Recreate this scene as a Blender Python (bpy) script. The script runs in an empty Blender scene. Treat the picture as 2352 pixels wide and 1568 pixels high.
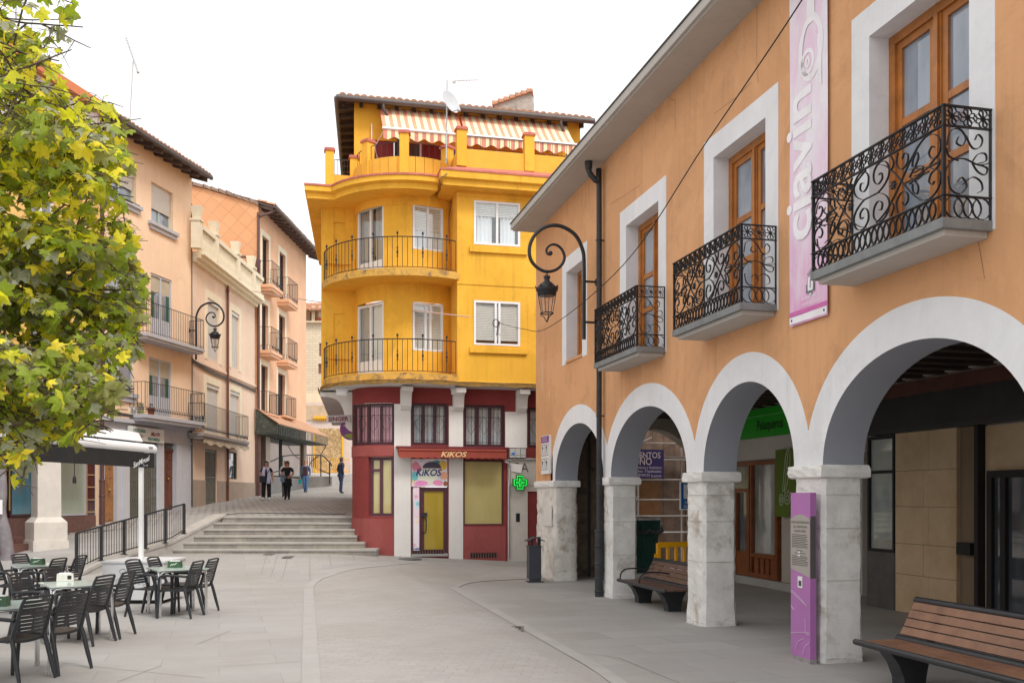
import bpy, bmesh, math, random
from mathutils import Vector, Matrix
RN = random.Random(11)
V = Vector
sc = bpy.context.scene
COL = sc.collection
H, F, U0, V0 = 1.88, 2200.0, 1176.0, 1140.0      # eye height, focal length and principal point (photo units, 2352 wide)
rad = math.radians
PI = math.pi

def at(u, v, Y):
    return V(((u-U0)*Y/F, Y, H-(v-V0)*Y/F))
def gnd(u, v, Z=0.0):
    return at(u, v, (H-Z)*F/(v-V0))

class Fr:
    """a vertical plane: s runs along it, z up, w into it (away from the eye)"""
    def __init__(self, a, b):
        a = V((a[0], a[1])); b = V((b[0], b[1]))
        self.O = a; self.d = (b-a).normalized(); self.L = (b-a).length
        w = V((-self.d.y, self.d.x))
        if w.dot(a) < 0: w = -w
        self.w = w
        self.S = V((self.d.x, self.d.y, 0)); self.W = V((w.x, w.y, 0)); self.Z = V((0, 0, 1))
    def p(self, s, z, w=0.0):
        return V((self.O.x+self.d.x*s+self.w.x*w, self.O.y+self.d.y*s+self.w.y*w, z))
    def su(self, u, w=0.0):
        k = (u-U0)/F
        ox = self.O.x+self.w.x*w; oy = self.O.y+self.w.y*w
        return (k*oy-ox)/(self.d.x-k*self.d.y)
    def zv(self, u, v, w=0.0):
        s = self.su(u, w)
        y = self.O.y+self.d.y*s+self.w.y*w
        return H-(v-V0)*y/F

class CFr:
    """a vertical cylinder seen from outside: s is arc length, w runs towards the axis"""
    def __init__(self, c, r): self.c = V((c[0], c[1])); self.r = r
    def p(self, s, z, w=0.0):
        t = s/self.r; q = self.r-w
        return V((self.c.x+q*math.sin(t), self.c.y-q*math.cos(t), z))
    def su(self, u, w=0.0):
        k = (u-U0)/F; best = None
        for i in range(2400):
            t = -1.75+3.5*i/2400; q = self.r-w
            x = self.c.x+q*math.sin(t); y = self.c.y-q*math.cos(t)
            # keep to the side that faces the eye
            if math.sin(t)*x-math.cos(t)*y > 0: continue
            e = abs(x-k*y)
            if best is None or e < best[0]: best = (e, t)
        return best[1]*self.r
    def zv(self, u, v, w=0.0):
        return H-(v-V0)*self.p(self.su(u, w), 0, w).y/F
    def cuts(self, a, b, st=.1): 
        n = max(2, int(abs(b-a)/st)); return [a+(b-a)*i/n for i in range(1, n)]

# ---------------------------------------------------------------- mesh builder
class MB:
    def __init__(self):
        self.v = []; self.f = []; self.m = []; self.sm = []
    def add(self, vs, fs, m=0, smooth=False):
        b = len(self.v)
        self.v.extend([V(x) for x in vs])
        for f in fs:
            self.f.append([b+i for i in f]); self.m.append(m); self.sm.append(smooth)
        return self
    def quad(self, a, b, c, d, m=0):
        return self.add([a, b, c, d], [(0, 1, 2, 3)], m)
    def hexa(self, P, m=0):
        return self.add(P, [(0, 3, 2, 1), (4, 5, 6, 7), (0, 1, 5, 4), (1, 2, 6, 5), (2, 3, 7, 6), (3, 0, 4, 7)], m)
    def box(self, c, s, m=0, M=None):
        x, y, z = s[0]/2, s[1]/2, s[2]/2
        P = [V((a, b, e)) for e in (-z, z) for a, b in ((-x, -y), (x, -y), (x, y), (-x, y))]
        if M: P = [M @ q for q in P]
        return self.hexa([q+V(c) for q in P], m)
    def fbox(self, fr, s0, s1, z0, z1, w0, w1, m=0):
        P = [fr.p(s, z, w) for z in (z0, z1) for s, w in ((s0, w0), (s1, w0), (s1, w1), (s0, w1))]
        return self.hexa(P, m)
    def tube(self, pts, r, n=6, m=0, closed=False, cap=True, smooth=True):
        pts = [V(p) for p in pts]; N = len(pts)
        if N < 2: return self
        rs = r if isinstance(r, (list, tuple)) else [r]*N
        vs = []; up = None
        for i, p in enumerate(pts):
            if closed: t = pts[(i+1) % N]-pts[i-1]
            else: t = pts[min(i+1, N-1)]-pts[max(i-1, 0)]
            if t.length < 1e-9: t = V((0, 0, 1))
            t.normalize()
            if up is None:
                up = V((0, 0, 1)) if abs(t.z) < .9 else V((1, 0, 0))
            x = t.cross(up)
            if x.length < 1e-4: x = t.orthogonal()
            x.normalize(); up = x.cross(t).normalized()
            for k in range(n):
                a = 2*PI*k/n+PI/n
                vs.append(p+(x*math.cos(a)+up*math.sin(a))*rs[i])
        fs = []
        for i in range(N if closed else N-1):
            j = (i+1) % N
            for k in range(n):
                l = (k+1) % n
                fs.append((i*n+k, i*n+l, j*n+l, j*n+k))
        self.add(vs, fs, m, smooth)
        if cap and not closed:
            self.add(vs[:n], [tuple(range(n))[::-1]], m)
            self.add(vs[-n:], [tuple(range(n))], m)
        return self
    def ribbon(self, pts, nrm, wid, th, m=0, closed=False):
        """flat bar: wide along nrm, thin in the curve's plane"""
        pts = [V(p) for p in pts]; nrm = V(nrm).normalized(); N = len(pts); vs = []
        for i, p in enumerate(pts):
            t = (pts[(i+1) % N]-pts[i-1]) if closed else pts[min(i+1, N-1)]-pts[max(i-1, 0)]
            if t.length < 1e-9: t = V((0, 0, 1))
            x = t.normalized().cross(nrm).normalized()*th/2
            y = nrm*wid/2
            vs += [p-x-y, p+x-y, p+x+y, p-x+y]
        fs = []
        for i in range(N if closed else N-1):
            j = (i+1) % N
            for k in range(4):
                fs.append((i*4+k, i*4+(k+1) % 4, j*4+(k+1) % 4, j*4+k))
        if not closed:
            fs += [(3, 2, 1, 0), tuple((N-1)*4+k for k in range(4))]
        return self.add(vs, fs, m)
    def lathe(self, prof, c, n=16, m=0, smooth=True, M=None):
        vs = []
        for r, z in prof:
            for k in range(n):
                a = 2*PI*k/n
                q = V((r*math.cos(a), r*math.sin(a), z))
                if M: q = M @ q
                vs.append(q+V(c))
        fs = []
        for i in range(len(prof)-1):
            for k in range(n):
                l = (k+1) % n
                fs.append((i*n+k, i*n+l, (i+1)*n+l, (i+1)*n+k))
        return self.add(vs, fs, m, smooth)
    def prism(self, poly, ext, m=0, caps=True):
        """poly: list of 3D points (planar), extruded by vector ext"""
        poly = [V(p) for p in poly]; n = len(poly); ext = V(ext)
        vs = poly+[p+ext for p in poly]
        fs = [(i, (i+1) % n, n+(i+1) % n, n+i) for i in range(n)]
        if caps: fs += [tuple(range(n))[::-1], tuple(range(n, 2*n))]
        return self.add(vs, fs, m)
    def ball(self, c, r, m=0, n=8, sc3=(1, 1, 1)):
        pr = [(max(1e-4, math.sin(PI*i/(n//2+1)))*r, -math.cos(PI*i/(n//2+1))*r) for i in range(n//2+2)]
        M = Matrix.Diagonal((sc3[0], sc3[1], sc3[2]))
        return self.lathe(pr, c, n, m, True, M)
    def build(self, name, mats, parent=None, loc=None, fix=True):
        me = bpy.data.meshes.new(name)
        if loc is None: loc = WL[parent.name] if parent else V((0, 0, 0))
        loc = V(loc)
        me.from_pydata([tuple(p-loc) for p in self.v], [], self.f)
        if not isinstance(mats, (list, tuple)): mats = [mats]
        for x in mats: me.materials.append(x)
        me.polygons.foreach_set('material_index', self.m)
        me.polygons.foreach_set('use_smooth', self.sm)
        if fix:
            bm = bmesh.new(); bm.from_mesh(me)
            bmesh.ops.recalc_face_normals(bm, faces=bm.faces)
            bm.to_mesh(me); bm.free()
        me.update()
        o = bpy.data.objects.new(name, me); COL.objects.link(o)
        if parent:
            o.parent = parent; WL[o.name] = WL[parent.name]
        else:
            o.location = loc; WL[o.name] = loc
        return o
WL = {}
def thing(name, label, cat, loc=(0, 0, 0), group=None, rz=0):
    o = bpy.data.objects.new(name, None); COL.objects.link(o)
    o.location = loc; o.rotation_euler = (0, 0, rz); o.empty_display_size = .1
    WL[o.name] = V(loc); tag(o, label, cat, group)
    return o
def tag(o, label, cat, group=None):
    o['label'] = label; o['category'] = cat
    if group: o['group'] = group
    return o
def kind(o, k):
    o['kind'] = k; return o
def dup(root, loc, rz=0, label=None, name=None):
    def cp(o, par):
        c = o.copy(); COL.objects.link(c); c.parent = par
        for ch in o.children: cp(ch, c)
        return c
    r = cp(root, None); r.location = loc; r.rotation_euler = (0, 0, rz); WL[r.name] = V(loc)
    if label: r['label'] = label
    return r
def spline(P, k=6, closed=False):
    P = [V(p) for p in P]; n = len(P); out = []
    rng = range(n) if closed else range(n-1)
    for i in rng:
        if closed: a, b, c, d = P[i-1], P[i], P[(i+1) % n], P[(i+2) % n]
        else: a, b, c, d = P[max(i-1, 0)], P[i], P[i+1], P[min(i+2, n-1)]
        for j in range(k):
            t = j/k
            out.append(.5*((2*b)+(c-a)*t+(2*a-5*b+4*c-d)*t*t+(3*b-a-3*c+d)*t**3))
    if not closed: out.append(P[-1])
    return out

# ---------------------------------------------------------------- materials
def newmat(name):
    m = bpy.data.materials.new(name); m.use_nodes = True
    nt = m.node_tree; b = nt.nodes['Principled BSDF']
    return m, nt, b
def N(nt, t, **k):
    n = nt.nodes.new(t)
    for a, x in k.items():
        if a in n.inputs: n.inputs[a].default_value = x
        else: setattr(n, a, x)
    return n
def mixc(nt, f, a, b, mode='MIX'):
    n = nt.nodes.new('ShaderNodeMix'); n.data_type = 'RGBA'; n.blend_type = mode
    for i, x in ((0, f), (6, a), (7, b)):
        if hasattr(x, 'is_output'): nt.links.new(x, n.inputs[i])
        else: n.inputs[i].default_value = (*x, 1) if isinstance(x, tuple) and len(x) == 3 else x
    return n.outputs[2]
def ramp(nt, src, lo, hi, a=0.0, b=1.0):
    n = N(nt, 'ShaderNodeMapRange'); n.inputs[1].default_value = lo; n.inputs[2].default_value = hi
    n.inputs[3].default_value = a; n.inputs[4].default_value = b
    nt.links.new(src, n.inputs[0]); return n.outputs[0]
def noise(nt, vec, scale, detail=4, rough=.6, dist=0):
    n = N(nt, 'ShaderNodeTexNoise', Scale=scale, Detail=detail, Roughness=rough, Distortion=dist)
    nt.links.new(vec, n.inputs['Vector']); return n.outputs[0]
def mapping(nt, vec, sca=(1, 1, 1), rot=(0, 0, 0), loc=(0, 0, 0)):
    n = N(nt, 'ShaderNodeMapping'); n.inputs['Scale'].default_value = sca
    n.inputs['Rotation'].default_value = rot; n.inputs['Location'].default_value = loc
    nt.links.new(vec, n.inputs[0]); return n.outputs[0]
MT = {}
def mat(name, col, rough=.8, var=.12, scale=2.0, bump=.0, bscale=60, streak=.0, speck=0.0, metal=0.0, spec=.5, dirt=None, dirtc=(.2, .17, .14), coat=0, patch=0):
    """painted or natural surface: colour with soft patches, weather streaks, fine bump"""
    if name in MT: return MT[name]
    m, nt, b = newmat(name)
    b.inputs['Roughness'].default_value = rough; b.inputs['Metallic'].default_value = metal
    b.inputs['Specular IOR Level'].default_value = spec
    if coat: b.inputs['Coat Weight'].default_value = coat
    tc = N(nt, 'ShaderNodeTexCoord').outputs['Object']
    c = mixc(nt, 1.0, (*col, 1), (1, 1, 1, 1), 'MULTIPLY')
    if var:
        n1 = noise(nt, tc, scale, 6, .65)
        c = mixc(nt, ramp(nt, n1, .3, .7), tuple(max(0, x*(1-var)) for x in col), tuple(min(1, x*(1+var)) for x in col))
    if streak:
        n2 = noise(nt, mapping(nt, tc, (9, 9, .5)), 1.0, 5, .6)
        n3 = noise(nt, tc, .6, 3)
        f = nt.nodes.new('ShaderNodeMath'); f.operation = 'MULTIPLY'
        nt.links.new(ramp(nt, n2, .5, .75), f.inputs[0]); nt.links.new(ramp(nt, n3, .4, .65, 0, streak), f.inputs[1])
        c = mixc(nt, f.outputs[0], c, tuple(x*.45 for x in col))
    if patch:
        np_ = noise(nt, tc, .55, 7, .72, .6); c = mixc(nt, ramp(nt, np_, .47, .56, 0, patch), c, tuple(min(1, x*1.16+.015) for x in col))
        nq = noise(nt, mapping(nt, tc, (1, 1, 1), (0, 0, 0), (7.3, 2.1, 4.4)), .8, 8, .75, .8); c = mixc(nt, ramp(nt, nq, .56, .66, 0, patch), c, tuple(x*.78 for x in col))
    if speck:
        n4 = noise(nt, tc, 45, 3, .7)
        c = mixc(nt, ramp(nt, n4, .62, .72, 0, speck), c, tuple(x*.35 for x in col))
    if dirt:
        n5 = noise(nt, tc, dirt[1], 8, .7, .4)
        c = mixc(nt, ramp(nt, n5, dirt[2], dirt[2]+.14, 0, dirt[0]), c, dirtc)
    nt.links.new(c, b.inputs['Base Color'])
    if bump:
        nb = noise(nt, tc, bscale, 5, .65)
        bn = N(nt, 'ShaderNodeBump', Strength=bump, Distance=.01)
        nt.links.new(nb, bn.inputs['Height']); nt.links.new(bn.outputs[0], b.inputs['Normal'])
    MT[name] = m
    return m
def glass(name, col=(.03, .035, .04), rough=.05, wave=None, col2=None):
    """window pane: coated so that it mirrors the sky; behind it blinds or curtains as a pattern"""
    if name in MT: return MT[name]
    m, nt, b = newmat(name)
    b.inputs['Roughness'].default_value = .35 if wave else rough
    b.inputs['Coat Weight'].default_value = 1.0; b.inputs['Coat Roughness'].default_value = .02
    tc = N(nt, 'ShaderNodeTexCoord').outputs['Object']
    n1 = noise(nt, mapping(nt, tc, (1.3, 1.3, .5)), 1.5, 3)
    c = mixc(nt, ramp(nt, n1, .35, .65), col, col2 or tuple(min(1, x*1.8+.01) for x in col))
    if wave == 'blind':
        w = N(nt, 'ShaderNodeTexWave', Scale=6.5, Distortion=.3); w.bands_direction = 'Z'
        nt.links.new(tc, w.inputs['Vector'])
        c = mixc(nt, ramp(nt, w.outputs[0], .0, .35), tuple(x*.62 for x in col), c)
    elif wave == 'curtain':
        w = N(nt, 'ShaderNodeTexWave', Scale=5.5, Distortion=3.5, Detail=3); w.bands_direction = 'X'
        nt.links.new(tc, w.inputs['Vector'])
        c = mixc(nt, ramp(nt, w.outputs[0], .0, .9), tuple(x*.76 for x in col), c)
    nt.links.new(c, b.inputs['Base Color'])
    MT[name] = m
    return m
def clearglass(name, tint=(1, 1, 1), refl=.12):
    if name in MT: return MT[name]
    m, nt, b = newmat(name)
    nt.nodes.remove(b); out = nt.nodes['Material Output']
    t = N(nt, 'ShaderNodeBsdfTransparent'); t.inputs[0].default_value = (*tint, 1)
    g = N(nt, 'ShaderNodeBsdfGlossy'); g.inputs['Roughness'].default_value = .03
    x = N(nt, 'ShaderNodeMixShader'); x.inputs[0].default_value = refl
    nt.links.new(t.outputs[0], x.inputs[1]); nt.links.new(g.outputs[0], x.inputs[2]); nt.links.new(x.outputs[0], out.inputs[0])
    MT[name] = m
    return m
def glow(name, col, st):
    if name in MT: return MT[name]
    m, nt, b = newmat(name)
    b.inputs['Base Color'].default_value = (*col, 1)
    b.inputs['Emission Color'].default_value = (*col, 1); b.inputs['Emission Strength'].default_value = st
    MT[name] = m
    return m

def lettering(txt, org, xd, yd, size, m, parent, name='lettering', th=.004, bold=.0, shear=0.0, align='CENTER', sx=1.0):
    """text as real raised letters; org = centre of the baseline"""
    cu = bpy.data.curves.new('font', 'FONT'); cu.body = txt; cu.size = 1; cu.align_x = align
    cu.offset = bold; cu.shear = shear; cu.resolution_u = 3
    ob = bpy.data.objects.new('font', cu); COL.objects.link(ob)
    dg = bpy.context.evaluated_depsgraph_get()
    me = bpy.data.meshes.new_from_object(ob.evaluated_get(dg))
    bpy.data.objects.remove(ob); bpy.data.curves.remove(cu)
    xd = V(xd).normalized(); yd = V(yd).normalized(); nd = xd.cross(yd)
    mb = MB(); mb.add([V(org)+xd*(v.co.x*size*sx)+yd*(v.co.y*size)+nd*th for v in me.vertices], [tuple(p.vertices) for p in me.polygons])
    bpy.data.meshes.remove(me)
    return mb.build(name, m, parent, fix=False)

# walls with openings on a frame
def wall(mb, fr, s0, s1, z0, z1, ops=(), w=0.0, m=0, depth=.25, mrev=None, cuts=()):
    ss = sorted({s0, s1, *cuts, *[x for o in ops for x in o[:2] if s0 < x < s1]})
    zz = sorted({z0, z1, *[x for o in ops for x in o[2:4] if z0 < x < z1]})
    for i in range(len(ss)-1):
        for j in range(len(zz)-1):
            cs = (ss[i]+ss[i+1])/2; cz = (zz[j]+zz[j+1])/2
            if any(o[0] < cs < o[1] and o[2] < cz < o[3] for o in ops): continue
            mb.quad(fr.p(ss[i], zz[j], w), fr.p(ss[i+1], zz[j], w), fr.p(ss[i+1], zz[j+1], w), fr.p(ss[i], zz[j+1], w), m)
    for o in ops:
        a, b, c, e = o[:4]; d = o[4] if len(o) > 4 else depth
        mr = m if mrev is None else mrev
        mb.quad(fr.p(a, c, w), fr.p(a, e, w), fr.p(a, e, w+d), fr.p(a, c, w+d), mr)
        mb.quad(fr.p(b, c, w), fr.p(b, e, w), fr.p(b, e, w+d), fr.p(b, c, w+d), mr)
        mb.quad(fr.p(a, e, w), fr.p(b, e, w), fr.p(b, e, w+d), fr.p(a, e, w+d), mr)
        mb.quad(fr.p(a, c, w), fr.p(b, c, w), fr.p(b, c, w+d), fr.p(a, c, w+d), mr)
def frame_bars(mb, fr, s0, s1, z0, z1, w, t=.06, d=.06, vert=(), horiz=(), m=0):
    mb.fbox(fr, s0, s0+t, z0, z1, w, w+d, m); mb.fbox(fr, s1-t, s1, z0, z1, w, w+d, m)
    mb.fbox(fr, s0+t, s1-t, z0, z0+t, w, w+d, m); mb.fbox(fr, s0+t, s1-t, z1-t, z1, w, w+d, m)
    for f in vert:
        x = s0+(s1-s0)*f; mb.fbox(fr, x-t/2, x+t/2, z0+t, z1-t, w-.003, w+d, m)
    for f in horiz:
        z = z0+(z1-z0)*f; mb.fbox(fr, s0+t, s1-t, z-t/2, z+t/2, w+.004, w+d, m)
def window(parent, fr, s0, s1, z0, z1, w, mf, mp, t=.06, d=.06, vert=(.5,), horiz=(), name='window', sill=None, shutter=None, panel=None, room=None):
    """window or glazed door: frame mesh with its pane (and sill, roller blind, lower panel) as children"""
    mb = MB(); frame_bars(mb, fr, s0, s1, z0, z1, w, t, d, vert, horiz)
    o = mb.build(name, mf, parent)
    if room is not None: mp = clearglass('clear_pane', (.96, .98, .98), .13)
    MB().fbox(fr, s0+t*.5, s1-t*.5, z0+t*.5, z1-t*.5, w+d*.55, w+d*.55+.012).build('pane', mp, o)
    if room is not None:
        q = MB(); B = w+d+.55
        q.quad(fr.p(s0, z0, B), fr.p(s1, z0, B), fr.p(s1, z1, B), fr.p(s0, z1, B))
        for s in (s0, s1): q.quad(fr.p(s, z0, w+d), fr.p(s, z0, B), fr.p(s, z1, B), fr.p(s, z1, w+d))
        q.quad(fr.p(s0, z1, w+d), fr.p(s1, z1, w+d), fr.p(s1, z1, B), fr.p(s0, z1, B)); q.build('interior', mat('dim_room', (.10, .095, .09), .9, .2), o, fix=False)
        for f0, f1, h0, h1, kd in room:
            q = MB(); a, b = s0+(s1-s0)*f0, s0+(s1-s0)*f1; za, zb = z0+(z1-z0)*h0, z0+(z1-z0)*h1
            if kd == 'blind':
                n = max(2, int((zb-za)/.045))
                for i in range(n):
                    x = za+(zb-za)*i/n; y = za+(zb-za)*(i+1)/n
                    q.quad(fr.p(a, x, w+d*.55+.02), fr.p(b, x, w+d*.55+.02), fr.p(b, y-.005, w+d*.55+.030), fr.p(a, y-.005, w+d*.55+.030))
                q.build('roller_blind', mat('inner_blind', (.84, .82, .78), .7, .05, 4), o, fix=False)
            else:
                n = max(6, int((b-a)/.022)); ph = f0*9
                for i in range(n):
                    x = a+(b-a)*i/n; y = a+(b-a)*(i+1)/n; k = lambda i_: w+d+.03+.022*math.sin(i_*1.25+ph)*(1+.5*math.sin(i_*.31))
                    q.add([fr.p(x, za, k(i)), fr.p(y, za, k(i+1)), fr.p(y, zb, k(i+1)), fr.p(x, zb, k(i))], [(0, 1, 2, 3)], 0, True)
                q.build('curtain', mat('white_curtain', (.86, .87, .90), .9, .04) if kd == 'white' else mat('grey_curtain', (.42, .43, .46), .9, .06), o, fix=False)
    if panel:
        q = MB(); mid = (s0+s1)/2
        for a, b in ((s0+t, mid-t/2), (mid+t/2, s1-t)): q.fbox(fr, a, b, z0+t, z0+panel, w+d*.2, w+d*.5)
        q.build('lower_panel', mf, o)
    if shutter:
        q = MB(); zs = z1-(z1-z0)*shutter[0]; n = int((z1-zs)/.05)
        for i in range(n):
            za = zs+(z1-zs)*i/n; zb = zs+(z1-zs)*(i+1)/n
            q.add([fr.p(s0+.02, za, w-.03), fr.p(s1-.02, za, w-.03), fr.p(s1-.02, zb, w-.045), fr.p(s0+.02, zb, w-.045),
                   fr.p(s0+.02, zb, w-.03), fr.p(s1-.02, zb, w-.03)], [(0, 1, 2, 3), (3, 2, 5, 4)])
        q.build('roller_blind', shutter[1], o, fix=False)
    if sill:
        q = MB(); e, h, p, ms = sill
        q.fbox(fr, s0-e, s1+e, z0-h*.45, z0, -p, w)
        q.fbox(fr, s0-e*.6, s1+e*.6, z0-h, z0-h*.45, -p*.55, -.0)
        q.build('sill', ms, o)
    return o
def barbalcony(parent, fr, s0, s1, zs, proj, hgt, ms, mi, th=.12, gap=.11, scroll=False, name='balcony', lip=True, r=.008):
    """slab with a plain iron railing on three sides"""
    mb = MB(); mb.fbox(fr, s0, s1, zs-th*.55, zs, -proj, -.001)
    mb.fbox(fr, s0+.05, s1-.05, zs-th, zs-th*.55, -proj+.05, -.001)
    o = mb.build(name, ms, parent)
    q = MB(); i = .04
    path = [(s0+i, -.01), (s0+i, -proj+i), (s1-i, -proj+i), (s1-i, -.01)]
    for z, rr in ((zs+hgt, .014), (zs+.06, .009)) + (((zs+.24, .009),) if scroll else ()):
        for a, b in zip(path, path[1:]):
            q.tube([fr.p(a[0], z, a[1]), fr.p(b[0], z, b[1])], rr, 4, smooth=False)
    for a, b in zip(path, path[1:]):
        L = math.hypot(a[0]-b[0], a[1]-b[1]); n = max(2, int(L/gap))
        for k in range(n+1):
            s = a[0]+(b[0]-a[0])*k/n; w = a[1]+(b[1]-a[1])*k/n
            q.tube([fr.p(s, zs+(.24 if scroll else 0), w), fr.p(s, zs+hgt, w)], r if k % n else .012, 4, smooth=False)
            if scroll and k < n:
                c = fr.p(a[0]+(b[0]-a[0])*(k+.5)/n, zs+.15, a[1]+(b[1]-a[1])*(k+.5)/n)
                dx = (fr.p(b[0], 0, b[1])-fr.p(a[0], 0, a[1])).normalized()
                q.tube([c+dx*(.05*math.cos(t/7*9))*(1-t/9)+V((0, 0, .085*math.sin(t/7*9)))*(1-t/12) for t in range(8)], .007, 4, smooth=False)
    q.build('railing', mi, o)
    return o
def tiles(mb, A, B, up, pitch=.22, r=.1, m=0, n=8):
    """rows of rounded roof tiles from the eave line A-B running along the vector up"""
    A = V(A); B = V(B); up = V(up); L = (B-A).length; d = (B-A).normalized(); nn = d.cross(up).normalized()
    if nn.z < 0: nn = -nn
    k = max(1, int(L/pitch))
    rows = max(1, int(up.length/.38))
    for i in range(k):
        c = A+d*(L*(i+.5)/k)
        jz = RN.uniform(-.012, .012)
        vs = []; fs = []
        for rr in range(rows):
            p0 = c+up*(rr/rows); p1 = c+up*((rr+1.12)/rows)
            b = len(vs)
            for q, ra, lift in ((p0, r*1.08, .03+jz), (p1, r*.92, .0+jz)):
                for t in range(6):
                    a = PI*t/5
                    vs.append(q+d*(math.cos(a)*ra)+nn*(math.sin(a)*ra*.85+lift))
            for t in range(5): fs.append((b+t, b+t+1, b+6+t+1, b+6+t))
            fs.append((b, b+1, b+2, b+3, b+4, b+5))
        mb.add(vs, fs, m, False)
    return mb
# ---------------------------------------------------------------- palette
orange = mat('orange_stucco', (.63, .33, .16), .9, .06, 1.1, .16, 38, streak=.6, patch=.5)
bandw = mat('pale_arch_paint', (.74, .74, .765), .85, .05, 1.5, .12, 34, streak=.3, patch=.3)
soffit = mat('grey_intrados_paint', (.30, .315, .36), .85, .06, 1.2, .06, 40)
stone = mat('pillar_stone', (.73, .715, .69), .9, .14, 3.0, .7, 22, dirt=(.8, 2.2, .52), dirtc=(.40, .335, .27), speck=.5)
stonecap = mat('capital_stone', (.72, .705, .68), .9, .10, 5.0, .5, 30, dirt=(.5, 6, .58), dirtc=(.33, .3, .27))
eavec = mat('concrete_eave', (.47, .44, .41), .9, .06, 1.5, .06, 30, streak=.25)
ironm = mat('wrought_iron', (.028, .028, .032), .55, .3, 20, .15, 80, metal=.3)
slabm = mat('balcony_slab_metal', (.20, .21, .215), .7, .2, 4, .1, 30, streak=.4)
woodw = mat('varnished_wood', (.40, .145, .03), .42, .3, 3, .12, 25, streak=.5)
pipem = mat('dark_downpipe', (.035, .037, .042), .5, .3, 5, speck=.5, metal=.3)
yellow = mat('yellow_stucco', (.79, .42, .036), .88, .06, .9, .14, 38, streak=.65, patch=.55)
yelworn = mat('worn_yellow_edge', (.62, .35, .07), .9, .15, 3, .3, 30, dirt=(.9, 4.5, .50), dirtc=(.16, .11, .08))
redp = mat('maroon_paint', (.235, .032, .030), .8, .09, 1.6, .08, 40, speck=.12, streak=.35, patch=.3)
redl = mat('faded_maroon_paint', (.30, .066, .060), .82, .1, 1.6, .08, 40, speck=.3, streak=.35, patch=.4)
whitep = mat('white_plaster', (.74, .72, .69), .85, .05, 1.4, .08, 40, streak=.2, speck=.04)
pvc = mat('white_window_frame', (.80, .80, .81), .4, .02)
plum = mat('plum_window_frame', (.085, .022, .035), .45, .2, 4)
tilem = mat('terracotta_tile', (.52, .27, .165), .9, .28, 5, .3, 30, dirt=(.6, 7, .55), dirtc=(.3, .22, .17))
redtile = mat('red_cornice_tile', (.50, .155, .12), .85, .25, 4, .3, 25, dirt=(.5, 6, .6), dirtc=(.6, .45, .38))
darkwood = mat('dark_eave_wood', (.06, .042, .035), .85, .35, 5, .2, 30)
gutter = mat('brown_gutter', (.085, .065, .06), .5, .2, 4)
peach = mat('peach_stucco', (.88, .64, .45), .9, .05, 1.2, .12, 40, streak=.25, patch=.3)
cream = mat('cream_stucco', (.80, .61, .47), .9, .05, 1.2, .12, 40, streak=.3, patch=.3)
creamtrim = mat('cream_trim', (.84, .75, .57), .88, .06, 2, .1, 30, streak=.15)
apricot = mat('apricot_stucco', (.80, .48, .30), .9, .06, 1.1, .12, 40, streak=.3, patch=.35)
plinth = mat('brown_plinth', (.40, .31, .24), .9, .08, 2, .1, 40, streak=.2)
greyfront = mat('grey_shopfront', (.52, .53, .57), .75, .06, 1.6, .06, 30, streak=.25)
sillg = mat('grey_sill', (.48, .48, .52), .8, .06, 3)
brownpipe = mat('brown_pipe', (.115, .055, .05), .5, .2, 4)
winegran = mat('polished_brown_stone', (.155, .072, .058), .35, .3, 9, spec=.6)
blackp = mat('black_plastic', (.022, .024, .029), .42, .15, 6, .1, 90)
chrome = mat('chrome', (.72, .72, .72), .14, .02, metal=1.0)
blind = mat('roller_blind_slats', (.66, .64, .60), .6, .06, 6)
gdark = glass('dark_pane', (.045, .05, .058))
gblue = glass('blue_grey_pane', (.16, .20, .26), col2=(.34, .38, .44))
gcurt = glass('curtained_pane', (.62, .64, .70), wave='curtain')
gblind = glass('blinded_pane', (.40, .39, .37), wave='blind')
gshop = glass('shop_pane', (.10, .11, .115), col2=(.24, .25, .25))
gbeige = glass('papered_pane', (.50, .42, .17), wave=None, col2=(.55, .47, .21))
ggold = glass('gold_papered_pane', (.42, .30, .035), col2=(.47, .35, .055))
blackm = mat('matt_black', (.012, .012, .013), .7, .2)
whitem = mat('white_metal', (.80, .80, .80), .35, .03, 3)
greycable = mat('grey_cable', (.10, .09, .085), .7, .2)

# ---------------------------------------------------------------- camera, light
cam = bpy.data.cameras.new('camera'); co = bpy.data.objects.new('camera', cam); COL.objects.link(co)
co.location = (0, 0, H); co.rotation_euler = (rad(90), 0, 0)
cam.sensor_width = 36; cam.lens = 36*F/2352; cam.shift_y = (V0-784)/2352; cam.clip_end = 2000; cam.clip_start = .05
sc.camera = co
w = bpy.data.worlds.new('World'); sc.world = w; w.use_nodes = True
nt = w.node_tree; bg = nt.nodes['Background']
SUN_EL, SUN_AZ = 52, 142      # compass-like: measured clockwise from +Y
sky = N(nt, 'ShaderNodeTexSky'); sky.sky_type = 'NISHITA'; sky.sun_disc = False
sky.sun_elevation = rad(SUN_EL); sky.sun_rotation = rad(SUN_AZ); sky.dust_density = 6; sky.air_density = 1.2; sky.ozone_density = .6
hs = N(nt, 'ShaderNodeHueSaturation', Saturation=.12, Value=1.0)
nt.links.new(sky.outputs[0], hs.inputs['Color'])
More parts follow.
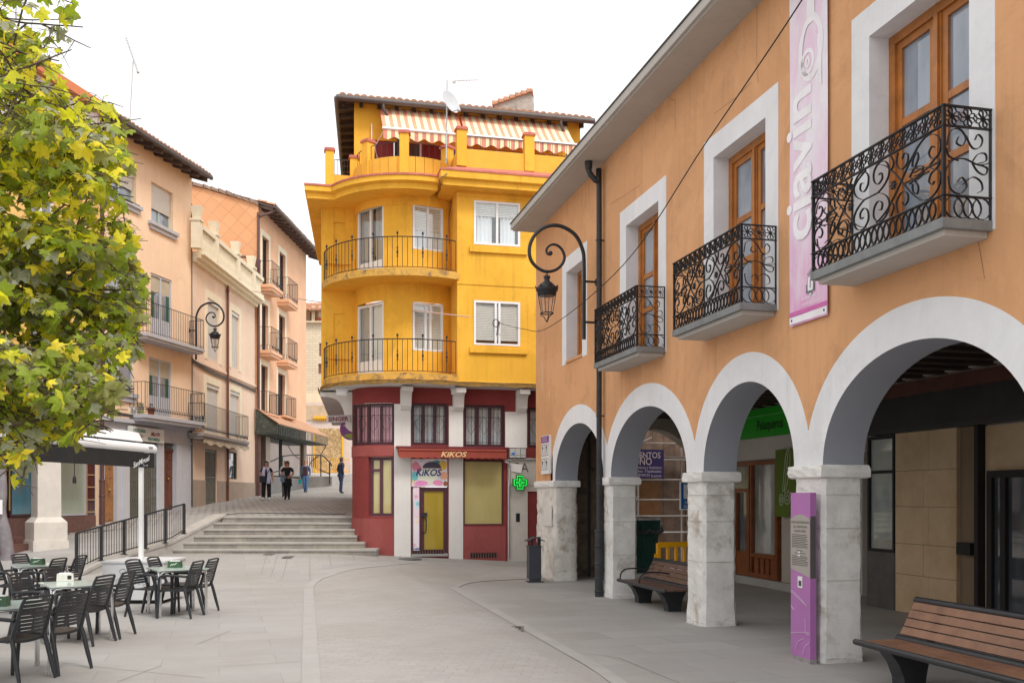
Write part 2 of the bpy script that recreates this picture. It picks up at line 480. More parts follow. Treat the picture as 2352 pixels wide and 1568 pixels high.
# a closed cloud deck: white, faintly mottled, over the whole sky
tcw = N(nt, 'ShaderNodeTexCoord').outputs['Generated']
cl = noise(nt, mapping(nt, tcw, (1, 1, 2.5)), 2.2, 5, .55)
cloud = mixc(nt, ramp(nt, cl, .3, .7), (11.0, 11.1, 11.4), (13.0, 12.9, 12.8))
nt.links.new(mixc(nt, .82, hs.outputs[0], cloud), bg.inputs[0]); bg.inputs[1].default_value = .10
sl = bpy.data.lights.new('sun', 'SUN'); sl.energy = 1.9; sl.angle = rad(18); sl.color = (1, .95, .88)
so = bpy.data.objects.new('sun', sl); COL.objects.link(so)
az, el = rad(SUN_AZ), rad(SUN_EL)
sd = V((math.sin(az)*math.cos(el), math.cos(az)*math.cos(el), math.sin(el)))
so.rotation_euler = sd.to_track_quat('Z', 'Y').to_euler()
sc.view_settings.view_transform = 'Standard'; sc.view_settings.look = 'None'; sc.view_settings.gamma = 1
sc.view_settings.exposure = 0.30
sc.cycles.max_bounces = 6; sc.cycles.diffuse_bounces = 4; sc.cycles.transparent_max_bounces = 8
sc.cycles.use_denoising = True

# ---------------------------------------------------------------- terrain
def sst(a, b, x):
    t = max(0, min(1, (x-a)/(b-a))); return t*t*(3-2*t)
def interp(T, x):
    if x <= T[0][0]: return T[0][1]
    for (a, p), (b, q) in zip(T, T[1:]):
        if x <= b: return p+(q-p)*(x-a)/(b-a)
    return T[-1][1]
def g(x, y):
    return .27*max(0, min(1.1, -x/4.5))*sst(22.5, 26.4, y)
HR = [(21.4, .008), (22.6, .02), (26.5, .60), (28.3, 1.28), (28.95, 1.303), (31, 1.40), (36, 1.60), (41, 1.79), (47, 2.05), (52, 2.50), (60, 3.2), (70, 3.7)]
HL = [(21.4, .008), (26, .48), (29.5, .78), (31, 1.0), (36.5, 1.42), (41, 1.70), (45, 1.90), (49, 2.02), (54, 2.3), (60, 3.1), (70, 3.7)]
WALL = [(22.5, -10.27), (26.5, -9.40), (28.3, -8.55)]      # y -> x of the stair's side wall
def hs_(x, y):
    xw = interp(WALL, y)
    t = max(0, min(1, (x+13)/(xw+13)))
    if y > 40: t = max(0, min(1, (x+12)/3.5))
    return interp(HL, y)*(1-t)+interp(HR, y)*t

def paving(name, base, bw, bh, rotz, mortar, joint, var=.1, scale=1.0, bump=.25, spots=.0, off=.5):
    m, nt, b = newmat(name)
    tc = N(nt, 'ShaderNodeTexCoord').outputs['Object']
    mp = mapping(nt, tc, (1, 1, 1), (0, 0, rotz))
    wob = noise(nt, tc, .9, 2)
    br = N(nt, 'ShaderNodeTexBrick', Scale=scale); br.offset = off
    br.inputs['Color1'].default_value = (*[x*(1-var) for x in base], 1); br.inputs['Color2'].default_value = (*[min(1, x*(1+var)) for x in base], 1)
    br.inputs['Mortar'].default_value = (*joint, 1)
    br.inputs['Mortar Size'].default_value = mortar; br.inputs['Mortar Smooth'].default_value = .3
    br.inputs['Brick Width'].default_value = bw; br.inputs['Row Height'].default_value = bh; br.inputs['Bias'].default_value = -.1
    nt.links.new(mp, br.inputs[0])
    # joints fade in and out where dust has filled them
    plain = mixc(nt, ramp(nt, noise(nt, tc, 1.7, 5), .3, .7), tuple(x*.93 for x in base), tuple(x*1.05 for x in base))
    c = mixc(nt, ramp(nt, noise(nt, tc, .45, 3), .35, .62, .25, 1.0), plain, br.outputs[0])
    c = mixc(nt, ramp(nt, noise(nt, tc, .30, 6, .68), .44, .70, 0, .6), c, tuple(x*k for x, k in zip(base, (.78, .73, .66))))
    c = mixc(nt, ramp(nt, noise(nt, tc, 14, 4, .75), .60, .72, 0, .38+spots), c, tuple(x*.45 for x in base))
    nt.links.new(c, b.inputs['Base Color']); b.inputs['Roughness'].default_value = .78
    bn = N(nt, 'ShaderNodeBump', Strength=bump, Distance=.012)
    h = mixc(nt, .3, br.outputs[1], noise(nt, tc, 40, 4, .7))
    inv = N(nt, 'ShaderNodeInvert'); nt.links.new(h, inv.inputs[1])
    nt.links.new(inv.outputs[0], bn.inputs['Height']); nt.links.new(bn.outputs[0], b.inputs['Normal'])
    return m
slabs = paving('plaza_slabs', (.355, .344, .333), 1.25, .62, rad(-17), .005, (.22, .20, .18), .085)
setts = paving('sett_paving', (.36, .347, .335), .24, .12, rad(6), .007, (.30, .265, .235), .07, bump=.3, spots=.22)
cobble = paving('cobbled_street', (.40, .38, .36), .30, .20, rad(20), .035, (.15, .135, .12), .25, bump=.8, spots=.4)
kerbst = mat('kerb_stone', (.368, .355, .343), .8, .07, 2, .15, 30, speck=.15)
stepst = mat('step_stone', (.40, .375, .345), .85, .12, 3, .3, 25, dirt=(.5, 2.5, .58), dirtc=(.26, .23, .2), speck=.25)
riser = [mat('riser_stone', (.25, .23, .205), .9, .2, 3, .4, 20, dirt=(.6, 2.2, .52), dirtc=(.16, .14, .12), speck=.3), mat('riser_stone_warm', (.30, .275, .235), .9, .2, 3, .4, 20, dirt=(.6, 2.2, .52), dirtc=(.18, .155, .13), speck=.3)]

# far ground sheet, plaza and upper street
mb = MB(); mb.quad((-400, -200, -.35), (400, -200, -.35), (400, 700, -.35), (-400, 700, -.35))
kind(mb.build('ground', mat('far_ground', (.3, .28, .25), .9)), 'structure')
def sheet(name, xs, ys, fn, m, ok=lambda x, y: True):
    mb = MB(); ix = {}
    for j in range(len(ys)-1):
        for i in range(len(xs)-1):
            if not ok((xs[i]+xs[i+1])/2, (ys[j]+ys[j+1])/2): continue
            q = []
            for a, b in ((i, j), (i+1, j), (i+1, j+1), (i, j+1)):
                if (a, b) not in ix: ix[(a, b)] = len(mb.v); mb.v.append(V((xs[a], ys[b], fn(xs[a], ys[b]))))
                q.append(ix[(a, b)])
            mb.f.append(q); mb.m.append(0); mb.sm.append(True)
    return kind(mb.build(name, m), 'structure')
fr_ = lambda a, b, n: [a+(b-a)*i/n for i in range(n+1)]
sheet('plaza', fr_(-45, -16, 4)+fr_(-15.5, 4, 39)+fr_(6, 30, 6), fr_(-25, 18, 6)+fr_(19, 32, 26)+[40, 60], g, slabs)
# upper street (left walkway + sloping cobbled lane), left edge of the stairs follows the side wall
mb = MB(); rows = fr_(21.4, 28.3, 14)+[28.949, 28.95]+fr_(29.5, 72, 43)
def xr(y): return interp(WALL, y) if y < 28.3 else -8.5 if y < 28.95 else (-4.2 if y < 31 else -4.2-(y-31)*.17)
NX = 14
for y in rows:
    for i in range(NX+1):
        x = -22+(xr(y)+22)*i/NX; mb.v.append(V((x, y, hs_(x, y))))
for j in range(len(rows)-1):
    for i in range(NX):
        a = j*(NX+1)+i
        mb.f.append([a, a+1, a+NX+2, a+NX+1]); mb.m.append(0 if rows[j] < 28.9 else 1); mb.sm.append(False)
kind(mb.build('upper_street', [slabs, cobble]), 'structure')
# drain line across the lane
mb = MB(); a = at(505, 1172, 29.6); b = at(795, 1177, 29.6)
for i in range(60):
    x = a.x+(b.x-a.x)*i/60; y = 29.6+.6*(1-i/60)
    mb.box((x+.03, y, hs_(x, y)+.012), (.04, .16, .016))
kind(mb.build('street_drain', mat('drain_iron', (.05, .05, .05), .6)), 'structure')

# stairs
mb = MB(); SZ = .175
xl = lambda y: interp([(26.4, -9.38), (28.3, -8.53)], y)
xrs = [-3.75, -4.15, -4.42, -4.5, -4.5, -4.5]
for i in range(6):
    y0 = 26.5+.36*i; z1 = .25+SZ*(i+1); z0 = z1-SZ-.03
    x0, x1 = xl(y0)-.05, xrs[i]
    n = 7; e = [x0+(x1-x0)*(k/n)+(RN.uniform(-.2, .2) if 0 < k < n else 0) for k in range(n+1)]
    yb = 28.9 if i < 5 else 28.95
    for k in range(n):
        dz = RN.uniform(-.004, .004)
        q = .004 if k < n-1 else 0
        # tread with a small nosing, riser set back below it
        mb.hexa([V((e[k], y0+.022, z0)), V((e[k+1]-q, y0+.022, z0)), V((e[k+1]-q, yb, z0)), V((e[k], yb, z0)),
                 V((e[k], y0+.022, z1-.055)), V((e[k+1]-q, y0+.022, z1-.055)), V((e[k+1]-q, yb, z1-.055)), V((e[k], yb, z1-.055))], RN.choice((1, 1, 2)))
        mb.hexa([V((e[k], y0, z1-.053)), V((e[k+1]-q, y0, z1-.053)), V((e[k+1]-q, yb, z1-.053)), V((e[k], yb, z1-.053)),
                 V((e[k], y0, z1+dz)), V((e[k+1]-q, y0, z1+dz)), V((e[k+1]-q, yb, z1+dz)), V((e[k], yb, z1+dz))])
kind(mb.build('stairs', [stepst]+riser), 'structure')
# side wall of the stairs, with coping
mb = MB(); ys = fr_(22.5, 26.5, 4)+fr_(27.1, 28.6, 3)
zt = lambda y: interp([(22.5, .04), (23.5, .30), (26.5, .66), (28.3, 1.33), (28.6, 1.36)], y)
for a, b in zip(ys, ys[1:]):
    xa, xb = interp(WALL, a), interp(WALL, b)
    P = [V((xa, a, -.1)), V((xb, b, -.1)), V((xb-.34, b, -.1)), V((xa-.34, a, -.1))]
    mb.hexa(P+[V((p.x, p.y, zt(p.y)-.08)) for p in P])
    P = [V((xa+.025, a, 0)), V((xb+.025, b-.004, 0)), V((xb-.36, b-.004, 0)), V((xa-.36, a, 0))]
    mb.hexa([V((p.x, p.y, zt(p.y)-.077)) for p in P]+[V((p.x, p.y, zt(p.y))) for p in P])
o = mb.build('retaining_wall', stepst); tag(o, 'low stone wall with coping rising beside the stair flight under the iron railing', 'wall')

# setts carriageway and its kerb bands, laid on the slabs
def sheetpoly(name, pts, z, m):
    mb = MB(); P = [V((p.x, p.y, g(p.x, p.y)+z)) for p in pts]
    mb.add(P, [tuple(range(len(P)))]); return kind(mb.build(name, m), 'structure')
Ledge = [gnd(u, v) for u, v in ((741, 1690), (737, 1568), (731, 1500), (726, 1430), (722, 1380), (720, 1355), (724, 1342), (742, 1329), (775, 1319), (817, 1313), (892, 1308), (960, 1303))]
Redge = [gnd(u, v) for u, v in ((1560, 1690), (1372, 1546), (1290, 1497), (1212, 1452), (1120, 1400), (1040, 1354), (1040, 1347), (1062, 1339), (1110, 1333), (1230, 1328), (1420, 1326))]
far = [gnd(u, v) for u, v in ((1420, 1312), (1230, 1306), (1100, 1302))]
sheetpoly('carriageway', Ledge[::-1]+Redge+far, .004, setts)
def kerb(name, pts, wd, z=.009):
    pts = spline(pts, 5)
    mb = MB(); vs = []
    for i, p in enumerate(pts):
        t = (pts[min(i+1, len(pts)-1)]-pts[max(i-1, 0)]).normalized(); n = V((-t.y, t.x, 0))
        for q in (p, p+n*wd): vs.append(V((q.x, q.y, g(q.x, q.y)+z)))
    mb.add(vs, [(2*i, 2*i+2, 2*i+3, 2*i+1) for i in range(len(pts)-1)])
    kind(mb.build(name, kerbst), 'structure')
kerb('kerb_strip', Ledge, .19); kerb('kerb_strip', Redge[:7], -.17); kerb('kerb_strip', Redge[6:], -.15, .011)
# slab joints that stand out on the plaza
mb = MB(); jm = mat('open_joint', (.26, .235, .215), .9)
for u0, v0, u1, v1 in ((0, 1511, 170, 1524), (170, 1526, 470, 1556), (515, 1530, 714, 1518), (268, 1566, 370, 1528),
                       (450, 1480, 530, 1448), (712, 1340, 712, 1278), (645, 1330, 662, 1300), (620, 1325, 640, 1296), (600, 1320, 612, 1300), (760, 1310, 752, 1284), (815, 1304, 800, 1284), (870, 1300, 850, 1284), (930, 1300, 905, 1285), (990, 1302, 960, 1288), (1060, 1306, 1030, 1291),
                       (508, 1368, 640, 1366), (430, 1342, 700, 1340), (480, 1415, 712, 1412), (715, 1316, 900, 1300), (440, 1300, 700, 1300), (1260, 1490, 1420, 1510), (1420, 1510, 1560, 1568)):
    a, b = gnd(u0, v0), gnd(u1, v1); t = (b-a).normalized(); n = V((-t.y, t.x, 0))*(.004 if a.y < 18 else .006)
    k = 8
    for i in range(k):
        p = a+(b-a)*(i/k); q = a+(b-a)*((i+1)/k)
        zz = lambda r: V((r.x, r.y, g(r.x, r.y)+.0075))
        mb.quad(zz(p-n), zz(q-n), zz(q+n), zz(p+n))
kind(mb.build('slab_joint', jm), 'structure')

# covers and grates in the paving
def disc(name, u, v, r, label, m, g2=None):
    c = gnd(u, v); mb = MB(); z = g(c.x, c.y)+.012
    mb.lathe([(0.001, 0), (r*.86, 0), (r*.88, -.006), (r*.9, -.006), (r*.92, .002), (r, .002), (r, -.012)], (c.x, c.y, z), 28)
    for k in range(-4, 5):
        y = k*r*.18; x = math.sqrt(max(0, (r*.8)**2-y*y)); mb.box((c.x, c.y+y, z+.002), (2*x, .03, .008))
    tag(mb.build(name, m), label, 'manhole cover', g2)
castiron = mat('cast_iron', (.13, .125, .12), .6, .2, 8, .2, 60)
disc('manhole_cover', 939, 1297.5, .36, 'round iron manhole cover in front of the shop door with the gold panel', castiron)
disc('manhole_cover', 1058, 1314, .4, 'round manhole cover filled with paving, before the papered display window', mat('worn_cover', (.33, .3, .28), .8, .2, 8, .2, 60))
disc('manhole_cover', 520, 1289.5, .36, 'round iron manhole cover near the foot of the stairs', castiron)
def grate(u0, v0, u1, v1, label, n=7, ms=None):
    a, b = gnd(u0, v0), gnd(u1, v1); c = (a+b)/2; mb = MB(); z = g(c.x, c.y)+.012
    W_, D_ = abs(b.x-a.x), abs(b.y-a.y)
    mb.box((c.x, c.y, z-.004), (W_, D_, .006), 1)
    for s in (-1, 1):
        mb.box((c.x, c.y+s*D_/2, z), (W_+.04, .03, .014)); mb.box((c.x+s*W_/2, c.y, z), (.03, D_-.03, .0135))
    for k in range(n):
        mb.box((c.x-W_/2+W_*(k+.5)/n, c.y, z+.001), (W_/n*.4, D_-.035, .012))
    tag(mb.build('drain_grate', ms or [castiron, blackm]), label, 'drain grate')
grate(1161, 1452, 1200, 1440, 'black slotted drain grate set in the kerb line of the carriageway', 6)
castiron2 = mat('worn_grate', (.20, .19, .18), .7, .2, 8)
grate(606, 1298.5, 634, 1295.5, 'small iron drain grate nearer the stairs, first of a pair', 8, [castiron2, castiron])
grate(648, 1303, 676, 1300, 'small iron drain grate of the pair, the one further from the stairs', 8, [castiron2, castiron])
# ================================================================ orange building with the arcade (right)
FR = Fr((5.79, 1.41), (5.79-2.367, 1.41+9.716))
FR.O = V((5.79, 1.41)); OUT = -FR.W
AB = thing('arcade_building', 'orange rendered building with white arches on stone pillars and iron balconies', 'building', FR.p(12, 0, 1))
S0, S1, ZT = 2.6, 22.05, 8.17
ARCH = [(17.17, 20.42), (13.37, 16.75), (10.28, 12.78), (6.5, 9.66), (2.9, 5.9)]
SPR, CRI, CRO, TH = 2.24, 3.385, 3.765, .52
def ell(a, b, zc, s, grow=0):
    c = (a+b)/2; r = (b-a)/2+grow; t = (s-c)/r
    return SPR+(zc-SPR)*math.sqrt(max(0, 1-t*t)) if abs(t) < 1 else SPR
def outer(s): return max(ell(a, b, CRO, s, .37) for a, b in ARCH)
# cut positions along the facade
cuts = {S0, S1}
for a, b in ARCH:
    c, r = (a+b)/2, (b-a)/2
    for k in range(41):
        for rr in (r, r+.37):
            x = c-rr*math.cos(PI*k/40)
            if S0 < x < S1: cuts.add(round(x, 4))
cuts = sorted(cuts)
ZM = 4.02
mb = MB()
for a, b in zip(cuts, cuts[1:]):
    if b-a < 1e-3: continue
    za, zb = outer(a), outer(b)
    lo = .0 if (a+b)/2 > 20.9 and False else None
    mb.quad(FR.p(a, za), FR.p(b, zb), FR.p(b, ZM), FR.p(a, ZM))
WIN = [8.04, 11.70, 15.20]
ops = [(c-.74, c+.74, 4.17, 6.65, .285) for c in WIN]+[(18.46, 19.55, 4.76, 6.65, .30), (3.66, 5.14, 4.17, 6.65, .285)]
wall(mb, FR, S0, S1, ZM, ZT, [(o[0], o[1], o[2], o[3], .001) for o in ops])
# side and back
mb.quad(FR.p(S1, 0), FR.p(S1, ZT), FR.p(S1, ZT, 9), FR.p(S1, 3.95, 9)) if False else None
mb.quad(FR.p(S1, 3.95, 0), FR.p(S1, ZT, 0), FR.p(S1, ZT, 9), FR.p(S1, 3.95, 9))
mb.quad(FR.p(S0, 0, 0), FR.p(S0, ZT, 0), FR.p(S0, ZT, 9), FR.p(S0, 0, 9))
mb.quad(FR.p(S0, 0, 9), FR.p(S0, ZT, 9), FR.p(S1, ZT, 9), FR.p(S1, 0, 9))
mb.build('wall', orange, AB, fix=False)
# small places where the paint has flaked off
mb = MB(); fl = mat('bare_plaster', (.72, .52, .33), .95, .1, 4)
for u, v, w_, h_ in ((1246, 862, .035, .75), (1243, 830, .02, .3), (1262, 905, .03, .16)):
    s, z = FR.su(u), FR.zv(u, v)
    n = 12; P = []
    for k in range(n):
        a = 2*PI*k/n; rr = RN.uniform(.7, 1.15)
        P.append(FR.p(s+math.cos(a)*w_*rr, z+math.sin(a)*h_/2*rr, -.002))
    mb.add(P, [tuple(range(n))])
mb.build('flaked_patch', fl, AB)
mb = MB()
def crack(pts):
    pts = [FR.p(FR.su(u), FR.zv(u, v), -.002) for u, v in pts]
    for p, q in zip(pts, pts[1:]):
        k = 5
        for i in range(k):
            a = p+(q-p)*(i/k)+V((0, 0, RN.uniform(-.01, .01))); b = p+(q-p)*((i+1)/k)
            n = V((0, 0, .0035)) if abs((q-p).z) < abs((q-p).y) else FR.S*.0035
            mb.quad(a-n, b-n, b+n, a+n)
crack([(1550, 218), (1551, 255), (1552, 300)]); crack([(1503, 206), (1530, 220), (1550, 232)])
crack([(1737, 0), (1739, 60), (1738, 140), (1742, 190)]); crack([(1400, 470), (1430, 452), (1470, 425)]); crack([(1640, 262), (1690, 225), (1725, 190)])
crack([(2245, 545), (2252, 580), (2262, 640)])
mb.build('hairline_crack', mat('crack', (.30, .15, .07), .95), AB)
# white window surrounds with deep reveals, wooden windows
for o in ops:
    a, b, z0, z1, d = o; mb = MB(); e = .315; big = b-a > 1.3
    zb = z0 if big else z0-.0
    for q in ((a-e, a, zb if big else z0-.06, z1+e), (b, b+e, zb if big else z0-.06, z1+e), (a, b, z1, z1+e)):
        mb.fbox(FR, q[0], q[1], q[2], q[3], -.006, .02)
    for s in (a, b):
        mb.quad(FR.p(s, z0, .02), FR.p(s, z1, .02), FR.p(s, z1, d), FR.p(s, z0, d))
    mb.quad(FR.p(a, z1, .02), FR.p(b, z1, .02), FR.p(b, z1, d), FR.p(a, z1, d))
    mb.quad(FR.p(a, z0, 0), FR.p(b, z0, 0), FR.p(b, z0, d), FR.p(a, z0, d), 1)
    if not big: mb.fbox(FR, a, b, z0-.05, z0-.001, -.03, .001, 1)
    mb.build('window_surround', [bandw, sillg if big else orange], AB, fix=False)
    f = MB(); frame_bars(f, FR, a, b, z0+.02, z1, d-.06, .10, .09)
    mid = (a+b)/2; f.fbox(FR, mid-.055, mid+.055, z0+.12, z1-.1, d-.045, d+.03); f.fbox(FR, mid-.03, mid+.03, z0+.12, z1-.1, d-.07, d-.046)
    for lo, hi in ((a+.1, mid-.055), (mid+.055, b-.1)):
        frame_bars(f, FR, lo, hi, z0+.12, z1-.1, d-.03, .075, .05, (), (.37, .63) if big else (.5,))
    wo = f.build('window', woodw, AB)
    for lo, hi in ((a+.17, mid-.12), (mid+.12, b-.17)):
        MB().fbox(FR, lo, hi, z0+.19, z1-.17, d+.0, d+.012).build('pane', gblue, wo)

# arches: white face band and grey underside, one part each
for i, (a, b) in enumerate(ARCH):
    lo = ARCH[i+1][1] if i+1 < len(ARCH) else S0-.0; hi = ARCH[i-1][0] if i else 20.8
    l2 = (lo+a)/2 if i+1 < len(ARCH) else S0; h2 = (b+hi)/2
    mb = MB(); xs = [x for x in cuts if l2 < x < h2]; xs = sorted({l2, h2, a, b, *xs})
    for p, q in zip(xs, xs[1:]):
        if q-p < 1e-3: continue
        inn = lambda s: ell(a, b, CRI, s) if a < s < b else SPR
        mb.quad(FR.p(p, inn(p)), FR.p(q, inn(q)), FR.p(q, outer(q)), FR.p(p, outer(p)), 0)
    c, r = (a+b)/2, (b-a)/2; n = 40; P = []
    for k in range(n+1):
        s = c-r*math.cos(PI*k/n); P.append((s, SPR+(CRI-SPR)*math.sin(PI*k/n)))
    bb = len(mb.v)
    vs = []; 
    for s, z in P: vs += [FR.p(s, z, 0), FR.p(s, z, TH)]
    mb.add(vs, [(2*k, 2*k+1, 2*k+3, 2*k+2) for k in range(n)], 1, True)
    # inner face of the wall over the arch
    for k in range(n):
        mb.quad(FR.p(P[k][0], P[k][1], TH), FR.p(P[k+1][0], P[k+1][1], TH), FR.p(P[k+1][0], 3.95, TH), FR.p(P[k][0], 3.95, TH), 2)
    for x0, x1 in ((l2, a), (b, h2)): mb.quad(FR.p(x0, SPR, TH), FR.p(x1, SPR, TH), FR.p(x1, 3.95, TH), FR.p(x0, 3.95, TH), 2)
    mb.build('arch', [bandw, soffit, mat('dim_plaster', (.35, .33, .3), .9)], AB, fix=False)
# orange strip beyond the last arch down to its capital
mb = MB()
edge = sorted({20.8, S1, *[x for x in cuts if 20.8 < x < S1]})
for p, q in zip(edge, edge[1:]): mb.quad(FR.p(p, SPR), FR.p(q, SPR), FR.p(q, max(SPR, outer(q))), FR.p(p, max(SPR, outer(p))), 0)
mb.quad(FR.p(S1, SPR), FR.p(S1, SPR, TH), FR.p(S1, 3.95, TH), FR.p(S1, 3.95), 0)
mb.build('corner_wall', orange, AB, fix=False)

# pillars with chamfered, chipped arrises and block joints; capitals
def pillar(a, b, rough=False):
    mb = MB(); ch = .045; w0, w1 = .0, TH
    lv = [0, .08, .42, .75, 1.03, 1.35, 1.62, 1.9, SPR-.15]; rings = []
    sec0 = [(a+ch, w0), (b-ch, w0), (b, w0+ch), (b, w1-ch), (b-ch, w1), (a+ch, w1), (a, w1-ch), (a, w0+ch)]
    sec = []
    for (s, w_), (s2, w2) in zip(sec0, sec0[1:]+sec0[:1]):
        sec.append((s, w_)); k = max(1, int(math.hypot(s2-s, w2-w_)/.11))
        for j in range(1, k): sec.append((s+(s2-s)*j/k, w_+(w2-w_)*j/k))
    zs = []
    for z0, z1 in zip(lv, lv[1:]):
        k = 4
        for j in range(k): zs.append(z0+(z1-z0)*j/k)
    zs.append(lv[-1]); n = len(sec); vs = []
    amp = .015 if rough else .006
    for z in zs:
        for s, w_ in sec:
            am = amp*(1.0 if not rough or z < 1.9 else .4)
            foot = .03*max(0, 1-z/.35)
            cx, cw = (a+b)/2, TH/2
            vs.append(FR.p(s+RN.uniform(-am, am)+(foot if s > cx else -foot)*.6, z, w_+RN.uniform(-am, am)+(foot if w_ > cw else -foot)*.6))
    fs = [(i*n+k, i*n+(k+1) % n, (i+1)*n+(k+1) % n, (i+1)*n+k) for i in range(len(zs)-1) for k in range(n)]
    mb.add(vs, fs, 0, rough)
    j = MB()
    o = mb.build('pillar', stone_r if rough else stone, AB)
    if not rough:
        for z in (.93, 1.52, 1.9) if RN.random() < .5 else (.80, 1.42, 1.86):
            jz = MB(); 
            for s, w_, e, f_ in ((a+.03, -.012, b-.03, -.008), (a-.012, .03, a-.008, TH-.03)):
                jz.fbox(FR, min(s, e), max(s, e), z, z+.005, min(w_, f_)+.0, max(w_, f_))
            jz.build('mortar_joint', mat('mortar_line', (.42, .385, .345), .95), o)
    c = MB(); e = .055; vs = []; zz = [SPR-.15, SPR-.135, SPR-.09, SPR-.045, SPR-.012, SPR]
    m = []; A, B, W0, W1 = a-e, b+e, -e, TH+e
    per = [(A, W0, B, W0), (B, W0, B, W1), (B, W1, A, W1), (A, W1, A, W0)]
    for s, w_, s2, w2 in per:
        k = 6 if abs(s-s2) > abs(w_-w2) or True else 3
        for j_ in range(k): m.append((s+(s2-s)*j_/k, w_+(w2-w_)*j_/k))
    n = len(m)
    for z, inset in zip(zz, (.03, .006, 0, .002, .008, .028)):
        for s, w_ in m:
            cx, cw = (a+b)/2, TH/2
            rr = lambda: RN.uniform(-.008, .008)
            vs.append(FR.p(s-(inset if s > cx else -inset)+rr(), z+RN.uniform(-.005, .005)*(0 < inset < .03), w_-(inset if w_ > cw else -inset)+rr()))
    fs = [(i*n+k, i*n+(k+1) % n, (i+1)*n+(k+1) % n, (i+1)*n+k) for i in range(len(zz)-1) for k in range(n)]
    fs += [tuple(range(n))[::-1], tuple((len(zz)-1)*n+k for k in range(n))]
    c.add(vs, fs); c.build('capital', stonecap, o)
stone_r = mat('crumbling_plaster_stone', (.67, .635, .59), .95, .16, 4, .9, 14, dirt=(.8, 3.2, .53), dirtc=(.30, .235, .175), speck=.4)
for a, b, r_ in ((20.42, 22.0, True), (16.75, 17.17, False), (12.78, 13.37, False), (9.66, 10.28, False), (5.9, 6.5, False)):
    pillar(a, b, r_)
mb = MB(); s = FR.su(1257, -.03)
mb.fbox(FR, s-.35, s+.28, 1.22, 1.68, -.035, -.018); mb.build('painted_patch', mat('pale_patch', (.66, .63, .60), .9, .04), AB)

# concrete eave and tiled roof edge
mb = MB(); E = .61
mb.fbox(FR, S0, S1+.02, ZT, ZT+.10, -E+.05, 0.5)
mb.fbox(FR, S0, S1+.04, ZT+.03, ZT+.16, -E, -E+.049)
mb.build('eave', eavec, AB)
mb = MB(); mb.fbox(FR, S0, S1+.06, ZT+.165, ZT+.185, -E-.02, 2.0); mb.build('roof_edge', mat('dark_flashing', (.09, .085, .08), .6, .2, 5), AB)
mb = MB(); mb.quad(FR.p(S0, ZT+.2, -E), FR.p(S1, ZT+.2, -E), FR.p(S1, ZT+2.2, 5), FR.p(S0, ZT+2.2, 5)); mb.build('roof', tilem, AB)

# downpipe
u = 1376; s = FR.su(u, -.10); mb = MB()
zt_ = FR.zv(u, 425, -.1)
top = [FR.p(s+.02, ZT+.0, -.30), FR.p(s+.02, ZT-.14, -.30), FR.p(s+.01, ZT-.25, -.26), FR.p(s, ZT-.40, -.13), FR.p(s, ZT-.55, -.10), FR.p(s, 2.0, -.10), FR.p(s, 1.25, -.10)]
mb.tube(spline(top, 4), .052, 12); mb.lathe([(.075, 0), (.07, -.1), (.055, -.16)], FR.p(s+.02, ZT, -.30), 12)
mb.tube([FR.p(s, 0, -.10), FR.p(s, 1.26, -.10)], .078, 14)
for z in (1.24, .95, .62, .34, .10): mb.lathe([(.079, -.02), (.088, -.015), (.088, .015), (.079, .02)], FR.p(s, z, -.1), 14)
for z in (5.2, 3.4, 2.2, 6.7): mb.lathe([(.053, -.015), (.062, -.012), (.062, .012), (.053, .015)], FR.p(s, z, -.1), 12); mb.fbox(FR, s-.012, s+.012, z-.012, z+.012, -.05, .0)
mb.build('downpipe', pipem, AB)

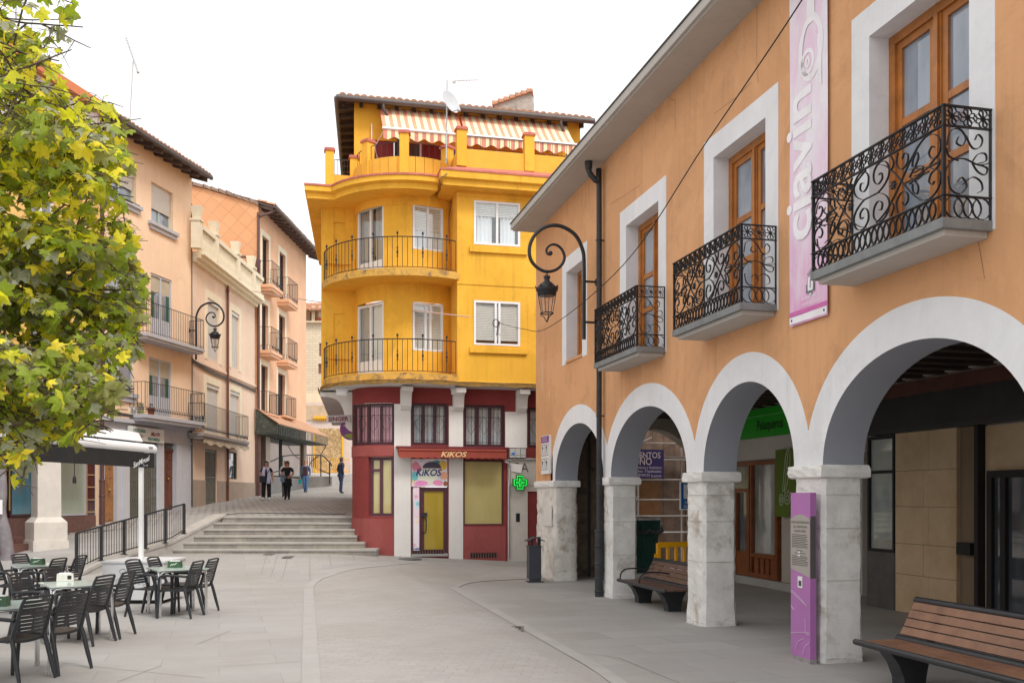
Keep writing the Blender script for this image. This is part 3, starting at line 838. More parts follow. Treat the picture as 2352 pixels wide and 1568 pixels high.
# wrought iron balconies
def iron_panel(mb, fr, s0, s1, w, z0, along='s', wmid=None):
    """rails, daisy frieze, scroll field and ring band; along s at depth w, or along w at s=w"""
    if along == 's': P = lambda x, z: fr.p(s0+x, z0+z, w); nn = fr.W
    else: P = lambda x, z: fr.p(w, z0+z, s0+x); nn = fr.S
    L = s1-s0; WD, TK = .020, .006
    for z, h in ((.955, .012), (.785, .010), (.195, .010)):
        a, b = P(-.02, z), P(L+.02, z); mb.ribbon([a, b], nn, .034, h)
    for x in (0, L): mb.ribbon([P(x, 0), P(x, .955)], nn, .022, .022)
    # frieze of daisies
    n = max(2, round(L/.158)); st = L/n
    for i in range(n):
        cx, cz = st*(i+.5), .87
        for k in range(8):
            A = 2*PI*(k+.5)/8; pts = []
            for t in (0, .25, .5, .75, 1):
                rr = .016+.062*t; hw = .021*math.sin(PI*min(1, t*.95))**.8
                pts.append((rr, hw))
            loop = pts+[(r_, -h_) for r_, h_ in pts[-2:0:-1]]
            mb.ribbon([P(cx+r_*math.cos(A)-h_*math.sin(A), cz+r_*math.sin(A)+h_*math.cos(A)) for r_, h_ in loop], nn, WD*.8, .004, closed=True)
        mb.ribbon([P(cx+.014*math.cos(q), cz+.014*math.sin(q)) for q in (0, 1.57, 3.14, 4.71)], nn, WD*1.2, .006, closed=True)
    # ring band
    n = max(3, round(L/.094)-1); st = L/(n+1)
    for i in range(n):
        cx = st*(i+1); rx = min(.09, cx, L-cx)
        mb.ribbon([P(cx+rx*math.cos(q*PI/7), .098+.092*math.sin(q*PI/7)) for q in range(14)], nn, WD, .005, closed=True)
    # scroll field
    z1 = .195; hh = .59
    half = [
        [(0, .295), (.12, .30), (.24, .37), (.275, .46), (.22, .55), (.12, .57), (.045, .51), (.05, .42), (.11, .375), (.17, .41), (.16, .465), (.12, .46)],
        [(.08, .02), (.22, .08), (.36, .20), (.48, .33), (.60, .46), (.74, .56), (.86, .565), (.95, .50), (.97, .41), (.92, .35), (.85, .36), (.82, .42), (.86, .46), (.89, .44)],
        [(.40, .57), (.38, .47), (.45, .40), (.53, .43), (.54, .50), (.49, .53), (.46, .49)],
        [(.56, .36), (.68, .33), (.80, .30), (.96, .30)],
        [(.96, .31), (.90, .34), (.84, .31), (.82, .295)],
        [(.62, .34), (.68, .42), (.66, .48), (.61, .44), (.60, .37)],
        [(.56, .30), (.64, .24), (.74, .26), (.72, .31), (.62, .31)],
        [(.30, .57), (.34, .50), (.31, .45), (.265, .47)],
    ]
    flw = [(.33, .295)]
    if L > 1.2: reps = [(L/2, L/2)]; 
    else:
        reps = []
        for c in ([(0, .09), (.02, .22), (.10, .30), (.22, .32), (.36, .28), (.48, .30)], [(.03, .42), (.06, .54), (.16, .57), (.23, .50), (.19, .43), (.13, .45), (.15, .50)],
                  [(.23, .52), (.30, .42), (.38, .43), (.41, .50), (.36, .54), (.33, .49)], [(.04, .16), (.07, .05), (.17, .02), (.24, .09), (.19, .16), (.14, .12)],
                  [(.20, .10), (.30, .17), (.39, .14), (.41, .07), (.36, .04)], [(.30, .30), (.36, .37), (.44, .38), (.45, .32), (.36, .29)], [(.30, .29), (.36, .22), (.44, .20), (.46, .26), (.36, .28)], [(.02, .40), (.05, .33), (.15, .30)]):
            mb.ribbon([P(x*L/.5, z1+z) for x, z in [(p.x, p.y) for p in spline([(a_, b_, 0) for a_, b_ in c], 4)]], nn, WD, TK)
    for c0, sc_ in reps:
        for c in half:
            sp = [(p.x, p.y) for p in spline([(a_, b_, 0) for a_, b_ in c], 4)]
            for mx in (1, -1):
                for mz in (False, True):
                    mb.ribbon([P(c0+mx*x*sc_, z1+((hh-z) if mz else z)) for x, z in sp], nn, WD, TK)
        for mx in (1, -1):
            for k in range(6):
                A = k*PI/3; mb.ribbon([P(c0+mx*.33*sc_+.0*k, z1+.295), P(c0+mx*.33*sc_+.04*math.cos(A), z1+.295+.04*math.sin(A))], nn, .024, .016)
for c in WIN+[4.4]:
    a, b = c-1.03, c+1.05; pr = .5; zb = 4.245
    mb = MB(); mb.fbox(FR, a, b, zb-.085, zb, -pr, -.0065); mb.fbox(FR, a+.06, b-.06, zb-.135, zb-.0855, -pr+.06, -.0065, 1)
    o = mb.build('balcony', [slabm, eavec], AB)
    mb = MB()
    iron_panel(mb, FR, a+.02, b-.02, -pr+.02, zb)
    iron_panel(mb, FR, -pr+.03, -.01, a+.02, zb, 'w'); iron_panel(mb, FR, -pr+.03, -.01, b-.02, zb, 'w')
    mb.build('railing', ironm, o, fix=False)

# ---- under the arcade: ceiling, beams, back wall with shop fronts, end wall
BW = 3.9
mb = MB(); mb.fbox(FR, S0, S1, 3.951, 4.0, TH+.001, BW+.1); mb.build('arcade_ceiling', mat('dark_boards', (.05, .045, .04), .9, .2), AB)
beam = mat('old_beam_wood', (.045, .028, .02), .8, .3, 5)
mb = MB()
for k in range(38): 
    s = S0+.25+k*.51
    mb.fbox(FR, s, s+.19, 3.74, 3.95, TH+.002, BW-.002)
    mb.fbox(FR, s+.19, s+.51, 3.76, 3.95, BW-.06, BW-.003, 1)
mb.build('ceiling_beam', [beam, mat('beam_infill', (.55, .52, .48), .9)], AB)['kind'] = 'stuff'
su = lambda u, w_=BW: FR.su(u, w_)
zv = lambda u, v, w_=BW: FR.zv(u, v, w_)
# back wall: stone cladding left of it dark fascia etc.
wallp = mat('arcade_wall_paint', (.50, .47, .43), .9, .06, 2)
mb = MB(); mb.fbox(FR, S0, S1, -.05, 3.95, BW+.15, BW+.3); mb.build('back_wall', wallp, AB)
fascia = mat('black_fascia', (.035, .036, .038), .35, .3, 2, speck=.3)
sA, sB = 3.0, su(1985)                      # dark bank front seen through the near arch
mb = MB(); mb.fbox(FR, sA, sB, 3.50, 3.72, BW-.02, BW+.149); mb.build('lintel_beam', mat('red_brown_beam', (.10, .035, .025), .7, .3, 4), AB)
mb = MB(); mb.fbox(FR, sA, sB, 3.02, 3.499, BW+.0, BW+.148); mb.fbox(FR, sA, sB, 2.92, 3.019, BW-.05, BW+.148); mb.build('fascia', fascia, AB)
def stoneclad(name):
    m, nt, b = newmat(name)
    tc = N(nt, 'ShaderNodeTexCoord').outputs['Object']
    n1 = noise(nt, tc, 1.4, 6, .65)
    c = mixc(nt, ramp(nt, n1, .3, .7), (.44, .30, .17), (.60, .45, .29))
    c = mixc(nt, ramp(nt, noise(nt, tc, 9, 5, .7), .6, .72, 0, .5), c, (.68, .56, .42))
    nt.links.new(c, b.inputs['Base Color']); b.inputs['Roughness'].default_value = .75
    return m
clad = stoneclad('tan_stone_cladding')
s_l, s_r = su(2053), su(2193)
mb = MB(); nz = 5
rowz = [0, .62, 1.12, 1.72, 2.30, 2.918]
for j in range(5):
    mid = s_r+(s_l-s_r)*(.52 if j % 2 else .44)
    for a, b in ((s_r, mid-.003), (mid+.003, s_l)): mb.fbox(FR, a, b, rowz[j]+.003, rowz[j+1]-.003, BW+.03, BW+.149)
mb.build('stone_cladding', clad, AB)
mb = MB(); mb.fbox(FR, su(2237), s_r, 0, 2.918, BW+.10, BW+.149, 1); mb.fbox(FR, su(2246), su(2237), 0, 2.918, BW-.0, BW+.149, 0)
mb.fbox(FR, su(2232), su(2200), 1.02, 1.2, BW-.03, BW+.099, 0)
mb.build('recess', [blackm, mat('brown_recess', (.20, .14, .09), .8, .1)], AB)
mb = MB(); mb.fbox(FR, su(2440), su(2247), 0, 2.9, BW+.12, BW+.149); mb.build('side_cladding', clad, AB)
window(AB, FR, su(2430), su(2268), .05, 2.25, BW-.02, blackm, gdark, .1, .1, (.75,), name='entrance_door')
window(AB, FR, su(2051), su(1990), .95, 2.90, BW+.02, blackm, glass('milky_pane', (.30, .33, .31), col2=(.42, .45, .42)), .05, .08, (), (.69,), name='shop_window')
mb = MB(); mb.fbox(FR, su(2051), su(1988), 0, .948, BW+.03, BW+.149); mb.build('base_panel', mat('dark_stone_base', (.09, .085, .08), .6, .3, 3), AB)
# the hairdresser's shop seen through the middle arch
sh0, sh1 = su(1790), su(1640)
mb = MB(); mb.fbox(FR, su(1984), su(1660), -.05, .16, BW-.06, BW+.149); mb.build('shop_step', kerbst, AB)
mb = MB(); mb.fbox(FR, su(1975), sh0, .16, 2.66, BW+.05, BW+.149); mb.build('shop_pier', mat('warm_grey_render', (.44, .40, .35), .9, .06, 2, streak=.2), AB)
mb = MB(); mb.fbox(FR, su(1975), sh1, 2.66, 3.9, BW+.05, BW+.149); mb.build('shop_lintel', mat('off_white_render', (.60, .56, .52), .9, .05), AB)
swood = mat('red_brown_shop_wood', (.235, .075, .025), .35, .3, 4, .1, 30, streak=.4)
m0, m1 = su(1786), su(1727)
mb = MB(); frame_bars(mb, FR, m0, su(1690)+.9, .17, 2.64, BW-.02, .09, .12, (), ()); 
for u in (1727, 1722): s = su(u); mb.fbox(FR, s-.03, s+.03, .26, 2.55, BW-.03, BW+.1)
for k in range(4):
    s = m0+.12+k*.22; mb.fbox(FR, s, s+.14, .25, .58, BW-.01, BW+.03)
mb.fbox(FR, m0+.09, m1, .60, .68, BW-.035, BW+.08)
mb.fbox(FR, m1+.06, su(1690)+.81, 1.98, 2.06, BW-.03, BW+.08); mb.fbox(FR, m1+.10, m1+.20, .26, 1.97, BW-.028, BW+.05); mb.fbox(FR, m1+.66, m1+.76, .26, 1.97, BW-.028, BW+.05)
mb.fbox(FR, m1+.2, m1+.66, .26, .7, BW-.02, BW+.03); mb.fbox(FR, m0+.09, m1, .2, .6, BW+.031, BW+.06)
shf = mb.build('shop_front', swood, AB)
MB().fbox(FR, m0+.05, m1, .66, 2.57, BW+.06, BW+.075).build('pane', glass('hairdresser_pane', (.17, .19, .18), col2=(.46, .47, .45)), shf)
MB().fbox(FR, m1+.07, su(1690)+.8, .3, 2.55, BW+.06, BW+.075).build('pane', gshop, shf)
# end wall: dark stained pier and a segmental opening beyond it
mb = MB(); pier = mat('stained_pier_stone', (.20, .155, .12), .95, .25, 2.5, .5, 18, dirt=(.7, 2.2, .5), dirtc=(.07, .05, .04))
mb.fbox(FR, 21.5, S1-.01, 0, 3.94, TH+.08, 1.75); mb.fbox(FR, 21.44, S1-.005, 2.1, 2.25, TH+.07, 1.79)
mb.build('end_pier', pier, AB)
mb = MB(); n = 12
for k in range(n):
    w0_, w1_ = 1.75+(BW-1.75)*k/n, 1.75+(BW-1.75)*(k+1)/n
    za = 2.95+.55*math.sin(PI*k/n); zb_ = 2.95+.55*math.sin(PI*(k+1)/n)
    P = [FR.p(s, z, w_) for s in (21.55, S1-.012) for w_, z in ((w0_, za), (w1_, zb_), (w1_, 3.945), (w0_, 3.945))]
    mb.hexa(P)
mb.build('end_arch', mat('end_arch_plaster', (.40, .36, .32), .9, .1), AB)
mb = MB(); mb.tube([FR.p(21.42, 0, 1.12), FR.p(21.42, 3.9, 1.12)], .035, 8); mb.build('inner_pipe', pipem, AB)

# green shop sign and scissors panel
gs = thing('shop_sign', 'bright green shop sign board lettered Peluqueros under the arcade', 'sign', FR.p(su(1760), 3.2, BW))
mb = MB(); a, b = su(1850), su(1672); mb.fbox(FR, a, b, 3.12, 3.72, BW-.07, BW+.0); mb.build('board', mat('sign_green', (.02, .42, .02), .45, .06, 3), gs)
mb = MB(); mb.fbox(FR, a, b, 3.56, 3.575, BW-.085, BW-.071); mb.build('trim', mat('sign_trim', (.2, .6, .2), .4), gs)
tw = BW-.072; sm = su(1768, tw)
lettering('Peluqueros', FR.p(sm, 3.27, tw), -FR.S, (0, 0, 1), .30, mat('sign_black', (.01, .012, .01), .5), gs, bold=.012, sx=.8)
gp = thing('shop_sign', 'dark green hanging panel with white scissors outline beside the shop window', 'sign', FR.p(su(1805), 1.6, BW))
mb = MB(); a, b = su(1856, BW-.1), su(1783, BW-.1); mb.fbox(FR, a, b, 1.48, 2.82, BW-.12, BW-.02); mb.build('panel', mat('panel_green', (.10, .17, .012), .45, .06, 3), gp)
sl_ = mat('chalk_line', (.72, .76, .60), .6); mb = MB(); wl = BW-.124
def sq(pts, closed=False):
    mb.ribbon([FR.p(su(u, wl), zv(u, v, wl), wl) for u, v in pts], FR.W, .004, .012, closed=closed)
sq([(1797, 1128), (1800, 1095), (1804, 1050), (1809, 1026), (1815, 1036), (1814, 1075), (1808, 1110), (1803, 1125)]); sq([(1811, 1028), (1807, 1070), (1803, 1112), (1800, 1130)])
for cu, cv, ru, rv in ((1794.5, 1147, 4.5, 13), (1808, 1143, 7, 14), (1808, 1143, 3.2, 6.5), (1794.5, 1147, 1.8, 6)):
    sq([(cu+ru*math.cos(t*PI/8), cv+rv*math.sin(t*PI/8)) for t in range(16)], True)
for t in range(5): sq([(1808+8.5*math.cos(-.2-t*.5), 1143+17*math.sin(-.2-t*.5)), (1808+11*math.cos(-.2-t*.5), 1143+21*math.sin(-.2-t*.5))])
mb.build('scissors_drawing', sl_, gp)
# ================================================================ yellow corner house
E2 = V((.9735, .2288)); NO = V((.2288, -.9735)); ST = V((-.155, .988))
CC = (-3.1, 28.95); RB, RBAL = 1.63, 2.6
CH = thing('corner_house', 'yellow corner house with rounded balconies, maroon ground floor and striped roof terrace awnings', 'building', (-3, 29, 0))
YG = Fr((-3.34, 27.13), (-3.34+E2.x, 27.13+E2.y))
CG = CFr((-3.59, 28.2), 1.1)
CB = CFr(CC, RB)
RBF = Fr((-1.54, 26.95), (-1.54+E2.x, 26.95+E2.y))            # front of the right bay
RWL = Fr((-5.63, 28.27), (-5.63+E2.x, 28.27+E2.y))            # set back wall on the left
g_ = lambda d: rad(d)
def c3(q, z): return V((q[0], q[1], z))
# ---- ground floor walls
zG = 4.98
sw = [YG.su(u) for u in (907, 943, 1030.5, 1063, 1159, 1166, 1209.5)]
zt = lambda v, u=1000: YG.zv(u, v)
def Z(u, v): return YG.zv(u, v)
mezz = [(sw[1]+.04, sw[2]-.04, Z(985, 1021), Z(985, 926), .16), (sw[3]+.04, sw[4]-.02, Z(1110, 1025.5), Z(1110, 930), .16), (sw[6]+.05, sw[6]+1.4, Z(1230, 1027), Z(1230, 936), .16)]
door = (sw[1]+.02, sw[2]-.03, .2, Z(985, 1054), .14)
shopw = (YG.su(1064.5), YG.su(1157), Z(1110, 1206), Z(1110, 1056), .12)
mb = MB(); wall(mb, YG, 0, 7.5, -.3, zG, mezz+[door, shopw], 0, 0)
a0, a1 = -g_(99)*1.1, g_(13.2)*1.1
tA, tB = CG.su(812)+.02, CG.su(905)-.0
upw = (CG.su(811.5), CG.su(905), CG.zv(880, 1020.5), CG.zv(880, 925), .14)
low = (CG.su(846), CG.su(905)+.01, CG.zv(880, 1185), CG.zv(880, 1049), .14)
wall(mb, CG, a0, a1, -.3, zG, [upw, low], 0, 0, cuts=CG.cuts(a0, a1, .08))
q0 = CG.p(a0, 0); q1 = q0+V((ST.x, ST.y, 0))*14
mb.quad(V((q0.x, q0.y, -.3)), V((q1.x, q1.y, -.3)), V((q1.x, q1.y, zG)), V((q0.x, q0.y, zG)))
mb.build('ground_floor_wall', redp, CH, fix=False)
# faded maroon base panels under the windows and the band over the corner window
mb = MB()
mb.fbox(YG, sw[3]+.005, sw[5]-.06, -.1, shopw[2]-.04, -.018, -.001)
cs = [a0*.86]+CG.cuts(a0*.86, a1, .09)+[a1]
mb.build('base_panel', redl, CH)
for z0, z1, t in ((-.1, CG.zv(880, 1190), .02), (CG.zv(880, 1047), CG.zv(880, 1022), .02)):
    mb = MB()
    for a, b in zip(cs, cs[1:]): mb.hexa([CG.p(s, z, w) for z in (z0, z1) for s, w in ((a, -t), (b, -t), (b, -.001), (a, -.001))])
    mb.build('base_panel', redl, CH)
# white pilasters
mb = MB()
for a, b, z0, z1 in ((0.0, sw[1]-.0, -.1, Z(925, 928)), (sw[2], sw[3], -.1, Z(1045, 933)), (sw[4]+.01, sw[6], Z(1190, 1028), Z(1190, 946))):
    q = MB(); q.fbox(YG, a, b, z0, z1, -.05, -.0005); q.build('pilaster', whitep, CH)
# consoles under the overhang
def console(org, out, side, zt_, h, L, t=.34):
    """curved bracket: org on the wall, out/side unit vectors"""
    prof = [(0, 0), (L, 0), (L, -.13)]+[(L-(L-.20)*math.sin(PI/2*k/8)**.75, -.13-(h-.27)*(1-math.cos(PI/2*k/8))**1.25) for k in range(1, 9)]+[(.20, -h+.10), (.14, -h+.10), (.14, -h+.04), (.08, -h+.04), (.08, -h), (0, -h)]
    m = MB(); m.prism([V(org)+V(out)*x+V((0, 0, zt_+z))-V(side)*t/2 for x, z in prof], V(side)*t)
    m.build('console', whitep, CH)
nf = V((NO.x, NO.y, 0)); ef = V((E2.x, E2.y, 0))
for u in (931, 1051, 1196): console(YG.p(YG.su(u), 0, 0), nf, ef, zG-.03, .62 if u < 1200 else .7, .55, .30)
for dg, L, h in ((-93, .95, 1.15),):
    t = g_(dg); o_ = V((math.sin(t), -math.cos(t), 0)); console(V((-3.59, 28.2, 0))+o_*1.09, o_, V((math.cos(t), math.sin(t), 0)), zG-.03, h, L, .30)
# ---- overhanging floor plate (white below, worn yellow edge) and upper balcony slab
def slabring(mb, z0, z1, r0, r1, d0, d1, mt=0, mbot=1, medge=2, n=44):
    for k in range(n):
        t0, t1 = g_(d0+(d1-d0)*k/n), g_(d0+(d1-d0)*(k+1)/n)
        P = lambda r, t, z: V((CC[0]+r*math.sin(t), CC[1]-r*math.cos(t), z))
        mb.quad(P(r0, t0, z1), P(r1, t0, z1), P(r1, t1, z1), P(r0, t1, z1), mt)
        mb.quad(P(r0, t0, z0), P(r1, t0, z0), P(r1, t1, z0), P(r0, t1, z0), mbot)
        mb.quad(P(r1, t0, z0), P(r1, t1, z0), P(r1, t1, z1), P(r1, t0, z1), medge)
def cp(r, d, z): t = g_(d); return V((CC[0]+r*math.sin(t), CC[1]-r*math.cos(t), z))
D1 = 38.2
mb = MB(); slabring(mb, 5.0, 5.12, 0.0, RBAL+.02, -128, D1); slabring(mb, 5.12, 5.30, 1.0, RBAL-.04, -128, D1)
for z in (5.0, 5.12):
    mb.quad(RBF.p(-.02, z, 1.5), RBF.p(8, z, 1.5), RBF.p(8, z, -.02), RBF.p(-.02, z, -.02), 1)
mb.quad(RBF.p(-.02, 5.0, -.02), RBF.p(8, 5.0, -.02), RBF.p(8, 5.12, -.02), RBF.p(-.02, 5.12, -.02), 2)
mb.add([cp(0, 0, 5.0), cp(RBAL, D1, 5.0), RBF.p(-.02, 5.0, 1.5)], [(0, 1, 2)], 1)
mb.add([cp(0, 0, 5.3), cp(RBAL-.04, D1, 5.3), RBF.p(-.02, 5.3, 1.5)], [(0, 1, 2)], 0)
SL0, SL1 = V((-5.63, 28.27)), V((-5.63, 28.27))+ST*14
g0, g1 = V((q0.x+.3, q0.y)), V((q1.x+.3, q1.y))
mb.quad(c3(SL0-E2*.1, 5.0), c3(SL1-E2*.1, 5.0), c3(g1, 5.0), c3(g0, 5.0), 1); mb.quad(c3(SL0-E2*.1, 5.0), c3(SL1-E2*.1, 5.0), c3(SL1-E2*.1, 5.14), c3(SL0-E2*.1, 5.14), 2)
slb = mb.build('balcony', [yelworn, whitep, yelworn], CH, fix=False)
mb = MB(); slabring(mb, 7.97, 8.17, 1.0, RBAL, -128, D1, 0, 1, 0)
mb.add([cp(0, 0, 8.17), cp(RBAL, D1, 8.17), RBF.p(-.0, 8.17, 1.5)], [(0, 1, 2)], 0)
mb.add([cp(0, 0, 7.97), cp(RBAL, D1, 7.97), RBF.p(-.0, 7.97, 1.5)], [(0, 1, 2)], 1)
slb2 = mb.build('balcony', [yelworn, yellow], CH, fix=False)
# cables strapped along the edge of the lower slab
mb = MB()
for j in range(4):
    pts = [cp(RBAL+.035+.01*j, d, 5.10-.035*j+.012*math.sin(d*.31+j)) for d in range(-110, 39, 4)]+[RBF.p(x*.4+.1, 5.10-.035*j+.012*math.sin(x*1.9+j), -.035-.01*j) for x in range(0, 19)]
    mb.tube(pts, .011, 5)
mb.build('cable_bundle', mat('weathered_cable', (.28, .17, .05), .8, .4, 8), CH)
# ---- railings of the two rounded balconies
for zs, hgt, par in ((5.30, .93, slb), (8.17, .88, slb2)):
    mb = MB(); R = RBAL-.06; d0, d1 = -118, 36.5
    for z, rr in ((zs+hgt, .016), (zs+.05, .011)): mb.tube([cp(R, d0+(d1-d0)*k/60, z) for k in range(61)], rr, 5)
    n = 49
    for k in range(n+1):
        d = d0+(d1-d0)*k/n; fancy = k % 5 == 2
        mb.tube([cp(R, d, zs+.04), cp(R, d, zs+hgt)], .0085 if not fancy else .011, 5)
        if fancy:
            c = cp(R, d, zs+hgt); mb.lathe([(.011, 0), (.012, .05), (.028, .085), (.032, .105), (.022, .135), (.001, .15)], c, 8)
            mb.lathe([(.011, -.13), (.024, -.08), (.012, -.04), (.026, 0), (.026, .05), (.012, .1), (.022, .14), (.011, .2)], cp(R, d, zs+hgt*.48), 8)
    for d in (-98, 20): 
        pass
    mb.build('railing', ironm, par)
# ---- upper walls
z0, z1 = 5.1, 10.6
bay = [g_(-100)*RB, g_(54)*RB]
bo = []
for za, zb, wa, wb in ((5.30, 7.48, 6.05, 7.43), (8.17, 10.31, 8.94, 10.24)):
    bo += [(g_(-65)*RB, g_(-20.5)*RB, za, zb, .20), (g_(9)*RB, g_(43)*RB, wa, wb, .16)]
mb = MB(); wall(mb, CB, bay[0], bay[1], z0, z1, bo, 0, 0, cuts=CB.cuts(bay[0], bay[1], .09))
wall(mb, RWL, 0, 1.3, z0, z1, [(.36, .70, 8.5, 10.0, .06), (.36, .70, 5.6, 7.3, .03)], 0, 0)
mb.quad(RWL.p(.36, 8.5, .06), RWL.p(.70, 8.5, .06), RWL.p(.70, 10.0, .06), RWL.p(.36, 10.0, .06))
mb.quad(RWL.p(.36, 5.6, .03), RWL.p(.70, 5.6, .03), RWL.p(.70, 7.3, .03), RWL.p(.36, 7.3, .03))
L0 = V((-5.63, 28.27, 0)); L1 = L0+V((ST.x, ST.y, 0))*14
mb.quad(c3(L0, z0), c3(L1, z0), c3(L1, z1), c3(L0, z1))
wr = []
for za, zb in ((6.16, 7.43), (9.0, 10.25)):
    for ua, ub in ((1088, 1195), (1262, 1360)):
        wr.append((RBF.su(ua), RBF.su(ub), za, zb, .14))
wall(mb, RBF, 0, 8, z0, z1+.1, wr, 0, 0)
S_a, S_b = V((-1.54, 26.95, 0)), V((-1.80, 27.97, 0))
SB = Fr((S_a.x, S_a.y), (S_b.x, S_b.y))
nic = [(.40, .72, 8.9, 10.0), (.40, .72, 6.0, 7.2)]
wall(mb, SB, 0, SB.L+.1, z0, z1+.1, [], 0, 0)
mb.build('wall', yellow, CH, fix=False)
mb = MB()        # shallow string course, niche shelf, band under the cornice
mb.fbox(RBF, -.012, 8, 7.86, 8.03, -.018, -.0005); mb.fbox(SB, -.0, 1.0, 7.861, 8.029, -.02, -.0005) if False else None
for zz in (5.95, 8.75): mb.fbox(RWL, .22, .86, zz, zz+.05, -.06, -.0005)
mb.fbox(RBF, -.015, 8, 10.22+.12, 10.42, -.02, -.0005)
cs = CB.cuts(bay[0], bay[1], .1)
for a, b in zip(cs, cs[1:]):
    mb.hexa([CB.p(s, z, w_) for z in (10.20, 10.42) for s, w_ in ((a, -.02), (b, -.02), (b, -.0005), (a, -.0005))])
mb.build('string_course', yellow, CH)
# windows
def chord(d0, d1, ins): return Fr((CC[0]+(RB-ins)*math.sin(g_(d0)), CC[1]-(RB-ins)*math.cos(g_(d0))), (CC[0]+(RB-ins)*math.sin(g_(d1)), CC[1]-(RB-ins)*math.cos(g_(d1))))
for i, (za, zb, wa, wb) in enumerate(((5.30, 7.48, 6.05, 7.43), (8.17, 10.31, 8.94, 10.24))):
    f1 = chord(-64.5, -21, .02); f2 = chord(9.3, 42.7, .01)
    window(CH, f1, 0, f1.L, za+.01, zb-.01, -.0, pvc, gdark if i else gcurt, .075, .07, (.5,), (), 'balcony_door', panel=.52, room=([(.05, .45, .2, 1, 'grey'), (.62, .98, .2, 1, 'grey')] if i else [(.04, .5, .2, 1, 'grey'), (.55, .97, .2, .97, 'white')]))
    window(CH, f2, 0, f2.L, wa+.01, wb-.01, -.02, pvc, gblue if i else gblind, .06, .07, (.5,) if i else (.42, .58), room=[(.0, 1, .45, 1, 'blind'), (.02, .98, .0, .5, 'white')] if i else [(0, 1, .0, 1, 'blind')])  # upper window: pale blind and curtains added in place of the sky's reflection
for k, (a, b, za, zb, d) in enumerate(wr):
    window(CH, RBF, a+.005, b-.005, za+.005, zb-.005, -.01, pvc, (gblind, gblind, gcurt, gcurt)[k], .06, .07, (.5,) if k > 1 else (.47, .55), room=[(0, 1, .12, 1, 'blind')] if k < 2 else [(0, 1, .66, 1, 'blind'), (.03, .40, 0, .66, 'white'), (.58, .90, 0, .66, 'white')])
    q = MB(); q.fbox(RBF, a-.12, b+.2, za-.22, za-.06, -.07, -.0005); q.build('sill', yellow, CH)
# ground floor windows with iron grilles
def grille(par, fr, s0, s1, z0, z1, w_, step=.105):
    mb = MB(); n = max(3, int((s1-s0)/step)); cur = isinstance(fr, CFr)
    hz = [z0+(z1-z0)*f for f in (.03, .10, .30, .70, .90, .97)]
    for k in range(n+1):
        s = s0+(s1-s0)*k/n; mb.tube([fr.p(s, z0, w_), fr.p(s, z1, w_)], .009, 4, smooth=False)
    for z in (hz[1], hz[3], hz[4]):
        m = 10 if cur else 1; mb.tube([fr.p(s0+(s1-s0)*k/m, z, w_) for k in range(m+1)], .009, 4, smooth=False)
    zc = z0+(z1-z0)*.5; k = 0
    st = (s1-s0)/max(2, round((s1-s0)/.42))
    x = s0
    while x < s1-.05:
        c = x+st/2; P = [(c-st*.38, zc), (c, zc+.26), (c+st*.38, zc), (c, zc-.26)]
        mb.tube([fr.p(s, z, w_-.01) for s, z in P], .008, 4, closed=True, smooth=False); x += st
    mb.build('grille', ironm, par)
for k, o in enumerate(mezz):
    wn = window(CH, YG, o[0], o[1], o[2], o[3], .06, plum, gcurt, .07, .07, (.34, .66), (), room=[(.0, .28, 0, .97, 'white'), (.33, .62, 0, .97, 'white'), (.69, 1, 0, .97, 'white')])
    grille(wn, YG, o[0], o[1], o[2], o[3], -.03)
pinkp = glass('pink_curtained_pane', (.42, .20, .24), wave='curtain')
mb = MB(); cs = [upw[0]]+CG.cuts(upw[0], upw[1], .09)+[upw[1]]
for f in (.0, .23, .46, .73, .97):
    s = upw[0]+(upw[1]-upw[0])*f; mb.hexa([CG.p(x, z, w_) for z in (upw[2], upw[3]) for x, w_ in ((s, .05), (s+.08, .05), (s+.08, .12), (s, .12))])
for a, b in zip(cs, cs[1:]):
    for za, zb in ((upw[2], upw[2]+.08), (upw[3]-.08, upw[3])): mb.hexa([CG.p(x, z, w_) for z in (za, zb) for x, w_ in ((a, .055), (b, .055), (b, .115), (a, .115))])
wn = mb.build('window', plum, CH); mb = MB()
for a, b in zip(cs, cs[1:]): mb.quad(CG.p(a, upw[2], .1), CG.p(b, upw[2], .1), CG.p(b, upw[3], .1), CG.p(a, upw[3], .1))
mb.build('pane', pinkp, wn); grille(wn, CG, upw[0]+.02, upw[1]-.02, upw[2], upw[3], -.03)
pa, pb = CG.p(low[0], 0, .09), CG.p(low[1], 0, .03); lf = Fr((pa.x, pa.y), (pb.x, pb.y))
wn = window(CH, lf, 0, lf.L, low[2], low[3], 0, plum, gbeige, .085, .08, (.46,), ())
q = MB(); q.fbox(lf, .085, lf.L*.46-.04, low[2]+(low[3]-low[2])*.76, low[2]+(low[3]-low[2])*.80, -.005, .07); q.build('transom', plum, wn)
q = MB(); q.fbox(lf, lf.L*.6, lf.L*.95, low[2]+.2, low[3]-.45, .0408, .0412); 
window(CH, YG, shopw[0], shopw[1], shopw[2], shopw[3], .05, plum, gbeige, .045, .06, (), (), 'display_window')
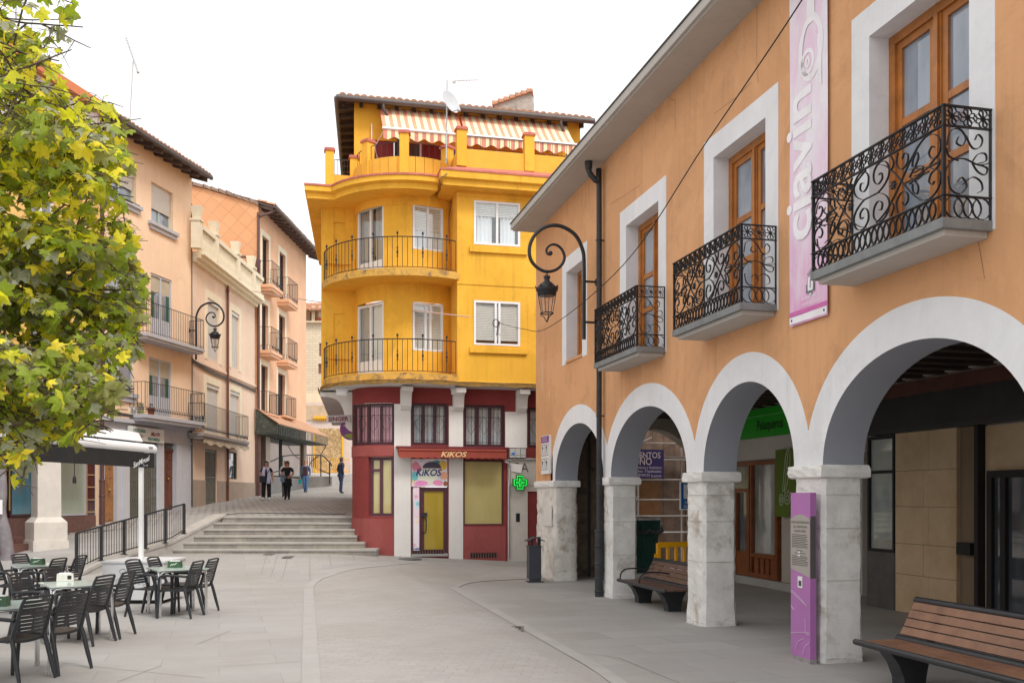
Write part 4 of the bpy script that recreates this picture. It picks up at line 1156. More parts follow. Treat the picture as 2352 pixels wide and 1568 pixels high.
# shop door, side panel and transom poster
d0, d1, dz0, dz1 = door[:4]
zp = Z(985, 1117); sd_ = YG.su(965)
dr = window(CH, YG, YG.su(965.5), d1, dz0+.06, zp-.02, .04, plum, ggold, .11, .07, (), (), 'shop_door')
mb = MB(); hz = (dz0+zp)/2; hx = YG.su(972)
mb.tube(spline([YG.p(hx, hz-.32, .03), YG.p(hx, hz-.32, -.05), YG.p(hx+.07, hz-.30, -.06), YG.p(hx+.07, hz+.10, -.06), YG.p(hx, hz+.12, -.05), YG.p(hx, hz+.12, .03)], 3), .02, 6)
mb.fbox(YG, hx-.03, hx+.12, hz+.13, hz+.24, .01, .035); mb.build('door_handle', blackp, dr)
def candy():
    m, nt, b = newmat('sweets_print')
    tc = N(nt, 'ShaderNodeTexCoord').outputs['Object']
    vo = N(nt, 'ShaderNodeTexVoronoi', Scale=4.5); nt.links.new(tc, vo.inputs['Vector'])
    cr = N(nt, 'ShaderNodeValToRGB'); e = cr.color_ramp; e.interpolation = 'CONSTANT'
    cols = [(0, (.80, .45, .62)), (.28, (.85, .62, .74)), (.42, (.30, .62, .72)), (.5, (.88, .70, .78)), (.62, (.70, .08, .25)), (.68, (.86, .75, .82)), (.82, (.90, .62, .30)), (.9, (.75, .70, .88))]
    while len(e.elements) < len(cols): e.elements.new(.5)
    for q, (p_, c_) in zip(e.elements, cols): q.position = p_; q.color = (*c_, 1)
    sep = N(nt, 'ShaderNodeSeparateColor'); nt.links.new(vo.outputs['Color'], sep.inputs[0]); nt.links.new(sep.outputs[0], cr.inputs[0])
    ring = mixc(nt, ramp(nt, vo.outputs['Distance'], .25, .3, 0, .6), cr.outputs[0], (.93, .85, .90))
    nt.links.new(ring, b.inputs['Base Color']); b.inputs['Roughness'].default_value = .35
    return m
cand = candy()
mb = MB(); mb.fbox(YG, d0+.01, d1-.01, zp, dz1-.01, -.02, .05)
tp = mb.build('transom_poster', cand, CH)
def blob(par, name, fr, cu, cv, ru, rv, w_, m, n=24, a0=0, a1=2*PI):
    mb = MB(); P = [fr.p(fr.su(cu+ru*math.cos(a0+(a1-a0)*k/n), w_), fr.zv(cu, cv+rv*math.sin(a0+(a1-a0)*k/n), w_), w_) for k in range(n)]
    mb.prism(P, -fr.W*.002); return mb.build(name, m, par)
blob(tp, 'pale_disc', YG, 984, 1089, 22, 21, -.022, mat('print_cream', (.83, .86, .70), .4, .04))
blob(tp, 'dark_shape', YG, 992, 1073, 21, 13, -.0245, mat('print_violet', (.06, .05, .10), .4, .3, 6), 20, PI*.95, PI*2.1)
for q_, (cu, cv, ru, rv, cc_) in enumerate(((955, 1070, 9, 10, (.75, .25, .35)), (953, 1093, 8, 11, (.18, .62, .66)), (1018, 1068, 9, 11, (.85, .55, .08)), (1020, 1092, 9, 9, (.90, .45, .28)), (1006, 1108, 12, 6, (.85, .30, .52)), (968, 1109, 15, 6, (.82, .30, .58)), (1023, 1110, 5, 6, (.30, .12, .06)), (1003, 1061, 8, 4, (.05, .4, .35)))):
    blob(tp, 'sweet', YG, cu, cv, ru, rv, -.0215-.0003*q_, mat('sweet%d' % q_, cc_, .4, .15, 12), 14)
navy = mat('print_navy', (.02, .045, .25), .4)
lettering('KiKOS', YG.p(YG.su(983), Z(983, 1092), -.0255), ef, (0, 0, 1), .27, navy, tp, bold=.024, shear=.25, sx=.95)
mb = MB(); mb.fbox(YG, d0+.06, YG.su(963), dz0+.06, zp-.01, .0, .05); sp_ = mb.build('side_poster', cand, CH)
lettering('FABIK', YG.p(YG.su(956), dz0+.17, -.001), ef, (0, 0, 1), .08, navy, sp_, bold=.02, shear=.2)
mb = MB(); frame_bars(mb, YG, d0, YG.su(966), dz0+.05, zp, .02, .05, .05); mb.build('side_frame', plum, CH)
for a, b, z in ((d0+.02, d1-.12, .03), (YG.su(1080), YG.su(1140), .04)):
    mb = MB(); zb = g(YG.p(a, 0).x, YG.p(a, 0).y)
    mb.fbox(YG, a, b, zb+z, zb+z+.15, -.021, -.019, 1)
    n = int((b-a)/.075)
    for k in range(n+1): x = a+(b-a)*k/n; mb.fbox(YG, x-.014, x+.014, zb+z, zb+z+.15, -.035, -.0215)
    mb.build('floor_vent', [mat('rusty_vent', (.16, .07, .055), .8, .3, 6), blackm], CH)
mb = MB(); mb.fbox(YG, d0, d1, dz0-.02, dz0+.05, -.07, .14); mb.build('door_step', kerbst, CH)
# lettered maroon shop awning over door and window
aw = thing('shop_awning', 'folded maroon shop awning with cream lettering and scalloped valance over the door', 'awning', YG.p(.5, 2.8, -.2))
a, b = YG.su(915, -.3), YG.su(1162, -.3); zA = Z(1040, 1029)
awm = mat('maroon_canvas', (.31, .055, .035), .8, .12, 3, .15, 60)
mb = MB(); mb.fbox(YG, a-.05, b+.1, zA-.02, zA+.035, -.26, -.001); mb.build('cassette', mat('maroon_metal', (.17, .03, .035), .4, .1), aw)
mb = MB(); n = 60
for k in range(n):
    x0, x1 = a+(b-a)*k/n, a+(b-a)*(k+1)/n
    sc_ = lambda x: .20+.03*abs(math.sin((x-a)/(b-a)*PI*15))
    mb.quad(YG.p(x0, zA-.03, -.24), YG.p(x1, zA-.03, -.24), YG.p(x1, zA-.085, -.42), YG.p(x0, zA-.085, -.42))
    mb.quad(YG.p(x0, zA-.085, -.42), YG.p(x1, zA-.085, -.42), YG.p(x1, zA-.085-sc_(x1), -.43), YG.p(x0, zA-.085-sc_(x0), -.43))
for x in (a, b): mb.add([YG.p(x, zA-.03, -.02), YG.p(x, zA-.03, -.24), YG.p(x, zA-.085, -.42), YG.p(x, zA-.29, -.42), YG.p(x, zA-.1, -.02)], [(0, 1, 2, 3, 4)])
mb.build('valance', awm, aw, fix=False)
mb = MB(); mb.tube([YG.p(a, zA-.085, -.425), YG.p(b, zA-.085, -.425)], .02, 6); mb.build('front_bar', awm, aw)
lettering('KiKOS', YG.p(YG.su(1041, -.44), zA-.265, -.445), ef, (0, 0, 1), .205, mat('cream_lettering', (.78, .50, .25), .7), aw, bold=.03, shear=.25, sx=1.25)
# flood lights under the overhang
def flood(u, v, w_, label, Y):
    c = at(u, v, Y); t = thing('flood_light', label, 'flood light', c)
    M = Matrix.Rotation(rad(-38), 3, 'X'); mb = MB(); mb.box(c, (.30, .07, .26), 0, M); mb.build('housing', whitem, t)
    mb = MB()
    for s in (-.17, .17): mb.tube([c+V((s, 0, 0)), c+V((s, .05, .20)), c+V((s*.4, .05, 5.0-c.z))], .013, 5)
    mb.build('bracket', whitem, t)
flood(786, 899, 0, 'white flood light under the rounded slab left of the maroon corner', 27.3)
flood(1049, 896, 0, 'white flood light fixed in front of the console above the papered window', 27.2)
# ---- cornice
def cornice(outer, inner, zl, zt_, zr, name):
    mb = MB()
    def off(i, d): a, b = V(outer[i]), V(inner[i]); t = (b-a); return a+t.normalized()*min(d, t.length)
    n = len(outer)
    def strip(da, za, db, zb, m):
        for i in range(n-1):
            mb.quad(c3(off(i, da), za), c3(off(i+1, da), za), c3(off(i+1, db), zb), c3(off(i, db), zb), m)
    strip(9, zl, .14, zl, 0); strip(.14, zl, .14, zl+.15, 0); strip(.14, zl+.15, .0, zl+.19, 0); strip(0, zl+.19, 0, zt_, 0)
    mb.build(name, yellow, CH, fix=False)
    mb = MB()
    strip2 = lambda da, za, db, zb: [mb.quad(c3(off(i, da), za), c3(off(i+1, da), za), c3(off(i+1, db), zb), c3(off(i, db), zb)) for i in range(n-1)]
    strip2(-.03, zt_-.005, -.03, zt_+.045); strip2(-.03, zt_+.045, .18, zt_+.10); strip2(.18, zt_+.10, 9, zr); strip2(-.03, zt_-.005, .02, zt_-.005)
    mb.build('cornice_tiling', redtile, CH, fix=False)
ko = V((-5.91, 27.28)); RC = 2.55
outr = [ko+ST*8, ko]; innr = [V((-5.63, 28.27))+ST*8+E2*.0, V((-5.63, 28.27))+E2*.02]
for t in (.25, .5): outr.append(ko+E2*t); innr.append(V((-5.63, 28.27))+E2*(t+.25))
for k in range(0, 21):
    d = -54+79*k/20; t = g_(d)
    outr.append(V((CC[0]+RC*math.sin(t), CC[1]-RC*math.cos(t)))); ti = g_(max(d-22*(1-k/20), -85)); innr.append(V((CC[0]+1.6*math.sin(ti), CC[1]-1.6*math.cos(ti))))
cornice(outr, innr, 10.42, 10.76, 10.98, 'cornice')
kc = V((-1.95, 26.29)); w0_ = V((-1.54, 26.95))
cornice([kc-NO*1.5, kc-NO*.3, kc, kc+E2*2, kc+E2*4, kc+E2*8.5], [w0_-NO*1.5, w0_-NO*.5, w0_-NO*.15+E2*.1, w0_+E2*2.2-NO*.1, w0_+E2*4.2-NO*.1, w0_+E2*8.5-NO*.1], 10.48, 10.86, 11.22, 'cornice')
mb = MB(); mb.quad(RBF.p(-.4, 11.0, .3), RBF.p(8, 11.0, .3), RBF.p(8, 11.0, 5), RBF.p(-2.6, 11.0, 5)); 
mb.add([cp(1.62, d, 10.97) for d in range(-90, 60, 10)]+[c3((-1.5, 30.5), 10.97), c3((-5.2, 30.5), 10.97)], [tuple(range(17))]); mb.build('terrace_floor', redtile, CH, fix=False)
# ---- terrace parapet
par = MB(); cap = []
def pwall(pts, z0, z1, t=.18):
    for a, b in zip(pts, pts[1:]):
        a, b = V(a), V(b); d = (b-a).normalized(); n = V((-d.y, d.x))*t/2
        P = [c3(a-n, z0), c3(b-n, z0), c3(b+n, z0), c3(a+n, z0)]; par.hexa(P+[V((p.x, p.y, z1)) for p in P])
def pt(d, r=1.58): t = g_(d); return V((CC[0]+r*math.sin(t), CC[1]-r*math.cos(t)))
La = V((-5.42, 28.47)); Lb = V((-4.72, 28.63))
pwall([La+ST*1.6, La, Lb], 10.9, 11.42); pwall([pt(d) for d in range(-78, 55, 9)], 10.93, 11.57)
Ra = V((-1.46, 27.12)); pwall([Ra-NO*1.2, Ra, Ra+E2*8], 11.18, 11.70)
par.build('parapet', mat('weathered_yellow', (.78, .42, .05), .9, .10, 2.2, .2, 35, dirt=(.4, 3.5, .58), dirtc=(.45, .3, .14)), CH)
posts = []
def post(c, z0, z1, w_=.24, rot=13):
    M = Matrix.Rotation(g_(rot), 3, 'Z'); mb = MB(); mb.box(c3(c, (z0+z1)/2), (w_, w_, z1-z0), 0, M)
    o = mb.build('parapet_post', yellow, CH); m2 = MB(); m2.box(c3(c, z1+.03), (w_+.07, w_+.07, .06), 0, M); m2.box(c3(c, z1+.075), (w_+.02, w_+.02, .03), 0, M); m2.build('cap', redtile, o)
    return c
def du(u): 
    k = (u-U0)/F; return min((abs(pt(d).x-k*pt(d).y), d) for d in range(-80, 56))[1]
post(La, 10.9, 12.12, .25); post(Lb, 10.9, 11.95)
pd = [du(846), du(929), 50]
for d, h in zip(pd, (12.12, 12.22, 12.0)): post(pt(d), 10.93, h, .26, d)
fR = Fr((Ra.x, Ra.y), (Ra.x+E2.x, Ra.y+E2.y))
ps = [0.02, fR.su(1214), fR.su(1214)*2, fR.su(1214)*3]
for s in ps: q = fR.p(s, 0); post(V((q.x, q.y)), 11.2, 12.22, .28)
mb = MB()
def trail(pts, z0, z1, n):
    L = [V((p.x, p.y, 0)) for p in pts]
    mb.tube([p+V((0, 0, z1)) for p in L], .012, 4, smooth=False); mb.tube([p+V((0, 0, z0+.03)) for p in L], .01, 4, smooth=False)
    m = len(L)-1
    for k in range(n+1):
        f = k/n*m; i = min(int(f), m-1); p = L[i]+(L[i+1]-L[i])*(f-i); mb.tube([p+V((0, 0, z0)), p+V((0, 0, z1))], .008, 4, smooth=False)
trail([La+E2*.14, Lb-E2*.1], 11.42, 11.90, 5)
for a, b in ((-76, pd[0]-4), (pd[0]+5, pd[1]-5), (pd[1]+5, 48)): trail([pt(a+(b-a)*k/6) for k in range(7)], 11.57, 12.0, max(3, int((b-a)/6.5)))
for a, b in zip(ps, ps[1:]):
    trail([V((fR.p(s, 0).x, fR.p(s, 0).y)) for s in (a+.14, b-.14)], 11.70, 12.10, 12)
mb.build('terrace_railing', ironm, CH)
# ---- penthouse, roof, awnings
PH = Fr((-4.88, 29.6), (-4.88+E2.x, 29.6+E2.y)); zR = 13.93
mb = MB(); wall(mb, PH, 0, 7.3, 10.9, zR+.36, [(.42, 7.0, 11.0, 12.95, .1)], 0)
q0, q1 = PH.p(0, 0), PH.p(0, 0)+V((ST.x, ST.y, 0))*9
mb.quad(c3(q0, 10.9), c3(q1, 10.9), c3(q1, zR+.36), c3(q0, zR+.36)); q2 = PH.p(7.3, 0); q3 = q2+V((ST.x, ST.y, 0))*9
mb.quad(c3(q2, 10.9), c3(q3, 10.9), c3(q3, zR+.36), c3(q2, zR+.36)); mb.build('penthouse_wall', yellow, CH, fix=False)
mb = MB()
for k in range(8):
    a = .42+6.58*k/8; mb.fbox(PH, a+.01, a+.81, 11.0, 12.95, .04+.02*(k % 2), .095, k % 2)
mb.build('terrace_door', [redp, gdark], CH)
mb = MB()
for k in (2, 4, 5, 7): s = .42+6.58*k/8; mb.fbox(PH, s-.03, s+.03, 11.0, 12.95, .0, .039)
mb.build('door_frame', pvc, CH)
el = V((-5.26, 29.1)); er = el+E2*8.04
back = V((ST.x, ST.y))
mb = MB()
SL = .30
zs_ = lambda q: zR+SL*max(0, (V((q[0], q[1]))-el).dot(-NO))
cz = lambda q, dz=0: V((q[0], q[1], zs_(q)+dz))
wl_, wr_ = V((PH.p(0, 0).x, PH.p(0, 0).y)), V((PH.p(7.3, 0).x, PH.p(7.3, 0).y)); zw_ = zs_(wl_)
for P in ([c3(el, zR), c3(er, zR), c3(wr_, zw_), c3(wl_, zw_)], [c3(el, zR), c3(wl_, zw_), c3(wl_+back*9, zw_), c3(el+back*9, zR)]): mb.hexa(P+[p+V((0, 0, .05)) for p in P])
mb.build('eave_boards', darkwood, CH)
mb = MB()
for k in range(15):
    s = .1+7.65*k/14; a = el+E2*s
    P2 = [a-NO*.22, a+E2*.10-NO*.22, a+E2*.10-NO*1.25, a-NO*1.25]
    mb.hexa([cz(q, -.15) for q in P2]+[cz(q, -.001) for q in P2])
for k in range(12):
    a = el+back*(.5+k*.62); b_ = wl_+back*(.1+k*.66); dz = V((0, 0, -.13)); t_ = V((back.x, back.y, 0))*.12
    P2 = [c3(a, zR), c3(b_, zw_), c3(b_, zw_)+t_, c3(a, zR)+t_]; mb.hexa([p+dz for p in P2]+[p+V((0, 0, -.002)) for p in P2])
mb.build('rafter_end', darkwood, CH)['kind'] = 'stuff'
mb = MB(); up = V((-NO.x, -NO.y, 0))
rg = c3(el-NO*3.6-E2*.0, zR+1.35)
A, B = c3(el+NO*.06, zR+.08), c3(er+NO*.06, zR+.08)
tiles(mb, A, B, (up+V((0, 0, .30)))*1.6, .215, .105)
bk3 = V((back.x, back.y, SL*back.dot(-NO)))*7
mb.quad(A, B, B+bk3, A+bk3)
mb.build('roof', tilem, CH, fix=False)
mb = MB(); 
for a, b in ((el+NO*.09-E2*.08, er+NO*.09+E2*.08), (el-E2*.07, el+back*8)):
    a3, b3 = c3(a, zR+.03), c3(b, zR+.03); mb.tube([a3, b3], .085, 8); mb.tube([a3+V((0, 0, .075)), b3+V((0, 0, .075))], .03, 5)
mb.build('roof_gutter', gutter, CH)
for s in (1.35, 7.0):
    mb = MB()
    q = c3(el+E2*s+NO*.08, zR); wl = PH.p(s+.0, 0, -.08)
    mb.tube(spline([q, q+V((0, 0, -.2)), V((q.x*.55+wl.x*.45, q.y*.55+wl.y*.45, zR-.45)), V((wl.x, wl.y, zR-.75)), V((wl.x, wl.y, 11.0))], 4), .045, 8)
    mb.build('downpipe', gutter, CH)
mb = MB(); cA = at(1135, 240, 31); 
poly = [at(1135, 236, 31), at(1219, 207, 31), at(1221, 245, 31), at(1221, 300, 31), at(1135, 300, 31)]
mb.prism(poly, V((.1, .45, 0))); mb.build('fire_wall', mat('grey_render', (.42, .38, .34), .95, .2, 3, .2, 25, dirt=(.6, 4, .5)), CH)
mb = MB(); A, B = at(1130, 238, 30.9), at(1222, 205.5, 30.9)
for k in range(7): a = A+(B-A)*(k/7); b = A+(B-A)*((k+1.1)/7); mb.prism([a+V((0, 0, .10)), b+V((0, 0, .02)), b-V((0, 0, .06)), a-V((0, 0, .03))], V((.05, .6, 0)))
mb.build('wall_capping', tilem, CH)
strp = [mat('salmon_stripe', (.86, .32, .21), .85, .06, 4), mat('cream_stripe', (.92, .78, .48), .85, .05, 4)]
def terr_awning(u0, u1, label):
    t = thing('terrace_awning', label, 'awning', PH.p(PH.su((u0+u1)/2), 13, -.5), 'striped awnings over the roof terrace')
    wb, zb, zt2 = -1.15, 12.88, 13.98
    a, b = PH.su(u0, wb), PH.su(u1, wb); n = round((b-a)/.115); mb = MB(); vl = MB()
    for k in range(n):
        x0, x1 = a+(b-a)*k/n, a+(b-a)*(k+1)/n; c = k % 2; m = 8
        for j in range(m):
            f0, f1 = j/m, (j+1)/m; sag = lambda f: -.05*math.sin(PI*f)
            mb.quad(PH.p(x0, zb+(zt2-zb)*f0+sag(f0), wb*(1-f0)-.03), PH.p(x1, zb+(zt2-zb)*f0+sag(f0), wb*(1-f0)-.03), PH.p(x1, zb+(zt2-zb)*f1+sag(f1), wb*(1-f1)-.03), PH.p(x0, zb+(zt2-zb)*f1+sag(f1), wb*(1-f1)-.03), c)
        for j in range(3):
            y0, y1 = x0+(x1-x0)*j/3, x0+(x1-x0)*(j+1)/3; sc_ = lambda x: .24+.045*math.sin((x-a)*14)
            vl.quad(PH.p(y0, zb-.04, wb-.05), PH.p(y1, zb-.04, wb-.05), PH.p(y1, zb-.04-sc_(y1), wb-.04), PH.p(y0, zb-.04-sc_(y0), wb-.04), c)
    mb.build('canopy', strp, t, fix=False); vl.build('valance', [mat('salmon_valance', (.66, .27, .20), .85), strp[1]], t, fix=False)
    mb = MB(); mb.tube([PH.p(a-.03, zb, wb-.05), PH.p(b+.03, zb, wb-.05)], .045, 8); mb.build('front_bar', whitem, t)
    mb = MB()
    for x in (a+.05, b-.05): mb.tube([PH.p(x, zb-.02, wb), PH.p(x-.25, zb-.35, wb*.5), PH.p(x-.02, 12.0, -.02)], .018, 5)
    mb.tube([PH.p(a-.25, 13.4, -.10), PH.p(a-.25, 11.6, -.10), PH.p(a-.1, 11.4, -.2)], .02, 5) if u0 < 1000 else None
    mb.build('folding_arm', whitem, t)
terr_awning(880, 1066, 'salmon and cream striped awning behind the satellite dish')
terr_awning(1071, 1322, 'salmon and cream striped awning beside the lower eave, without the dish')
# satellite dish and aerial on a mast
dm = thing('satellite_mast', 'thin grey mast with satellite dish and aerial on the yellow house terrace', 'satellite dish', at(1026, 372, 27.0))
galv = mat('galvanised', (.50, .50, .50), .4, .12, 6, metal=.6)
Ym = 27.0; mb = MB(); mb.tube([at(1025, 375, Ym), at(1027, 185, Ym)], .022, 6); mb.build('mast', galv, dm)
mb = MB(); a, b = at(1026, 187, Ym), at(1097, 184, Ym); mb.tube([a, b], .010, 4)
for k in range(9): 
    q = a+(b-a)*(.28+.72*k/8); mb.tube([q+V((0, -.10, .0)), q+V((0, .10, 0))], .006, 4); mb.tube([q, q+V((0, 0, .05))], .006, 4)
mb.box(at(1043, 189, Ym), (.09, .05, .06)); mb.build('aerial', galv, dm)
dc = at(1036, 234, Ym-.15); Mx = Matrix.Rotation(rad(-62), 3, 'Z') @ Matrix.Rotation(rad(72), 3, 'X')
Mx = V((.75, -.60, .28)).to_track_quat('Z', 'Y').to_matrix()
mb = MB(); mb.lathe([(0.001, -.06), (.12, -.052), (.24, -.03), (.33, 0), (.335, .01), (.325, .008), (.24, -.02), (.001, -.05)], dc, 24, 0, True, Mx)
mb.build('dish', mat('dish_grey', (.50, .52, .54), .5, .05), dm)
mb = MB(); lnb = at(1054, 253, Ym-.45); mb.tube([dc+Mx @ V((0, -.30, 0)), dc+Mx @ V((0, -.33, .1)), lnb], .014, 5); mb.lathe([(.02, -.05), (.045, -.04), (.045, .03), (.02, .06)], lnb, 8)
mb.tube([dc-Mx @ V((0, 0, .06)), at(1026, 238, Ym)], .03, 6); mb.build('feed_arm', galv, dm)
mb = MB(); mb.tube(spline([at(1026, 365, Ym-.03), at(1029, 395, 26.4), at(1009, 412, 26.15), at(1015, 425, 26.5), at(1033, 440, 27.6), at(1036, 470, 27.7), at(1031, 500, 27.7), at(1032, 560, 27.75)], 5), .012, 5)
mb.build('aerial_cable', greycable, dm)
# ---- pharmacy next door
PM = thing('pharmacy', 'pale stone pharmacy front with lettered lintel squeezed between maroon shop and orange building', 'building', YG.p(sw[5]+.5, 0, 0))
a, b = sw[5], sw[5]+3.2; zP = Z(1200, 1053)
ph_st = mat('pharmacy_stone', (.62, .58, .52), .85, .09, 2.5, .15, 30, speck=.2, streak=.15)
dl = YG.su(1211); mb = MB(); wall(mb, YG, a, b, -.2, zP, [(dl, dl+1.2, -.2, Z(1220, 1128), .5)], -.055)
mb.quad(YG.p(a, -.2, -.055), YG.p(a, -.2, 0), YG.p(a, zP, 0), YG.p(a, zP, -.055)); mb.quad(YG.p(a, zP, -.055), YG.p(b, zP, -.055), YG.p(b, zP, 0), YG.p(a, zP, 0))
mb.fbox(YG, a-.001, dl, Z(1190, 1250), Z(1190, 1248.5), -.058, -.0551)
mb.fbox(YG, a+.02, b, Z(1190, 1114), Z(1190, 1111), -.065, -.0551); mb.build('wall', ph_st, PM, fix=False)
window(PM, YG, dl+.02, dl+1.2, .0, Z(1220, 1130), .3, blackm, gdark, .06, .08, (.5,), (.72,), 'door')
lettering('A', YG.p(YG.su(1204), Z(1204, 1084), -.056), ef, (0, 0, 1), .40, mat('bronze_letter', (.10, .085, .06), .5), PM, bold=.0, sx=.9)
lettering('T', YG.p(YG.su(1183), Z(1183, 1084), -.056), ef, (0, 0, 1), .40, MT['bronze_letter'], PM, bold=.0, sx=.9)
mb = MB(); M = Matrix.Rotation(rad(10), 3, 'Y'); mb.box(YG.p(YG.su(1182), Z(1182, 1074), -.085), (.40, .012, .24), 0, M); mb.build('paper_notice', whitep, PM)
mb = MB(); mb.fbox(YG, YG.su(1184), YG.su(1193), Z(1188, 1198), Z(1188, 1178), -.062, -.056); mb.build('poster', blackm, PM)
mb = MB()
for k in range(3):
    s0_ = YG.su(1168+k*12.6); s1_ = YG.su(1179.6+k*12.6); z0_, z1_ = Z(1185, 1051), Z(1185, 1030)
    q = MB(); q.fbox(YG, s0_, s1_, z0_, z1_, -.16, -.001); q.fbox(YG, s0_+.01, s1_-.01, z0_+.07, z0_+.078, -.163, -.1601, 1)
    if k == 0: q.fbox(YG, s0_+.06, s1_-.01, z0_+.08, z0_+.15, -.165, -.1602, 2)
    q.build('meter_box', [mat('meter_grey', (.52, .52, .50), .6, .05, 4), blackm, mat('meter_sticker', (.03, .2, .6), .5)], PM)
mb = MB(); mb.tube([YG.p(YG.su(1167), .1, -.09), YG.p(YG.su(1167), Z(1167, 1100), -.09)], .035, 8)
mb.tube(spline([YG.p(YG.su(1168), Z(1167, 1115), -.1), YG.p(YG.su(1170), Z(1167, 1070), -.1), YG.p(YG.su(1176), Z(1167, 1055), -.1), YG.p(b, Z(1167, 1053.5), -.1)], 4), .03, 6)
mb.build('conduit', galv, PM)
cr = thing('pharmacy_cross', 'lit green pharmacy cross sign beside the pharmacy door', 'sign', YG.p(YG.su(1194, -.2), Z(1194, 1108), -.2))
cc = YG.p(YG.su(1194, -.2), Z(1194, 1108), -.2)
def crossp(R, a_, w_): return [cc+ef*x+V((0, 0, z))-YG.W*w_ for x, z in ((-a_, R), (a_, R), (a_, a_), (R, a_), (R, -a_), (a_, -a_), (a_, -R), (-a_, -R), (-a_, -a_), (-R, -a_), (-R, a_), (-a_, a_))]
mb = MB(); mb.prism(crossp(.215, .11, -.06), -YG.W*.10); mb.build('housing', mat('cross_green', (.01, .24, .025), .4), cr)
mb = MB(); mb.tube(crossp(.18, .083, .05), .009, 6, closed=True); mb.tube(crossp(.118, .022, .05), .008, 6, closed=True); mb.build('neon_tube', glow('neon_green', (.03, .95, .12), .85), cr)
mb = MB(); mb.fbox(YG, YG.su(1194, -.2)-.04, YG.su(1194, -.2)+.04, cc.z-.1, cc.z+.1, -.1, -.056); mb.build('bracket', blackm, cr)
# ================================================================ left row of houses
def flowerpot(loc, label, r=.13):
    t = thing('flower_pot', label, 'flower pot', loc)
    mb = MB(); mb.lathe([(r*.7, 0), (r, .2), (r*1.1, .2), (r*1.1, .24), (r*.95, .24), (r*.9, .2), (.001, .2)], loc, 12); mb.build('pot', mat('clay_pot', (.35, .10, .05), .85, .15), t)
    mb = MB()
    for k in range(46):
        a = RN.uniform(0, 2*PI); q = V(loc)+V((math.cos(a)*RN.uniform(0, r), math.sin(a)*RN.uniform(0, r), .22+RN.uniform(0, .16)))
        d = V((math.cos(a), math.sin(a), RN.uniform(.2, 1))).normalized()*.05; n = d.cross(V((0, 0, 1))).normalized()*.02
        mb.add([q, q+d*.5+n, q+d, q+d*.5-n], [(0, 1, 2, 3)])
    mb.build('plant', mat('pot_leaf', (.06, .12, .03), .6, .3), t, fix=False)
# ---- house A, peach, three storeys over a grey shop front
FA = Fr((-13.33, 30.9), (-12.2, 36.5)); LA = FA.L
HA = thing('peach_house', 'peach rendered house with grey shop front, iron balconies and dark timber eave', 'building', FA.p(2.8, 1.2))
za = lambda u, v, w=0: FA.zv(u, v, w)
sa = lambda u, w=0: FA.su(u, w)
ZA = 13.95; ZG = za(300, 967)
o_t1 = (sa(249), sa(312.5), za(249, 441), za(249, 349), .22); o_t2 = (sa(347.5), sa(397.5), za(347.5, 509), za(347.5, 416), .22)
o_m1 = (sa(242), sa(310), za(310, 690), za(310, 605), .10); o_m2 = (sa(346), sa(395), za(346, 775), za(346, 625), .12)
o_f1 = (sa(239), sa(306), za(239, 893), za(239, 800), .10); o_f2 = (sa(342), sa(394), za(342, 955), za(342, 819), .12)
mb = MB(); wall(mb, FA, 0, LA, ZG, ZA+.22, [o_t1, o_t2, o_m1, o_m2, o_f1, o_f2], 0)
mb.quad(FA.p(LA, 0), FA.p(LA, 0, 9), FA.p(LA, ZA+.22, 9), FA.p(LA, ZA+.22)); mb.quad(FA.p(0, 0), FA.p(0, 0, 9), FA.p(0, ZA, 9), FA.p(0, ZA)); mb.quad(FA.p(0, ZG-.01), FA.p(LA, ZG-.01), FA.p(LA, ZG-.01, .3), FA.p(0, ZG-.01, .3))
mb.build('wall', peach, HA, fix=False)
grf = mat('pale_green_frame', (.42, .52, .45), .5, .05); bluef = mat('grey_aluminium', (.50, .51, .56), .4, .03)
for o in (o_t1, o_t2): window(HA, FA, o[0], o[1], o[2], o[3], .15, grf, gblue, .07, .06, (.5,), sill=(.22, .26, .14, sillg), shutter=(.62, blind))
window(HA, FA, *o_m1[:4], .03, bluef, gblue, .07, .07, (.5,), sill=(.15, .26, .13, sillg)); window(HA, FA, *o_f1[:4], .03, bluef, gblue, .07, .07, (.5,), sill=(.15, .30, .13, sillg))
greend = mat('green_shutter', (.015, .09, .05), .5, .15)
for o in (o_m2, o_f2):
    wn = window(HA, FA, *o[:4], .03, bluef, gblue, .075, .07, (.5,), name='balcony_door', panel=.75)
    q = MB(); h = o[3]-o[2]; q.fbox(FA, o[0]+.09, (o[0]+o[1])/2-.05, o[3]-.62, o[3]-.08, .066, .069); q.fbox(FA, (o[0]+o[1])/2+.05, o[1]-.09, o[3]-.62, o[3]-.08, .066, .069); q.build('roller_blind', mat('beige_blind', (.50, .44, .33), .8), wn)
    MB().fbox(FA, o[0]+.12, o[0]+.30, o[2]+.1, o[3]-.63, .055, .06).build('inner_shutter', greend, wn); MB().fbox(FA, o[1]-.3, o[1]-.12, o[2]+.1, o[3]-.63, .055, .06).build('inner_shutter', greend, wn)
b0, b1 = sa(345)-.0, sa(429, -.6)
zb2, zb1 = za(346, 777), za(342, 957)
barbalcony(HA, FA, sa(334, -.55), LA-.12, zb2, .62, 1.08, sillg, ironm, .20, .115)
barbalcony(HA, FA, sa(330, -.55), LA-.05, zb1, .62, 1.10, sillg, ironm, .22, .115, True)
c = FA.p(sa(347, -.45), zb1+.005, -.45); flowerpot(c, 'clay pot with small plant on the lower peach house balcony')
